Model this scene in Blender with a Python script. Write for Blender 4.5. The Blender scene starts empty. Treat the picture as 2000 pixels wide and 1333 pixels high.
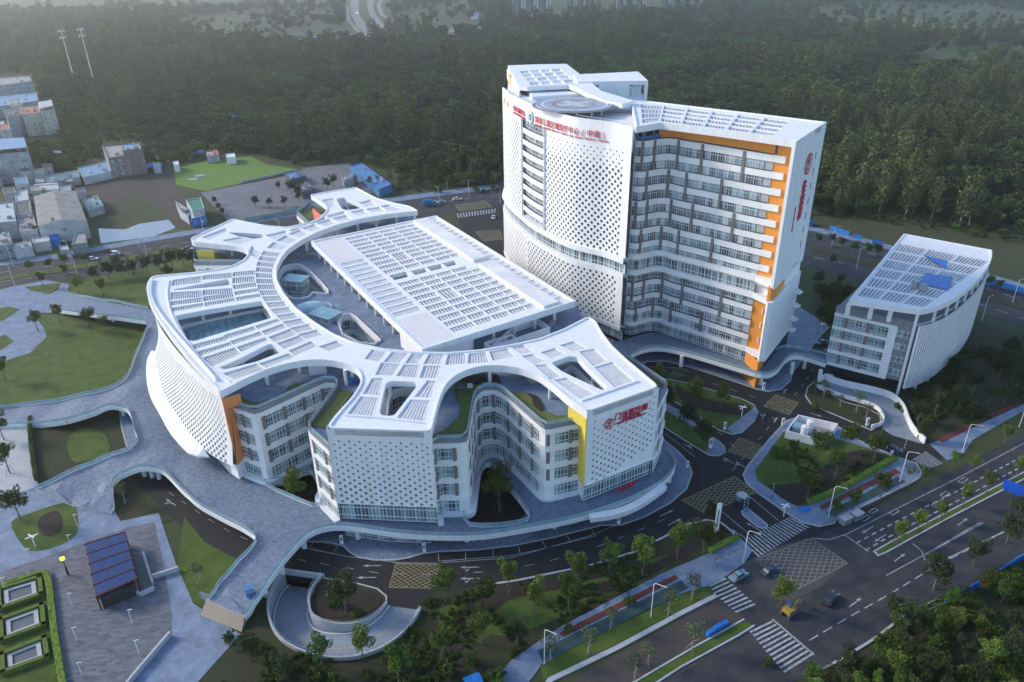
import bpy, math, random
import numpy as np
from mathutils import Vector, Matrix
from mathutils.geometry import delaunay_2d_cdt
random.seed(7)
scene = bpy.context.scene
COL = scene.collection
# ---------------------------------------------------------------- camera (a drone 120 m above the ground)
CH = 120.0
FPX = 1480.0
PITCH = math.atan(771.0 / FPX)
ROLL = math.radians(-0.94)
fwd = Vector((0, math.cos(PITCH), -math.sin(PITCH)))
rgt0 = Vector((1, 0, 0)); up0 = rgt0.cross(fwd)
RGT = rgt0 * math.cos(ROLL) + up0 * math.sin(ROLL)
UPV = -rgt0 * math.sin(ROLL) + up0 * math.cos(ROLL)
cam_d = bpy.data.cameras.new("camera"); cam = bpy.data.objects.new("camera", cam_d); COL.objects.link(cam)
cam.matrix_world = Matrix(((RGT.x, UPV.x, -fwd.x, 0), (RGT.y, UPV.y, -fwd.y, 0), (RGT.z, UPV.z, -fwd.z, CH), (0, 0, 0, 1)))
cam_d.sensor_width = 36.0; cam_d.lens = FPX / 2000 * 36.0
cam_d.clip_start = 1.0; cam_d.clip_end = 20000
scene.camera = cam
# ---------------------------------------------------------------- sky, sun, exposure
SUN_AZ = math.radians(-74); SUN_EL = math.radians(27)
world = bpy.data.worlds.new("World"); scene.world = world; world.use_nodes = True
wn = world.node_tree.nodes; wl = world.node_tree.links
sky = wn.new('ShaderNodeTexSky'); sky.sky_type = 'NISHITA'; sky.sun_disc = False
sky.sun_elevation = SUN_EL; sky.sun_rotation = SUN_AZ; sky.air_density = 1.0; sky.dust_density = 0.8; sky.ozone_density = 2.5
wl.new(sky.outputs[0], wn['Background'].inputs['Color']); wn['Background'].inputs['Strength'].default_value = 0.135
sun_d = bpy.data.lights.new("sun", 'SUN'); sun = bpy.data.objects.new("sun", sun_d); COL.objects.link(sun)
sun_d.energy = 1.5; sun_d.angle = math.radians(12); sun_d.color = (1.0, 0.87, 0.70)
sd = Vector((math.sin(SUN_AZ) * math.cos(SUN_EL), math.cos(SUN_AZ) * math.cos(SUN_EL), math.sin(SUN_EL)))
sun.rotation_euler = sd.to_track_quat('Z', 'Y').to_euler(); sun.location = (0, 0, 300)
scene.view_settings.view_transform = 'Standard'; scene.view_settings.look = 'None'
scene.view_settings.exposure = 1.1; scene.view_settings.gamma = 1.0; scene.view_settings.use_curve_mapping = False
scene.render.resolution_x = 1024; scene.render.resolution_y = 682
scene.cycles.max_bounces = 6; scene.cycles.transparent_max_bounces = 12
# ---------------------------------------------------------------- helpers
def at(px, py, z=0.0):
    """survey point: where the sight line through a picture point meets the level z"""
    d = fwd * FPX + RGT * (px - 1000) - UPV * (py - 666.5)
    t = (z - CH) / d.z
    return Vector((d.x * t, d.y * t, z))
def pts(l, z=0.0):
    return [at(p[0], p[1], p[2] if len(p) > 2 else z) for p in l]
def xy(l, z=0.0):
    return [Vector((q.x, q.y)) for q in pts(l, z)]
def crop(l, ox, oy, s):
    return [(ox + a / s, oy + b / s) for a, b in l]
def tag(o, label=None, cat=None, group=None, kind=None):
    if label: o['label'] = label
    if cat: o['category'] = cat
    if group: o['group'] = group
    if kind: o['kind'] = kind
    return o
def link(name, me, parent=None, loc=None, rz=None):
    o = bpy.data.objects.new(name, me); COL.objects.link(o)
    if parent: o.parent = parent
    if loc is not None: o.location = loc
    if rz is not None: o.rotation_euler = (0, 0, rz)
    return o
def empty(name, loc=(0, 0, 0), rz=0, **k):
    o = link(name, None, None, loc, rz); return tag(o, **k)
class MB:
    def __init__(s): s.v = []; s.f = []; s.m = []
    def face(s, p, m=0):
        n = len(s.v); s.v += [tuple(q) for q in p]; s.f.append(tuple(range(n, n + len(p)))); s.m.append(m)
    def box(s, c, d, rz=0, m=0):
        x, y, z = d[0] / 2, d[1] / 2, d[2] / 2; ca, sa = math.cos(rz), math.sin(rz); n = len(s.v)
        for k in ((-x, -y, -z), (x, -y, -z), (x, y, -z), (-x, y, -z), (-x, -y, z), (x, -y, z), (x, y, z), (-x, y, z)):
            s.v.append((c[0] + k[0] * ca - k[1] * sa, c[1] + k[0] * sa + k[1] * ca, c[2] + k[2]))
        for q in ((0, 3, 2, 1), (4, 5, 6, 7), (0, 1, 5, 4), (1, 2, 6, 5), (2, 3, 7, 6), (3, 0, 4, 7)):
            s.f.append(tuple(n + i for i in q)); s.m.append(m)
        return s
    def prism(s, poly, z0, z1, m=0, mt=None):
        n = len(s.v); k = len(poly)
        a = sum(poly[i][0] * poly[(i + 1) % k][1] - poly[(i + 1) % k][0] * poly[i][1] for i in range(k))
        if a < 0: poly = poly[::-1]
        s.v += [(p[0], p[1], z0) for p in poly] + [(p[0], p[1], z1) for p in poly]
        for i in range(k):
            j = (i + 1) % k; s.f.append((n + i, n + j, n + k + j, n + k + i)); s.m.append(m)
        s.f.append(tuple(range(n + k, n + 2 * k))); s.m.append(m if mt is None else mt)
        s.f.append(tuple(range(n + k - 1, n - 1, -1))); s.m.append(m)
        return s
    def tube(s, p, r, n=8, m=0, r2=None):
        """tube through points"""
        p = [Vector(q) for q in p]; base = len(s.v); rr = r
        for i, q in enumerate(p):
            t = (p[min(i + 1, len(p) - 1)] - p[max(i - 1, 0)]).normalized()
            a = t.orthogonal().normalized() if abs(t.z) < .99 else Vector((1, 0, 0)); b = t.cross(a)
            if r2 is not None: rr = r + (r2 - r) * i / (len(p) - 1)
            for k in range(n):
                g = 2 * math.pi * k / n; s.v.append(tuple(q + (a * math.cos(g) + b * math.sin(g)) * rr))
        for i in range(len(p) - 1):
            for k in range(n):
                k2 = (k + 1) % n; s.f.append((base + i * n + k, base + i * n + k2, base + (i + 1) * n + k2, base + (i + 1) * n + k)); s.m.append(m)
        s.f.append(tuple(base + k for k in range(n - 1, -1, -1))); s.m.append(m)
        e = base + (len(p) - 1) * n; s.f.append(tuple(e + k for k in range(n))); s.m.append(m)
        return s
    def cyl(s, c, r, h, n=12, m=0, r2=None):
        return s.tube([(c[0], c[1], c[2]), (c[0], c[1], c[2] + h)], r, n, m, r2)
    def slab(s, loops, zt, zb, m=0, ms=None, extra=()):
        """flat slab with holes; loops of xy points, zt / zb numbers or functions of (x, y)"""
        ft = zt if callable(zt) else (lambda x, y: zt); fb = zb if (callable(zb) or zb is None) else (lambda x, y: zb)
        tri, vs = fill(loops, extra); n = len(s.v)
        s.v += [(v[0], v[1], ft(v[0], v[1])) for v in vs]
        for t in tri: s.f.append((n + t[0], n + t[1], n + t[2])); s.m.append(m)
        if fb is None: return s
        n2 = len(s.v); s.v += [(v[0], v[1], fb(v[0], v[1])) for v in vs]
        for t in tri: s.f.append((n2 + t[2], n2 + t[1], n2 + t[0])); s.m.append(m if ms is None else ms)
        for L in loops:
            k = len(L)
            for i in range(k):
                a, b = L[i], L[(i + 1) % k]
                s.face([(a[0], a[1], fb(*a)), (b[0], b[1], fb(*b)), (b[0], b[1], ft(*b)), (a[0], a[1], ft(*a))], m if ms is None else ms)
        return s
    def mesh(s, name, mats):
        me = bpy.data.meshes.new(name); me.from_pydata(s.v, [], s.f)
        for m in (mats if isinstance(mats, (list, tuple)) else [mats]): me.materials.append(m)
        if any(s.m): me.polygons.foreach_set('material_index', s.m)
        me.update(); return me
    def build(s, name, mats, parent=None, **k):
        return tag(link(name, s.mesh(name, mats), parent), **k)
def inside(p, poly):
    c = False; n = len(poly); j = n - 1
    for i in range(n):
        a, b = poly[i], poly[j]
        if (a[1] > p[1]) != (b[1] > p[1]) and p[0] < (b[0] - a[0]) * (p[1] - a[1]) / (b[1] - a[1]) + a[0]: c = not c
        j = i
    return c
def fill(loops, extra=()):
    loops = [[(float(p[0]), float(p[1])) for p in L] for L in loops]
    V = []; Ed = []
    for L in loops:
        n = len(V); V += [Vector(p) for p in L]; Ed += [(n + i, n + (i + 1) % len(L)) for i in range(len(L))]
    V += [Vector((p[0], p[1])) for p in extra]
    vs, _, fs, *_r = delaunay_2d_cdt(V, Ed, [], 0, 1e-4)
    bb = [(min(p[0] for p in L), max(p[0] for p in L), min(p[1] for p in L), max(p[1] for p in L)) for L in loops]
    out = []
    for t in fs:
        c = ((vs[t[0]].x + vs[t[1]].x + vs[t[2]].x) / 3, (vs[t[0]].y + vs[t[1]].y + vs[t[2]].y) / 3)
        if not inside(c, loops[0]): continue
        hole = False
        for L, b in zip(loops[1:], bb[1:]):
            if b[0] <= c[0] <= b[1] and b[2] <= c[1] <= b[3] and inside(c, L): hole = True; break
        if hole: continue
        a, b_, d = vs[t[0]], vs[t[1]], vs[t[2]]
        if (b_.x - a.x) * (d.y - a.y) - (b_.y - a.y) * (d.x - a.x) < 0: t = (t[0], t[2], t[1])
        out.append(tuple(t))
    return out, vs
def smooth(l, n=3, closed=False):
    """Catmull-Rom through points (any dimension)"""
    l = [Vector(p) for p in l]; k = len(l); out = []
    rng = range(k if closed else k - 1)
    for i in rng:
        p0 = l[(i - 1) % k] if closed or i > 0 else l[0]; p1 = l[i]; p2 = l[(i + 1) % k]; p3 = l[(i + 2) % k] if closed or i + 2 < k else l[-1]
        for j in range(n):
            t = j / n
            out.append(0.5 * ((2 * p1) + (p2 - p0) * t + (2 * p0 - 5 * p1 + 4 * p2 - p3) * t * t + (3 * p1 - p0 - 3 * p2 + p3) * t ** 3))
    if not closed: out.append(l[-1])
    return out
def rnd(l, r=2.0, n=4, closed=True):
    """round the corners of a path"""
    l = [Vector(p) for p in l]; k = len(l); out = []
    for i in range(k):
        if not closed and i in (0, k - 1): out.append(l[i]); continue
        p, a, b = l[i], l[(i - 1) % k], l[(i + 1) % k]
        da, db = (a - p).length, (b - p).length
        d = min(r, da * .45, db * .45); s = p + (a - p).normalized() * d; e = p + (b - p).normalized() * d
        for j in range(n + 1):
            t = j / n; out.append(s * (1 - t) ** 2 + p * 2 * t * (1 - t) + e * t * t)
    return out
def offset(path, d, closed=False):
    """offset an xy path to its right by d"""
    path = [Vector((p[0], p[1])) for p in path]; k = len(path); out = []
    for i in range(k):
        a = path[(i - 1) % k] if closed or i > 0 else path[i]; b = path[(i + 1) % k] if closed or i < k - 1 else path[i]
        t1 = (path[i] - a); t2 = (b - path[i])
        if t1.length < 1e-6: t1 = t2
        if t2.length < 1e-6: t2 = t1
        n1 = Vector((t1.y, -t1.x)).normalized(); n2 = Vector((t2.y, -t2.x)).normalized()
        n = n1 + n2
        n = n1 if n.length < 1e-3 else n.normalized()
        out.append(path[i] + n * (d / max(.5, n.dot(n1))))
    return out
def resample(path, step):
    path = [Vector(p) for p in path]; L = [0]
    for i in range(1, len(path)): L.append(L[-1] + (path[i] - path[i - 1]).length)
    n = max(1, round(L[-1] / step)); out = []; j = 0
    for i in range(n + 1):
        s = L[-1] * i / n
        while j < len(L) - 2 and L[j + 1] < s: j += 1
        d = L[j + 1] - L[j]; out.append(path[j].lerp(path[j + 1], (s - L[j]) / d if d > 0 else 0))
    return out
def wall(mb, path, z0, z1, th, m=0, closed=False):
    """a wall following an xy path, thickness th to its right; z0,z1 numbers or functions"""
    q = offset(path, th, closed); p = [Vector((a[0], a[1])) for a in path]; k = len(p)
    f0 = z0 if callable(z0) else (lambda x, y: z0); f1 = z1 if callable(z1) else (lambda x, y: z1)
    def V(a, f): return (a.x, a.y, f(a.x, a.y))
    for i in range(k if closed else k - 1):
        j = (i + 1) % k
        mb.face([V(q[i], f0), V(q[j], f0), V(q[j], f1), V(q[i], f1)], m)
        mb.face([V(p[j], f0), V(p[i], f0), V(p[i], f1), V(p[j], f1)], m)
        mb.face([V(p[i], f1), V(q[i], f1), V(q[j], f1), V(p[j], f1)], m)
        mb.face([V(p[i], f0), V(p[j], f0), V(q[j], f0), V(q[i], f0)], m)
    if not closed:
        mb.face([V(p[0], f0), V(q[0], f0), V(q[0], f1), V(p[0], f1)], m); mb.face([V(q[-1], f0), V(p[-1], f0), V(p[-1], f1), V(q[-1], f1)], m)
    return mb
ORD = ['first', 'second', 'third', 'fourth', 'fifth', 'sixth', 'seventh', 'eighth', 'ninth', 'tenth', 'eleventh', 'twelfth', 'thirteenth', 'fourteenth', 'fifteenth', 'sixteenth', 'seventeenth', 'eighteenth', 'nineteenth', 'twentieth']
ORD += [t + u for t in ('twenty-', 'thirty-', 'forty-') for u in ORD[:9]]
def nth(i): return ORD[min(i, len(ORD) - 1)]
# ---------------------------------------------------------------- materials
MAT = {}
def mat(name, col, rough=.6, var=.12, scale=.3, col2=None, bump=0, bscale=None, metal=0, spec=.5, rand=0, stretch=None, detail=4, emit=None, alpha=None, grid=None):
    if name in MAT: return MAT[name]
    m = bpy.data.materials.new(name); m.use_nodes = True; nt = m.node_tree; N = nt.nodes; Lk = nt.links; b = N['Principled BSDF']
    b.inputs['Roughness'].default_value = rough; b.inputs['Metallic'].default_value = metal; b.inputs['Specular IOR Level'].default_value = spec
    g = N.new('ShaderNodeNewGeometry'); src = g.outputs['Position']
    if stretch:
        mp = N.new('ShaderNodeMapping'); Lk.new(src, mp.inputs[0]); mp.inputs['Scale'].default_value = stretch[:3]
        if len(stretch) > 3: mp.inputs['Rotation'].default_value = (0, 0, stretch[3])
        src = mp.outputs[0]
    nz = N.new('ShaderNodeTexNoise'); nz.inputs['Scale'].default_value = scale; nz.inputs['Detail'].default_value = detail; nz.inputs['Roughness'].default_value = .6
    Lk.new(src, nz.inputs['Vector'])
    mr = N.new('ShaderNodeMapRange'); mr.inputs[1].default_value = .32; mr.inputs[2].default_value = .68; Lk.new(nz.outputs[0], mr.inputs[0])
    mx = N.new('ShaderNodeMix'); mx.data_type = 'RGBA'
    c1 = tuple(col) + (1,); c2 = (tuple(col2) + (1,)) if col2 else tuple(c * (1 - var) for c in col) + (1,)
    if not col2: c1 = tuple(min(1, c * (1 + var * .5)) for c in col) + (1,)
    mx.inputs[6].default_value = c1; mx.inputs[7].default_value = c2; Lk.new(mr.outputs[0], mx.inputs[0]); out = mx.outputs[2]
    if grid:   # joints: (tile width, tile height, joint, darkness)
        br = N.new('ShaderNodeTexBrick'); br.inputs['Scale'].default_value = 1.0; br.inputs['Brick Width'].default_value = grid[0]; br.inputs['Row Height'].default_value = grid[1]
        br.inputs['Mortar Size'].default_value = grid[2]; br.inputs['Mortar Smooth'].default_value = .2; br.offset = grid[4] if len(grid) > 4 else .5
        k = grid[3]; br.inputs['Color1'].default_value = (1, 1, 1, 1); br.inputs['Color2'].default_value = ((grid[5],) * 3 + (1,)) if len(grid) > 5 else (.93, .93, .93, 1); br.inputs['Mortar'].default_value = (k, k, k, 1)
        mp2 = N.new('ShaderNodeMapping'); mp2.inputs['Rotation'].default_value = (0, 0, grid[6] if len(grid) > 6 else .5); Lk.new(g.outputs['Position'], mp2.inputs[0]); Lk.new(mp2.outputs[0], br.inputs['Vector'])
        mm = N.new('ShaderNodeMix'); mm.data_type = 'RGBA'; mm.blend_type = 'MULTIPLY'; mm.inputs[0].default_value = 1; Lk.new(out, mm.inputs[6]); Lk.new(br.outputs[0], mm.inputs[7]); out = mm.outputs[2]
    if rand:
        oi = N.new('ShaderNodeObjectInfo'); hs = N.new('ShaderNodeHueSaturation')
        r1 = N.new('ShaderNodeMapRange'); r1.inputs[3].default_value = 1 - rand; r1.inputs[4].default_value = 1 + rand; Lk.new(oi.outputs['Random'], r1.inputs[0]); Lk.new(r1.outputs[0], hs.inputs['Value'])
        r2 = N.new('ShaderNodeMapRange'); r2.inputs[3].default_value = .5 - rand * .09; r2.inputs[4].default_value = .5 + rand * .05; Lk.new(oi.outputs['Random'], r2.inputs[0]); Lk.new(r2.outputs[0], hs.inputs['Hue'])
        Lk.new(out, hs.inputs['Color']); out = hs.outputs[0]
    Lk.new(out, b.inputs['Base Color'])
    if bump:
        bn = N.new('ShaderNodeBump'); bn.inputs['Strength'].default_value = bump; bn.inputs['Distance'].default_value = .3
        n2 = N.new('ShaderNodeTexNoise'); n2.inputs['Scale'].default_value = bscale or scale * 6; n2.inputs['Detail'].default_value = 3; Lk.new(src, n2.inputs['Vector'])
        Lk.new(n2.outputs[0], bn.inputs['Height']); Lk.new(bn.outputs[0], b.inputs['Normal'])
    if emit: b.inputs['Emission Color'].default_value = tuple(emit[:3]) + (1,); b.inputs['Emission Strength'].default_value = emit[3]
    if alpha is not None: b.inputs['Alpha'].default_value = alpha
    MAT[name] = m; return m
def glassy(name, cols, cell=1.3, rough=.12, spec=.9):
    """window glass: dark rooms, blinds and reflections painted in as a random base colour per pane"""
    m = bpy.data.materials.new(name); m.use_nodes = True; nt = m.node_tree; N = nt.nodes; Lk = nt.links; b = N['Principled BSDF']
    g = N.new('ShaderNodeNewGeometry'); sn = N.new('ShaderNodeVectorMath'); sn.operation = 'SNAP'; sn.inputs[1].default_value = (cell, cell, 4.6)
    Lk.new(g.outputs['Position'], sn.inputs[0]); w = N.new('ShaderNodeTexWhiteNoise'); Lk.new(sn.outputs[0], w.inputs['Vector'])
    r = N.new('ShaderNodeValToRGB'); r.color_ramp.interpolation = 'CONSTANT'; e = r.color_ramp.elements
    e[0].color = cols[0][1] + (1,); e[0].position = 0; e[1].color = cols[1][1] + (1,); e[1].position = cols[1][0]
    for p, c in cols[2:]: q = e.new(p); q.color = c + (1,)
    Lk.new(w.outputs['Value'], r.inputs[0]); Lk.new(r.outputs[0], b.inputs['Base Color'])
    b.inputs['Roughness'].default_value = rough; b.inputs['Specular IOR Level'].default_value = spec
    return m
W_ = mat('white_cladding', (.81, .82, .83), .62, .07, .5, detail=9, spec=.3, stretch=(1, 1, .14))
WR = mat('white_roof_paint', (.78, .78, .78), .7, .16, .12, bump=.05, bscale=2)
WF = mat('white_roof_sheet', (.66, .67, .70), .6, .12, .5)
FR = mat('white_window_frame', (.75, .77, .78), .4, .04)
TA = mat('taupe_pier_cladding', (.20, .17, .165), .7, .1)
GY = mat('grey_stone_parapet', (.24, .25, .28), .7, .12, grid=(1.2, .5, .02, .75))
GYD = mat('dark_grey_metal', (.09, .10, .115), .5, .1)
OR = mat('orange_render', (.78, .30, .05), .7, .05, .3)
OR2 = mat('burnt_orange_render', (.80, .27, .09), .7, .05, .3)
YE = mat('yellow_render', (.80, .62, .09), .7, .05)
CO = mat('coral_render', (.78, .20, .17), .7, .05)
GL = glassy('window_glass', [(0, (.05, .075, .10)), (.25, (.11, .16, .20)), (.5, (.20, .29, .35)), (.74, (.34, .45, .52)), (.92, (.60, .62, .60))])
GLT = glassy('teal_curtain_glass', [(0, (.05, .10, .12)), (.25, (.10, .17, .20)), (.55, (.18, .30, .33)), (.8, (.30, .42, .44))], 1.5)
GLR = mat('skylight_glass', (.20, .36, .42), .12, .25, .4, spec=.9)
GB = mat('balustrade_glass', (.42, .62, .68), .08, .15, .5, spec=.8, alpha=.55)
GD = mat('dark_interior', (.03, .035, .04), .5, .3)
PV = mat('granite_paving', (.18, .235, .33), .75, .35, 1.3, bump=.1, bscale=3, grid=(1.2, .6, .03, .72, .5, .80, .35), detail=6)
PV2 = mat('pale_granite_paving', (.20, .265, .375), .75, .3, .3, grid=(.9, .9, .03, .8, .5, .86, .9))
PZ = mat('patterned_plaza_paving', (.15, .165, .20), .75, .12, .4, grid=(1.5, .55, .05, .95, .5, .46, -.08))
CC = mat('pale_concrete', (.42, .44, .46), .8, .12, .5)
KB = mat('kerb_stone', (.40, .42, .44), .8, .1, 2)
AS = mat('new_asphalt', (.015, .015, .018), .85, .25, .6, bump=.05)
AO = mat('worn_asphalt', (.016, .021, .030), .88, .35, .2, col2=(.056, .055, .060), bump=.05, detail=8)
DU = mat('dusty_unfinished_lane', (.07, .058, .052), .95, .2, .08, col2=(.045, .042, .04), detail=8, bump=.2)
LN = mat('road_marking_white', (.40, .42, .45), .7, .55, 1.5, detail=8)
LY = mat('road_marking_yellow', (.34, .29, .14), .7, .4, 1.5, detail=8)
GR = mat('lawn', (.034, .066, .006), .95, 0, .22, col2=(.086, .13, .016), bump=.25, bscale=3, detail=8)
GRD = mat('sparse_lawn', (.026, .042, .009), .95, 0, .2, col2=(.034, .026, .016), bump=.25, bscale=3, detail=8)
GRB = mat('bright_sports_lawn', (.11, .22, .012), .95, 0, .05, col2=(.13, .20, .04), bump=.1)
SO = mat('dark_mulch', (.030, .022, .017), .95, .3, .5, bump=.4)
RD = mat('red_running_track', (.14, .035, .03), .9, .2, .5)
CY = mat('teal_cycle_lane', (.03, .075, .075), .85, .25, .4)
BT = mat('blue_tarpaulin', (.018, .18, .56), .4, .2, .8, bump=.3)
BS = mat('blue_steel_sheet', (.06, .20, .42), .45, .15, .4, stretch=(1, 1, 1))
RED = mat('red_sign_letters', (.55, .02, .06), .4, .05)
HG = mat('clipped_hedge', (.10, .15, .02), .9, .35, 2.2, bump=.6, bscale=5)
ME = mat('galvanised_metal', (.42, .43, .45), .4, .1, metal=.5)
BK = mat('bark', (.16, .13, .10), .9, .3, 2)
BKP = mat('pale_bark', (.34, .30, .25), .9, .3, 2)
# ================================================================ GROUND AND ROADS
SN = [0]
def sheet(name, px, m, z, z0=None, kind='structure', par=None, sm=0, holes=(), side=None):
    p = xy(px)
    if sm: p = [q for q in smooth(p, sm, True)]
    SN[0] += 1; z += .0037 * (SN[0] % 6)
    mb = MB().slab([p] + [xy(h) for h in holes], z, z0, 0, 1 if side else None)
    return mb.build(name, [m, side] if side else m, par, kind=kind)
gm = mat('ground_cover', (.030, .050, .012), .95, 0, .03, col2=(.050, .062, .020), bump=.5, bscale=.5, detail=10)
R_OUT = [(556, 1118), (545, 1128), (534, 1150), (526, 1180), (529, 1215), (545, 1245), (570, 1265), (610, 1281), (660, 1289), (705, 1284), (752, 1266), (790, 1236), (812, 1208), (820, 1192)]
R_IN = [(628, 1128), (613, 1146), (603, 1170), (604, 1194), (615, 1211), (640, 1222), (680, 1226), (716, 1216), (742, 1200), (757, 1183)]
ro_, ri_ = smooth(xy(R_OUT), 3), smooth(xy(R_IN), 3); channel = ro_ + ri_[::-1]
MB().slab([[Vector(q) for q in ((-4500, -300), (4500, -300), (4500, 6000), (-4500, 6000))], channel], 0, None).build('ground', gm, kind='structure')
def kerbed(name, px, m, h=.13, sm=0, lab=None, kerb=.35):
    """a raised surface with its pale kerb round it"""
    p = xy(px)
    if sm: p = smooth(p, sm, True)
    a = sum(p[i].x * p[(i + 1) % len(p)].y - p[(i + 1) % len(p)].x * p[i].y for i in range(len(p)))
    if a > 0: p = p[::-1]
    inn = offset(p, kerb, True)   # clockwise: right = inwards
    r = MB().slab([p, inn], h + .03, -.02).build(name + '_kerb', KB, kind='structure')
    o = MB().slab([inn], h, -.02).build(name, m, kind='structure')
    return p
# --- asphalt of the hospital grounds
sheet('hospital_road', [(195, 792), (262, 800), (285, 880), (340, 925), (420, 985), (500, 1030), (600, 1040), (760, 1060), (900, 1065), (1000, 1050), (1150, 1010), (1250, 950), (1290, 900), (1280, 830), (1240, 720), (1200, 670), (1240, 640), (1400, 720), (1520, 720), (1600, 640), (1680, 740), (1790, 850), (1850, 885), (1815, 925), (1790, 945), (1640, 1028), (1560, 1064), (1470, 1120), (1400, 1130), (1345, 1100), (1240, 1120), (1100, 1140), (1010, 1150), (850, 1165), (821, 1191), (758, 1183), (756, 1165), (738, 1150), (700, 1137), (640, 1125), (555, 1112), (470, 1095), (400, 1060), (340, 1015), (280, 960), (235, 905), (205, 850)], AS, .03)
# --- main road, lower right
ML = [(1000, 1500), (1300, 1235), (1400, 1150), (1466, 1092), (1560, 1064), (1640, 1028), (1800, 950), (1900, 900), (2060, 815), (2300, 690), (2500, 800), (2300, 960), (2060, 1070), (1960, 1105), (1870, 1150), (1760, 1205), (1700, 1250), (1590, 1312), (1500, 1360), (1380, 1500)]
sheet('main_road', ML, AO, .05)
sheet('unfinished_lane', [(1040, 1410), (1130, 1320), (1250, 1255), (1330, 1213), (1395, 1180), (1440, 1195), (1475, 1228), (1420, 1262), (1300, 1335), (1230, 1400)], DU, .08)
sheet('dusty_junction', [(1455, 1100), (1500, 1075), (1575, 1052), (1655, 1100), (1600, 1150), (1540, 1175), (1500, 1170), (1440, 1120)], mat('dusty_asphalt', (.085, .078, .076), .95, .35, .15, col2=(.05, .05, .055), detail=8), .07)
# --- back road, left to right behind the hospital
BR_T = [(-200, 552), (0, 520), (120, 505), (250, 480), (380, 458), (560, 425), (700, 405), (820, 388), (900, 378), (985, 366), (1100, 375), (1300, 398), (1440, 425), (1585, 452), (1700, 478), (1900, 535), (2000, 565), (2300, 650)]
BR_B = [(2300, 740), (2000, 640), (1900, 605), (1750, 568), (1640, 540), (1560, 515), (1440, 478), (1300, 440), (1100, 415), (985, 405), (880, 418), (700, 442), (560, 462), (380, 500), (250, 530), (120, 548), (0, 562), (-200, 600)]
sheet('back_road', BR_T + BR_B, AO, .05)
sheet('back_pavement', [(x, y - 9) for x, y in BR_T] + BR_T[::-1], PV2, .13, -.02)
sheet('side_road', [(888, 412), (975, 400), (1010, 460), (1040, 560), (1060, 660), (960, 640), (925, 520)], AS, .07)
# median of the back road
sheet('back_road_median', [(1585, 492), (1700, 522), (1900, 578), (2000, 608), (2010, 600), (1900, 568), (1700, 512), (1585, 484)], GRD, .2, 0)
sheet('left_road_median', [(0, 541), (100, 526), (250, 502), (370, 480), (370, 486), (250, 510), (100, 535), (0, 549)], GR, .2, 0)
# --- far roads
FRR = mat('far_road_grey', (.24, .24, .25), .9, .15)
sheet('far_main_road', [(515, 78), (600, 72), (700, 67), (860, 58), (960, 52), (960, 58), (860, 65), (700, 74), (600, 81), (515, 86)], FRR, .1)
sheet('far_road', [(690, -12), (706, -12), (700, 10), (702, 30), (715, 50), (735, 66), (716, 68), (697, 52), (686, 30), (684, 10)], FRR, .1)
sheet('far_road_branch', [(722, -12), (738, -12), (728, 10), (733, 28), (750, 48), (780, 65), (762, 67), (735, 48), (722, 30), (716, 10)], FRR, .1)
sheet('far_dirt_track', [(748, -12), (756, -12), (743, 10), (750, 30), (765, 36), (757, 38), (742, 30), (735, 12)], mat('pale_dirt', (.26, .25, .22), .95, .2), .12)
sheet('far_dirt_track', [(676, 12), (682, 13), (684, 40), (705, 62), (695, 62), (677, 40)], MAT['pale_dirt'], .12)
# --- fields
FG = mat('meadow_green', (.030, .052, .012), .95, 0, .02, col2=(.052, .07, .02), detail=8, bump=.4, bscale=.4)
FY = mat('dry_meadow', (.09, .10, .035), .95, 0, .015, col2=(.07, .09, .035), detail=8, bump=.4, bscale=.4)
FLD = [[(335, 40), (470, 25), (640, 20), (680, 45), (690, 62), (500, 76), (380, 75)], [(790, 22), (900, 10), (940, 30), (950, 45), (860, 55), (800, 55), (765, 42)],
       [(1560, 22), (1700, 8), (1880, 12), (2080, 30), (2080, 70), (1960, 75), (1830, 68), (1690, 62), (1600, 45)], [(1780, 95), (1850, 84), (2000, 90), (2080, 110), (1990, 130), (1900, 138), (1790, 125)], [(1690, 30), (1850, 45), (1850, 66), (1720, 64)]]
for i, f in enumerate(FLD): sheet('meadow', f, [FG, FG, FG, FG, FY][i], .06 + .02 * i, sm=3)
sheet('meadow', [(240, 460), (310, 440), (380, 452), (560, 415), (585, 400), (600, 410), (560, 425), (380, 458), (250, 480), (120, 503), (0, 520), (-50, 528), (-50, 512), (0, 506), (110, 490), (195, 475)], GR, .06)
sheet('meadow', [(1590, 420), (1700, 425), (1850, 438), (2000, 468), (2100, 490), (2100, 590), (2000, 556), (1900, 526), (1700, 470), (1590, 445)], mat('tilled_field', (.036, .056, .014), .95, 0, .10, col2=(.050, .044, .020), stretch=(.25, 1.6, 1, -.5), detail=6, bump=.5, bscale=1), .08)
sheet('sports_lawn', [(338, 330), (420, 312), (490, 306), (520, 322), (575, 330), (560, 340), (400, 374), (345, 362)], GRB, .1)
sheet('car_park', [(392, 377), (560, 345), (600, 328), (680, 320), (740, 350), (745, 372), (700, 385), (590, 404), (480, 432), (445, 432)], mat('car_park_concrete', (.17, .175, .19), .9, .2, .06, grid=(9, 9, .1, .8, .5, .95, .6)), .12)
sheet('dirt_yard', [(150, 345), (290, 330), (335, 330), (350, 375), (380, 400), (375, 445), (340, 450), (330, 420), (270, 385), (200, 405), (165, 385)], mat('dirt', (.065, .056, .045), .95, .25, .05), .09)
POND = mat('pond_water', (.20, .22, .26), .08, .1, spec=.8)
sheet('pond', [(192, 447), (245, 449), (272, 438), (330, 430), (343, 446), (300, 463), (215, 474), (197, 476)], POND, .14)
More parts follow.
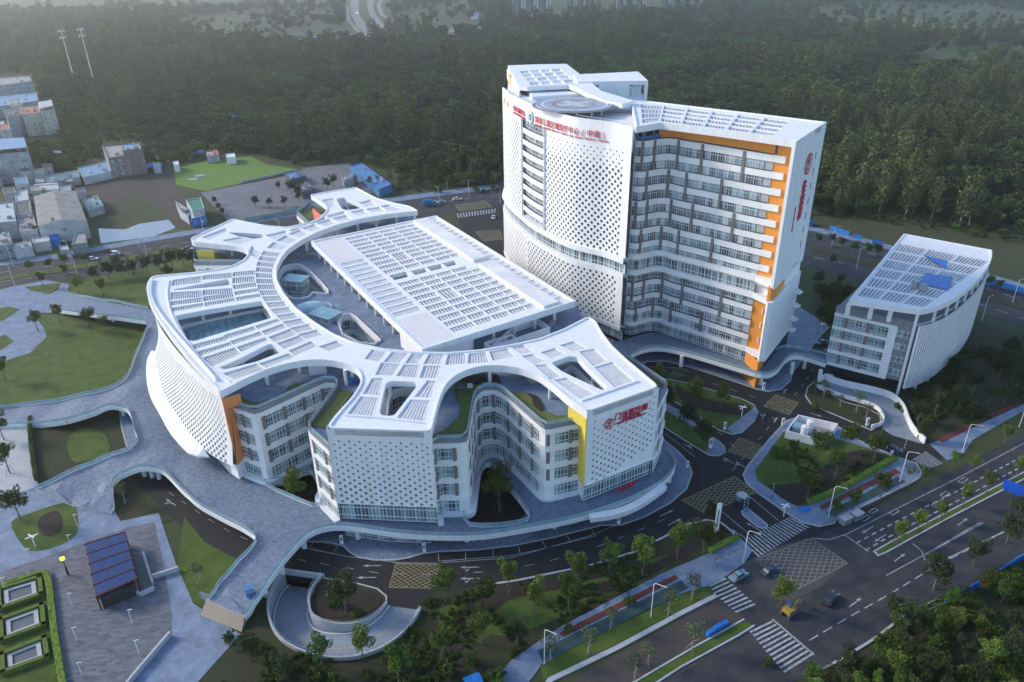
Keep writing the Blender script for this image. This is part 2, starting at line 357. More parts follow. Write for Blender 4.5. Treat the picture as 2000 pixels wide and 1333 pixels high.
# --- lawns round the buildings (on the ground, lower tiers)
sheet('lawn', [(62, 612), (120, 618), (190, 640), (285, 640), (290, 680), (250, 740), (170, 775), (20, 790), (-20, 800), (-20, 715), (60, 690), (90, 660), (85, 635)], GR, .10)
sheet('lawn', [(132, 560), (150, 548), (250, 530), (380, 500), (380, 540), (300, 560), (290, 600), (258, 598), (140, 585)], GR, .10)
sheet('lawn', [(62, 826), (250, 790), (262, 880), (70, 955), (50, 900)], GRD, .02)
sheet('lawn', [(135, 853), (170, 838), (205, 850), (212, 885), (150, 905), (133, 880)], GR, .12, sm=3)
sheet('verge_lawn', [(360, 1010), (400, 1060), (475, 1100), (500, 1110), (400, 1190), (340, 1150)], GR, .10)
sheet('verge_lawn', [(205, 940), (245, 950), (300, 985), (340, 1015), (300, 1030), (220, 1010)], GRD, .10)
sheet('slope_ground', [(420, 1500), (380, 1333), (470, 1230), (520, 1150), (560, 1110), (640, 1150), (690, 1160), (740, 1200), (830, 1190), (850, 1155), (1010, 1140), (1150, 1108), (1240, 1080), (1345, 1024), (1385, 1014), (1415, 1022), (1440, 1045), (1400, 1080), (1290, 1130), (1090, 1230), (1000, 1290), (900, 1500)], GRD, .06) if 0 else MB().slab([xy([(420, 1500), (380, 1333), (470, 1230), (520, 1150), (550, 1113), (628, 1124), (690, 1137), (740, 1152), (757, 1180), (822, 1190), (850, 1155), (1010, 1140), (1150, 1108), (1240, 1080), (1345, 1024), (1385, 1014), (1415, 1022), (1440, 1045), (1400, 1080), (1290, 1130), (1090, 1230), (1000, 1290), (900, 1500)]), channel], .06, None).build('slope_ground', GRD, kind='structure')
for l in ([(970, 1180), (1100, 1150), (1200, 1120), (1300, 1085), (1330, 1095), (1200, 1155), (1050, 1225), (960, 1240)], [(860, 1190), (960, 1170), (990, 1200), (930, 1260), (870, 1250)], [(1180, 1140), (1260, 1112), (1310, 1105), (1250, 1140), (1190, 1165)]): sheet('verge_lawn', l, GR, .09, sm=3)
for l in ([(880, 1215), (960, 1150), (1060, 1138), (1140, 1125), (1120, 1145), (990, 1175), (900, 1270), (870, 1290)], [(1120, 1150), (1230, 1125), (1330, 1070), (1360, 1050), (1350, 1080), (1240, 1140), (1140, 1170)]): sheet('mulch_bed', l, SO, .12, sm=3)
# --- gardens between the internal roads
kerbed('garden_island', [(1225, 700), (1290, 738), (1340, 748), (1400, 765), (1450, 780), (1474, 792), (1481, 806), (1475, 822), (1450, 846), (1430, 850), (1405, 842), (1385, 830), (1340, 800), (1300, 775), (1270, 760)], GR, sm=0)
sheet('island_corner_paving', [(1474, 792), (1480, 806), (1475, 821), (1450, 845), (1432, 848), (1418, 840), (1430, 830), (1470, 800)], PV2, .17)
sheet('garden_path', [(1250, 760), (1300, 787), (1342, 812), (1360, 830), (1352, 835), (1300, 802), (1245, 772)], PV2, .17)
sheet('mulch_bed', [(1320, 752), (1350, 770), (1400, 785), (1440, 790), (1465, 795), (1455, 812), (1400, 808), (1350, 795), (1325, 775)], SO, .16, sm=3)
kerbed('garden_strip', [(1240, 765), (1300, 800), (1360, 833), (1395, 855), (1415, 872), (1418, 884), (1405, 892), (1385, 891), (1350, 870), (1300, 838), (1255, 805)], GR)
sheet('strip_end_paving', [(1395, 857), (1413, 873), (1417, 884), (1405, 891), (1386, 890), (1378, 884)], PV2, .17)
kerbed('tower_pavement', [(1180, 680), (1250, 720), (1262, 708), (1300, 707), (1360, 722), (1420, 742), (1480, 762), (1500, 766), (1525, 762), (1545, 745), (1548, 730), (1600, 660), (1620, 640), (1500, 560), (1300, 560), (1150, 600)], PV2)
kerbed('ramp_garden', [(1572, 774), (1576, 757), (1590, 746), (1600, 760), (1650, 786), (1690, 796), (1720, 812), (1722, 830), (1702, 842), (1650, 820), (1605, 801), (1582, 789)], GRD)
kerbed('utility_garden', [(1535, 822), (1560, 815), (1640, 835), (1690, 868), (1735, 885), (1757, 895), (1790, 905), (1800, 922), (1798, 934), (1780, 945), (1640, 1012), (1630, 1024), (1600, 1030), (1565, 1022), (1530, 1000), (1480, 965), (1457, 945), (1450, 928), (1458, 912), (1500, 860)], PV2)
sheet('garden_lawn', [(1530, 845), (1640, 860), (1680, 872), (1745, 893), (1742, 908), (1580, 988), (1560, 992), (1530, 975), (1480, 940), (1474, 920), (1490, 900)], GR, .19)
sheet('mulch_bed', [(1500, 950), (1560, 945), (1620, 905), (1680, 880), (1735, 898), (1650, 930), (1620, 960), (1570, 985), (1545, 985)], SO, .21, sm=3)
sheet('running_track', [(1600, 990), (1748, 917), (1758, 924), (1605, 998)], RD, .21)
sheet('cycle_lane', [(1612, 1004), (1752, 932), (1768, 942), (1628, 1010)], CY, .21)
sheet('blue_mat', [(1556, 992), (1580, 989), (1586, 998), (1562, 1004)], BT, .22)
sheet('right_lawn', [(1745, 770), (1820, 700), (1860, 650), (1905, 640), (2000, 660), (2100, 700), (2100, 760), (1980, 800), (1820, 880), (1800, 860), (1770, 800)], GRD, .08)
sheet('back_lawn', [(1590, 560), (1640, 552), (1760, 585), (1900, 622), (2000, 655), (2100, 690), (2100, 720), (1900, 650), (1850, 660), (1700, 700), (1600, 640)], GRD, .05)
sheet('corner_paving', [(1815, 868), (1880, 845), (2000, 790), (2000, 802), (1900, 860), (1880, 890), (1850, 900)], PV2, .14, -.02)
sheet('red_strip', [(1830, 858), (1990, 785), (1996, 790), (1840, 866)], RD, .17)
# building-side pavement along the front road
kerbed('front_pavement', [(560, 1020), (590, 1060), (640, 1060), (670, 1068), (682, 1080), (700, 1090), (730, 1096), (770, 1096), (800, 1091), (825, 1083), (860, 1079), (930, 1076), (1000, 1068), (1080, 1052), (1150, 1034), (1175, 1028), (1215, 1027), (1260, 1011), (1310, 984), (1342, 956), (1353, 925), (1346, 905), (1325, 882), (1300, 862), (1240, 800), (1100, 850), (900, 950), (700, 950)], PV)
kerbed('left_pavement', [(232, 800), (262, 795), (272, 870), (258, 880), (246, 872), (236, 835)], PV2)
# front verge kerb strip
wall(MB(), xy([(640, 1150), (700, 1128), (755, 1152), (850, 1150), (940, 1143), (1010, 1133), (1150, 1104), (1240, 1077), (1345, 1023), (1380, 1015), (1410, 1021), (1440, 1046)][4:]), .0, .18, .5).build('verge_kerb', KB, kind='structure')
# pavement, running track and cycle lane beside the main road
sheet('roadside_pavement', [(960, 1333), (1000, 1290), (1090, 1228), (1290, 1122), (1400, 1075), (1445, 1050), (1470, 1075), (1455, 1100), (1400, 1140), (1330, 1160), (1200, 1222), (1060, 1297), (1020, 1350)], PV2, .12, -.02)
sheet('running_track', [(1092, 1238), (1130, 1218), (1318, 1124), (1326, 1131), (1200, 1196), (1100, 1246)], RD, .15)
sheet('cycle_lane', [(1050, 1272), (1110, 1245), (1330, 1135), (1345, 1150), (1200, 1225), (1060, 1295)], CY, .15)
sheet('road_verge', [(1055, 1300), (1200, 1226), (1340, 1158), (1385, 1145), (1394, 1160), (1330, 1192), (1200, 1262), (1070, 1325), (1060, 1333)], GR, .17)
wall(MB(), xy([(1060, 1340), (1070, 1326), (1200, 1264), (1330, 1194), (1396, 1161)]), 0, .25, 1.0).build('verge_kerb', KB, kind='structure')
sheet('road_median', [(1235, 1333), (1350, 1268), (1452, 1212), (1470, 1222), (1440, 1240), (1330, 1300), (1270, 1340)], GR, .17, 0)
for l in ([(1232, 1336), (1350, 1267), (1452, 1210)], [(1268, 1342), (1330, 1302), (1440, 1242), (1472, 1222)]): wall(MB(), xy(l), 0, .3, .35).build('median_kerb', KB, kind='structure')
med = [(1705, 1078), (1740, 1058), (1850, 1000), (2000, 922), (2100, 870), (2100, 884), (2000, 938), (1850, 1016), (1730, 1082), (1715, 1088)]
kerbed('road_median', med, GR, .2)
sheet('bottom_right_scrub', [(1400, 1500), (1500, 1365), (1592, 1314), (1705, 1252), (1762, 1207), (1872, 1152), (1962, 1107), (2100, 1060), (2200, 1500)], GRD, .09)
wall(MB(), xy([(1590, 1313), (1640, 1288), (1700, 1251), (1760, 1206), (1830, 1170)]), 0, .3, .5).build('road_edge_kerb', KB, kind='structure')
# --- lower left plaza
sheet('plaza', [(-40, 1135), (230, 1020), (310, 1003), (345, 1105), (378, 1180), (470, 1240), (380, 1340), (330, 1500), (-60, 1500)], PV2, .10)
sheet('patterned_plaza', [(0, 1120), (100, 1085), (255, 1030), (302, 1022), (322, 1115), (336, 1205), (335, 1240), (262, 1330), (215, 1500), (133, 1500), (122, 1350), (102, 1120), (88, 1117), (60, 1125), (0, 1142)], PZ, .13)
sheet('left_plaza', [(-60, 960), (0, 975), (70, 952), (215, 945), (225, 1000), (235, 1018), (100, 1085), (0, 1122), (-60, 1140)], PV2, .10)
sheet('left_terrace_paving', [(-60, 830), (62, 828), (75, 960), (-60, 990)], CC, .07)
sheet('garden_bed', [(22, 1022), (60, 1003), (125, 983), (148, 990), (150, 1045), (100, 1072), (60, 1077), (40, 1060)], GR, .14, sm=3)
sheet('mulch_bed', [(80, 1010), (115, 1000), (122, 1035), (95, 1050), (75, 1035)], SO, .16, sm=3)
sheet('hedge_lawn', [(0, 1145), (75, 1118), (98, 1122), (112, 1240), (125, 1340), (130, 1500), (-60, 1500), (-60, 1165)], GR, .15)
sheet('left_square', [(-60, 580), (20, 562), (90, 548), (135, 556), (130, 585), (140, 600), (100, 612), (62, 612), (85, 640), (92, 658), (60, 690), (-20, 715), (-60, 720)], PV2, .14)
sheet('lawn_triangle', [(50, 562), (118, 554), (112, 568), (95, 575), (60, 568)], GR, .3, 0)
sheet('left_square_lawn', [(-30, 610), (15, 600), (40, 605), (10, 625), (-30, 640)], GR, .2)
sheet('left_square_lawn', [(-30, 670), (10, 655), (28, 668), (0, 685), (-30, 690)], GR, .2)
# garden courts of the outpatient block, below deck level
sheet('court_garden', [(905, 1000), (935, 890), (975, 895), (1030, 1000), (1000, 1030), (930, 1035)], SO, .18)
sheet('court_garden', [(520, 945), (600, 920), (640, 985), (610, 1000)], SO, .18)
sheet('court_lawn', [(955, 1045), (985, 1052), (1025, 1040), (1035, 1028), (960, 1030)], GR, .2, sm=2)
for q_ in ([(1640, 1120), (1700, 1095), (1760, 1070), (1765, 1085), (1700, 1115), (1650, 1140)], [(1560, 1205), (1640, 1165), (1720, 1125), (1725, 1135), (1650, 1178), (1570, 1220)], [(1690, 1035), (1800, 980), (1900, 930), (1905, 936), (1800, 990), (1700, 1045)], [(1500, 1160), (1560, 1170), (1600, 1200), (1560, 1230), (1510, 1205)], [(1600, 1255), (1700, 1200), (1800, 1150), (1806, 1160), (1700, 1215), (1610, 1265)], [(1420, 1120), (1460, 1105), (1500, 1150), (1470, 1170)]):
    sheet('worn_road_patch', q_, mat('worn_patch', (.050, .050, .055), .95, .4, .35, col2=(.024, .027, .034), detail=9), .072, sm=3)
# ---------------------------------------------------------------- markings
def stripe(mb, a, b, w=.15, z=.09):
    p, q = at(*a), at(*b); t = (q - p); n = Vector((-t.y, t.x, 0)).normalized() * w / 2; zz = Vector((0, 0, z))
    mb.face([p - n + zz, q - n + zz, q + n + zz, p + n + zz])
def lines(name, segs, w=.16, m=LN, z=.09):
    mb = MB()
    for l in segs:
        for a, b in zip(l, l[1:]): stripe(mb, a, b, w, z)
    return mb.build(name, m, kind='structure')
def dashed(name, l, on=2.2, off=3.5, w=.15, z=.07, m=LN):
    p = resample(xy(l), .1); mb = MB(); k = 0; zz = Vector((0, 0, z))
    while k + int(on * 10) < len(p):
        a, b = p[k], p[k + int(on * 10)]; t = b - a; n = Vector((-t.y, t.x)).normalized() * w / 2
        mb.face([(a.x - n.x, a.y - n.y, z), (b.x - n.x, b.y - n.y, z), (b.x + n.x, b.y + n.y, z), (a.x + n.x, a.y + n.y, z)]); k += int((on + off) * 10)
    return mb.build(name, m, kind='structure')
def boxjunction(quad, n, m=LY, z=.06, w=.16):
    q = xy(quad); mb = MB()
    def P(u, v): return (q[0] * (1 - u) + q[1] * u) * (1 - v) + (q[3] * (1 - u) + q[2] * u) * v
    def st(a, b):
        t = b - a; nn = Vector((-t.y, t.x)).normalized() * w / 2; mb.face([(a.x - nn.x, a.y - nn.y, z), (b.x - nn.x, b.y - nn.y, z), (b.x + nn.x, b.y + nn.y, z), (a.x + nn.x, a.y + nn.y, z)])
    for a, b in (((0, 0), (1, 0)), ((1, 0), (1, 1)), ((1, 1), (0, 1)), ((0, 1), (0, 0))): st(P(*a), P(*b))
    for i in range(1, 2 * n):
        c = i / n
        u0, u1 = max(0, c - 1), min(1, c); st(P(u0, c - u0), P(u1, c - u1)); st(P(u0, 1 - (c - u0)), P(u1, 1 - (c - u1)))
    mb.build('box_junction_marking', m, kind='structure')
boxjunction([(773, 1101), (858, 1104), (850, 1150), (760, 1148)], 7)
boxjunction([(1331, 978), (1435, 931), (1478, 962), (1378, 1004)], 7)
boxjunction([(1444, 855), (1489, 872), (1466, 897), (1422, 882)], 6)
boxjunction([(1515, 772), (1559, 787), (1541, 811), (1492, 794)], 6)
boxjunction([(1475, 1093), (1585, 1052), (1656, 1101), (1548, 1157)], 8, z=.10, m=mat('faded_yellow_marking', (.26, .25, .22), .8, .3, 1.5))
boxjunction([(888, 402), (945, 393), (962, 405), (900, 414)], 6, w=.3, z=.12); boxjunction([(928, 453), (975, 450), (982, 468), (945, 472)], 6, w=.25, z=.12)
def zebra(a, b, c, d, n, w=.45, z=.10, nm='zebra_crossing'):
    """stripes from edge a-b to edge d-c"""
    A, B, Cc, D = [Vector((*q, 0)) for q in xy([a, b, c, d])]; mb = MB()
    for i in range(n):
        u = (i + .25) / n; v = (i + .25 + w) / n
        p = [A.lerp(B, u), A.lerp(B, v), D.lerp(Cc, v), D.lerp(Cc, u)]; mb.face([(q.x, q.y, z) for q in p])
    return mb.build(nm, LN, kind='structure')
zebra((1446, 1058), (1543, 1010), (1582, 1030), (1480, 1090), 17)
zebra((1378, 1145), (1440, 1200), (1478, 1184), (1415, 1128), 9)
zebra((1462, 1232), (1534, 1318), (1590, 1282), (1505, 1212), 11)
zebra((1782, 898), (1812, 918), (1842, 906), (1808, 882), 9, z=.09)
zebra((890, 418), (970, 408), (968, 416), (894, 427), 14, z=.12)
lines('road_edge_line', [[(578, 1068), (680, 1088), (780, 1100), (850, 1101), (1000, 1090), (1150, 1048), (1240, 1012), (1290, 990)]], .16, z=.06)
lines('parking_bay_marking', [[(615, 1057), (660, 1067), (650, 1082), (604, 1071), (615, 1057)], [(856, 1081), (857, 1097), (1000, 1086), (1080, 1068), (1160, 1048)], [(910, 1079), (909, 1092)], [(962, 1074), (964, 1088)], [(1012, 1067), (1016, 1082)], [(1060, 1058), (1067, 1072)], [(1107, 1047), (1116, 1060)], [(1155, 1034), (1164, 1048)]], .16, z=.06)
dashed('lane_dashes', [(330, 962), (400, 1010), (450, 1040), (500, 1062)], z=.06)
dashed('lane_dashes', [(580, 1093), (640, 1104), (740, 1120), (850, 1123), (960, 1117), (1060, 1100), (1150, 1075), (1240, 1040), (1320, 1005)], z=.06)
dashed('lane_dashes', [(1300, 770), (1360, 810), (1410, 850), (1440, 880)], z=.06); dashed('lane_dashes', [(1290, 722), (1400, 752), (1500, 785), (1600, 828), (1700, 868), (1780, 895)], z=.06)
dashed('lane_dashes', [(1430, 920), (1480, 862), (1530, 800), (1570, 750), (1590, 720)], z=.06)
lines('road_edge_line', [[(1300, 848), (1357, 893)], [(1245, 716), (1262, 731), (1290, 726)], [(1262, 716), (1330, 720), (1345, 726)]], z=.06)
lines('lane_line', [[(1408, 998), (1468, 1048)], [(1463, 970), (1520, 1017)]], z=.06)
lines('lane_line', [[(1650, 1046), (1697, 1079)], [(1585, 1052), (1620, 1055), (1650, 1045)], [(1890, 1024), (1905, 1040), (1806, 1085), (1920, 1022)][2:], [(1782, 1063), (1800, 1077), (1806, 1095)]], .22, z=.09)
lines('lane_line', [[(1650, 1046), (1760, 990), (1860, 940), (1950, 893), (2040, 845)], [(1660, 1165), (1700, 1142), (1806, 1084), (1914, 1021)]], .2, z=.09)
dashed('lane_dashes', [(1672, 1062), (1760, 1015), (1860, 965), (1960, 912), (2060, 860)], 1.5, 1.2, .35, z=.09)
dashed('lane_dashes', [(1690, 1076), (1760, 1036), (1850, 990), (1990, 915)], 1.5, 1.2, .35, z=.09)
dashed('lane_dashes', [(1580, 1252), (1660, 1205), (1740, 1160), (1830, 1105), (1900, 1070), (1960, 1042)], 2.5, 1.5, .25, z=.09)
dashed('lane_dashes', [(1600, 1190), (1660, 1160)], 1.5, 1., .5, z=.09)
lines('lane_line', [[(1508, 1210), (1590, 1280)], [(1850, 1092), (1960, 1040)]], .4, z=.11)
for l in ([(0, 533), (130, 516), (250, 495), (380, 471)], [(0, 551), (130, 535), (250, 516), (380, 490)], [(1590, 468), (1720, 500), (1900, 555), (2050, 605)], [(1590, 503), (1720, 533), (1900, 590), (2050, 640)], [(820, 400), (985, 380)]): dashed('lane_dashes', l, 4, 4, .35, z=.08)
def arrow(px, py, ang, L=3.4, z=.065, turn=0):
    c = at(px, py); mb = MB(); ca, sa = math.cos(ang), math.sin(ang)
    def T(x, y): return (c.x + x * ca - y * sa, c.y + x * sa + y * ca, z)
    mb.face([T(-L / 2, -.12), T(L * .2, -.12), T(L * .2, .12), T(-L / 2, .12)]); mb.face([T(L * .2, -.42), T(L / 2, 0), T(L * .2, .42)])
    if turn: mb.face([T(-.2, .1 * turn), T(.1, .1 * turn), T(.6, .9 * turn), T(.3, .9 * turn)][::turn]); mb.face([T(.1, .8 * turn), T(.95, .8 * turn), T(.7, 1.3 * turn)][::turn])
    mb.build('lane_arrow', LN, kind='structure')
for a in ((727, 1106, math.pi, 0), (716, 1129, math.pi, 0), (917, 1109, math.pi, 1), (917, 1131, math.pi, 1), (1302, 1003, .55, 0), (1318, 1020, .55, 0), (1441, 1043, 2.3, 1), (1472, 1030, 2.3, 0), (1343, 872, -.9, 1), (1422, 900, 2.2, 1), (1446, 908, 2.2, 1), (1491, 814, 1, 1), (1515, 821, 1, 1), (1533, 765, 1, 1), (1594, 811, -.6, 0), (1757, 1090, .6, 0), (1694, 1036, 3.7, 0), (1719, 1052, 3.7, 0), (1880, 1020, .6, 0), (1670, 1178, .6, 0), (334, 982, 2.5, 1)): arrow(a[0], a[1], a[2], 4.2 if a[1] > 960 else 3.4, .10 if a[1] > 1030 else .065, a[3])
for a in ((1690, 1012), (1705, 998), (1828, 985), (1746, 1000), (1845, 965), (1880, 938)):
    x = [(a[0] - 9, a[1] + 3), (a[0] + 3, a[1] - 5), (a[0] + 10, a[1] - 1), (a[0] - 2, a[1] + 7), (a[0] - 9, a[1] + 3)]; lines('bus_bay_marking', [x], .2, z=.10)
# ================================================================ FACADE KIT
def bars(mullions, transoms, fw=.035, fh=.03, dep=.1):
    """window frame of unit width and height, outward = -Y; centre at origin"""
    b = MB()
    def B(x0, x1, z0, z1): b.box(((x0 + x1) / 2, -.06, (z0 + z1) / 2), (x1 - x0, dep, z1 - z0))
    B(-.5, .5, .5 - fh, .5); B(-.5, .5, -.5, -.5 + fh); B(-.5, -.5 + fw, -.5 + fh, .5 - fh); B(.5 - fw, .5, -.5 + fh, .5 - fh)
    for m in mullions: B(m - fw / 2, m + fw / 2, -.5 + fh, .5 - fh)
    for t in transoms: B(-.5 + fw, .5 - fw, t - fh / 2, t + fh / 2)
    return b
FRAME = {'three': bars([-1 / 6, 1 / 6], [.18], .03, .045), 'two': bars([0], [-.15], .05, .045), 'grid': bars([-1 / 6, 1 / 6], [-.24, .24], .035, .04), 'tall': bars([0], [0.1], .045, .025), 'four': bars([-.25, 0, .25], [.25], .02, .05)}
FM = {k: v.mesh('window_frame_' + k, FR) for k, v in FRAME.items()}
def paneme(m): return MB().box((0, 0, 0), (.96, .04, .96)).mesh('pane', m)
PM = {}
def put_windows(par, specs, limit=300, glass=GL, z_off=0):
    """specs: (x, y, z centre, angle, width, height, style); the ones nearest the camera are parts, the rest one part"""
    if glass.name not in PM: PM[glass.name] = paneme(glass)
    specs = sorted(specs, key=lambda s: s[0] ** 2 + s[1] ** 2 + (s[2] - CH) ** 2)
    for s in specs[:limit]:
        o = link('window', FM[s[6]], par, (s[0], s[1], s[2]), s[3]); o.scale = (s[4], 1, s[5])
        p = link('pane', PM[glass.name], o)
    rest = specs[limit:]
    if rest:
        f = MB(); g = MB()
        for s in rest:
            ca, sa = math.cos(s[3]), math.sin(s[3]); src = FRAME[s[6]]; n = len(f.v)
            f.v += [(s[0] + x * s[4] * ca - y * sa, s[1] + x * s[4] * sa + y * ca, s[2] + z * s[5]) for x, y, z in src.v]
            f.f += [tuple(n + i for i in q) for q in src.f]; f.m += [0] * len(src.f)
            g.box((s[0], s[1], s[2]), (s[4] * .96, .04, s[5] * .96), s[3], 1)
        n = len(f.v); f.v += g.v; f.f += [tuple(n + i for i in q) for q in g.f]; f.m += g.m
        f.build('window_rows', [FR, glass], par, kind='stuff')
class Facade:
    def __init__(s, par): s.par = par; s.win = []; s.piers = []
    def rows(s, path, rows, unit=2.4, style='three', pier=0, pw=.8, shift=1, proud=.05, pm=TA, phase=0):
        """rows: (z0, z1); every `pier`-th unit holds a taupe pier"""
        q = resample(path, unit) if not pier == -1 else path
        for r, (z0, z1) in enumerate(rows):
            for i, (a, b) in enumerate(zip(q, q[1:])):
                t = b - a; L = t.length; ang = math.atan2(t.y, t.x); n = Vector((t.y, -t.x)).normalized(); c = (a + b) / 2 + n * proud
                if pier and (i + phase + (r // shift) * 2) % pier == pier - 1:
                    d = pw; cp = a + t.normalized() * d / 2 + n * .16
                    s.piers.append((cp.x, cp.y, (z0 + z1) / 2, ang, d, z1 - z0 + .5)); L2 = L - d; c = b - t.normalized() * L2 / 2 + n * proud
                    s.win.append((c.x, c.y, (z0 + z1) / 2, ang, L2 * .98, z1 - z0, style))
                else: s.win.append((c.x, c.y, (z0 + z1) / 2, ang, L * .98, z1 - z0, style))
    def band(s, path, z0, z1, proj=.4, m=W_, name='spandrel_band', closed=False):
        wall(MB(), path, z0, z1, proj, 0, closed).build(name, m, s.par)
    def done(s, limit=300, glass=GL):
        put_windows(s.par, s.win, limit, glass)
        me = MB().box((0, 0, 0), (1, .35, 1)).mesh('pier', TA)
        for p in s.piers[:300]:
            o = link('pier', me, s.par, p[:3], p[3]); o.scale = (p[4], 1, p[5])
        if s.piers[300:]:
            b = MB()
            for p in s.piers[300:]: b.box(p[:3], (p[4], .35, p[5]), p[3])
            b.build('pier_rows', TA, s.par, kind='stuff')
def pathfn(path):
    path = [Vector((p[0], p[1])) for p in path]; L = [0]
    for a, b in zip(path, path[1:]): L.append(L[-1] + (b - a).length)
    off = offset(path, 1.0)
    def f(s, d=0):
        s = min(max(s, 0), L[-1]); i = 0
        while i < len(L) - 2 and L[i + 1] < s: i += 1
        t = (s - L[i]) / (L[i + 1] - L[i]); p = path[i].lerp(path[i + 1], t); q = off[i].lerp(off[i + 1], t)
        return p + (q - p) * d
    return f, L[-1]
def perforated(fn, u0, u1, z0, z1, dx, dy, rf, depth=.35, sq=False):
    """a skin with staggered holes; fn(u, z, d) -> point, rf(u, v) -> hole radius (metres) or 0"""
    mb = MB(); nr = max(1, round((z1 - z0) / dy)); dy = (z1 - z0) / nr; nc = max(1, round((u1 - u0) / dx)); dx = (u1 - u0) / nc; K = 8
    for j in range(nr):
        za, zb = z0 + j * dy, z0 + (j + 1) * dy
        cells = [(u0 + i * dx, u0 + (i + 1) * dx) for i in range(nc)] if j % 2 == 0 else [(u0, u0 + dx / 2)] + [(u0 + (i + .5) * dx, u0 + (i + 1.5) * dx) for i in range(nc - 1)] + [(u1 - dx / 2, u1)]
        for (ua, ub) in cells:
            uc, zc = (ua + ub) / 2, (za + zb) / 2; r = rf((uc - u0) / (u1 - u0), (zc - z0) / (z1 - z0)) if ub - ua > dx * .6 else 0
            if r <= 0: mb.face([fn(ua, za, 0), fn(ub, za, 0), fn(ub, zb, 0), fn(ua, zb, 0)]); continue
            out = [(ub, zc), (ub, zb), (uc, zb), (ua, zb), (ua, zc), (ua, za), (uc, za), (ub, za)]
            r = min(r, (zb - za) * .49); n = len(mb.v)
            mb.v += [tuple(fn(a, b, 0)) for a, b in out]
            for dd in (0, depth):
                for k in range(K):
                    g = k * math.pi / 4; cx, cz = math.cos(g), math.sin(g)
                    if sq: cx, cz = (max(-1, min(1, cx * 1.5))) * .55, max(-1, min(1, cz * 1.5))
                    mb.v.append(tuple(fn(uc + r * cx, zc + r * cz, -dd)))
            for k in range(K):
                k2 = (k + 1) % K; mb.f.append((n + k, n + k2, n + 8 + k2, n + 8 + k)); mb.f.append((n + 8 + k, n + 8 + k2, n + 16 + k2, n + 16 + k)); mb.m += [0, 0]
    return mb
def panel_run(name, path, z0, z1, length, m, par, th=.06, gap=.04, limit=300, zf=None, out=.0):
    """a run of separate cladding or glass panels along a path"""
    q = resample(path, length)
    for i, (a, b) in enumerate(zip(q, q[1:])):
        if i >= limit: break
        t = (b - a); n = Vector((t.y, -t.x)).normalized() * out; u = t.normalized() * gap / 2; nn = Vector((t.y, -t.x)).normalized() * th
        za, zb = (zf(a.x, a.y), zf(b.x, b.y)) if zf else (0, 0)
        mb = MB(); P = [a + u + n, b - u + n, b - u + n + nn, a + u + n + nn]; Z = [za, zb, zb, za]
        lo = [(P[k].x, P[k].y, Z[k] + z0) for k in range(4)]; hi = [(P[k].x, P[k].y, Z[k] + z1) for k in range(4)]
        mb.face(hi); mb.face(lo[::-1])
        for k in range(4): mb.face([lo[k], lo[(k + 1) % 4], hi[(k + 1) % 4], hi[k]])
        mb.build(name, m, par)
def rail(path, z, par, h=1.0, name='railing', zf=None, m=None, posts=1.6, glass=True, glen=2.0):
    f = zf or (lambda x, y: 0); b = MB()
    P = [(p.x, p.y, z + h + f(p.x, p.y)) for p in path]; b.tube(P, .05, 4)
    for p in resample(path, posts): b.box((p.x, p.y, z + h / 2 + f(p.x, p.y)), (.07, .07, h))
    b.build(name, m or ME, par)
# ================================================================ OUTPATIENT BLOCK
OUT = empty('outpatient_building', (-10, 170, 0), label='white star-shaped low block with curved louvred canopy roof and perforated end walls', cat='building')
OUT.location = (0, 0, 0)
ZR, ZP, ZT = 30.0, 25.5, 24.4
CL, CR = at(638, 838, ZR), at(842, 845, ZR); F1, F2 = at(1147, 806, ZR), at(1287, 757, ZR); D1 = at(430, 768, ZR)
WC = [(453, 786), (497, 802), (618, 746), (634, 739), (652, 739), (662, 750), (600, 833), (638, 840)]
EC = [(842, 857), (911, 856), (924, 777), (931, 763), (942, 755), (958, 753), (974, 755), (987, 764), (1064.5, 832), (1133, 818)]
RC = [(1303, 751), (1218, 693), (1160, 650), (1140, 628)]
BC = [(1135, 608), (1125, 590), (862, 430), (822, 424), (700, 378), (605, 395), (580, 416), (603, 436), (570, 452), (520, 456), (457, 442), (378, 480), (379, 512), (470, 512), (440, 524), (385, 534), (303, 548), (300, 570), (304, 600), (325, 640), (358, 680), (395, 722), (428, 755)]
wcx = xy(WC, ZP); ecx = xy(EC, ZP); rcx = xy(RC, ZP)
def v2(v): return Vector((v.x, v.y))
cin = lambda a, b, d: offset([v2(a), v2(b)], -d)
c_in = cin(CL, CR, .8); e_in = cin(F1, F2, .8)
body = [v2(D1)] + wcx[:-1] + c_in + ecx + e_in + rcx + xy(BC, ZP)
W1 = smooth(xy([(548, 530), (558, 521), (578, 518), (592, 521), (608, 533), (642, 569), (636, 577), (612, 574), (604, 582), (572, 586), (553, 570), (543, 548)], ZT), 2, True)
W2 = xy([(660, 632), (667, 617), (684, 615), (696, 621), (745, 667), (730, 676), (700, 672), (668, 655)], ZT)
SK = smooth(xy([(350, 655), (363, 642), (505, 612), (520, 612), (533, 632), (525, 642), (400, 690), (378, 697), (365, 688)], ZT), 2, True)
HF = smooth(xy([(757, 790), (770, 765), (810, 762), (812, 775), (775, 850), (755, 852)], ZT), 2, True)
HE = smooth(xy([(1092, 740), (1110, 722), (1125, 722), (1180, 780), (1170, 790), (1130, 775)], ZT), 2, True)
MB().slab([body, W1, W2, HF, HE], ZT, 5.2, 0, 1).build('building_body', [PV2, W_], OUT)
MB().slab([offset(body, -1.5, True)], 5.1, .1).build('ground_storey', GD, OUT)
fac = Facade(OUT)
RWS = [(5.4 + 4.8 * k, 8.55 + 4.8 * k) for k in range(4)]
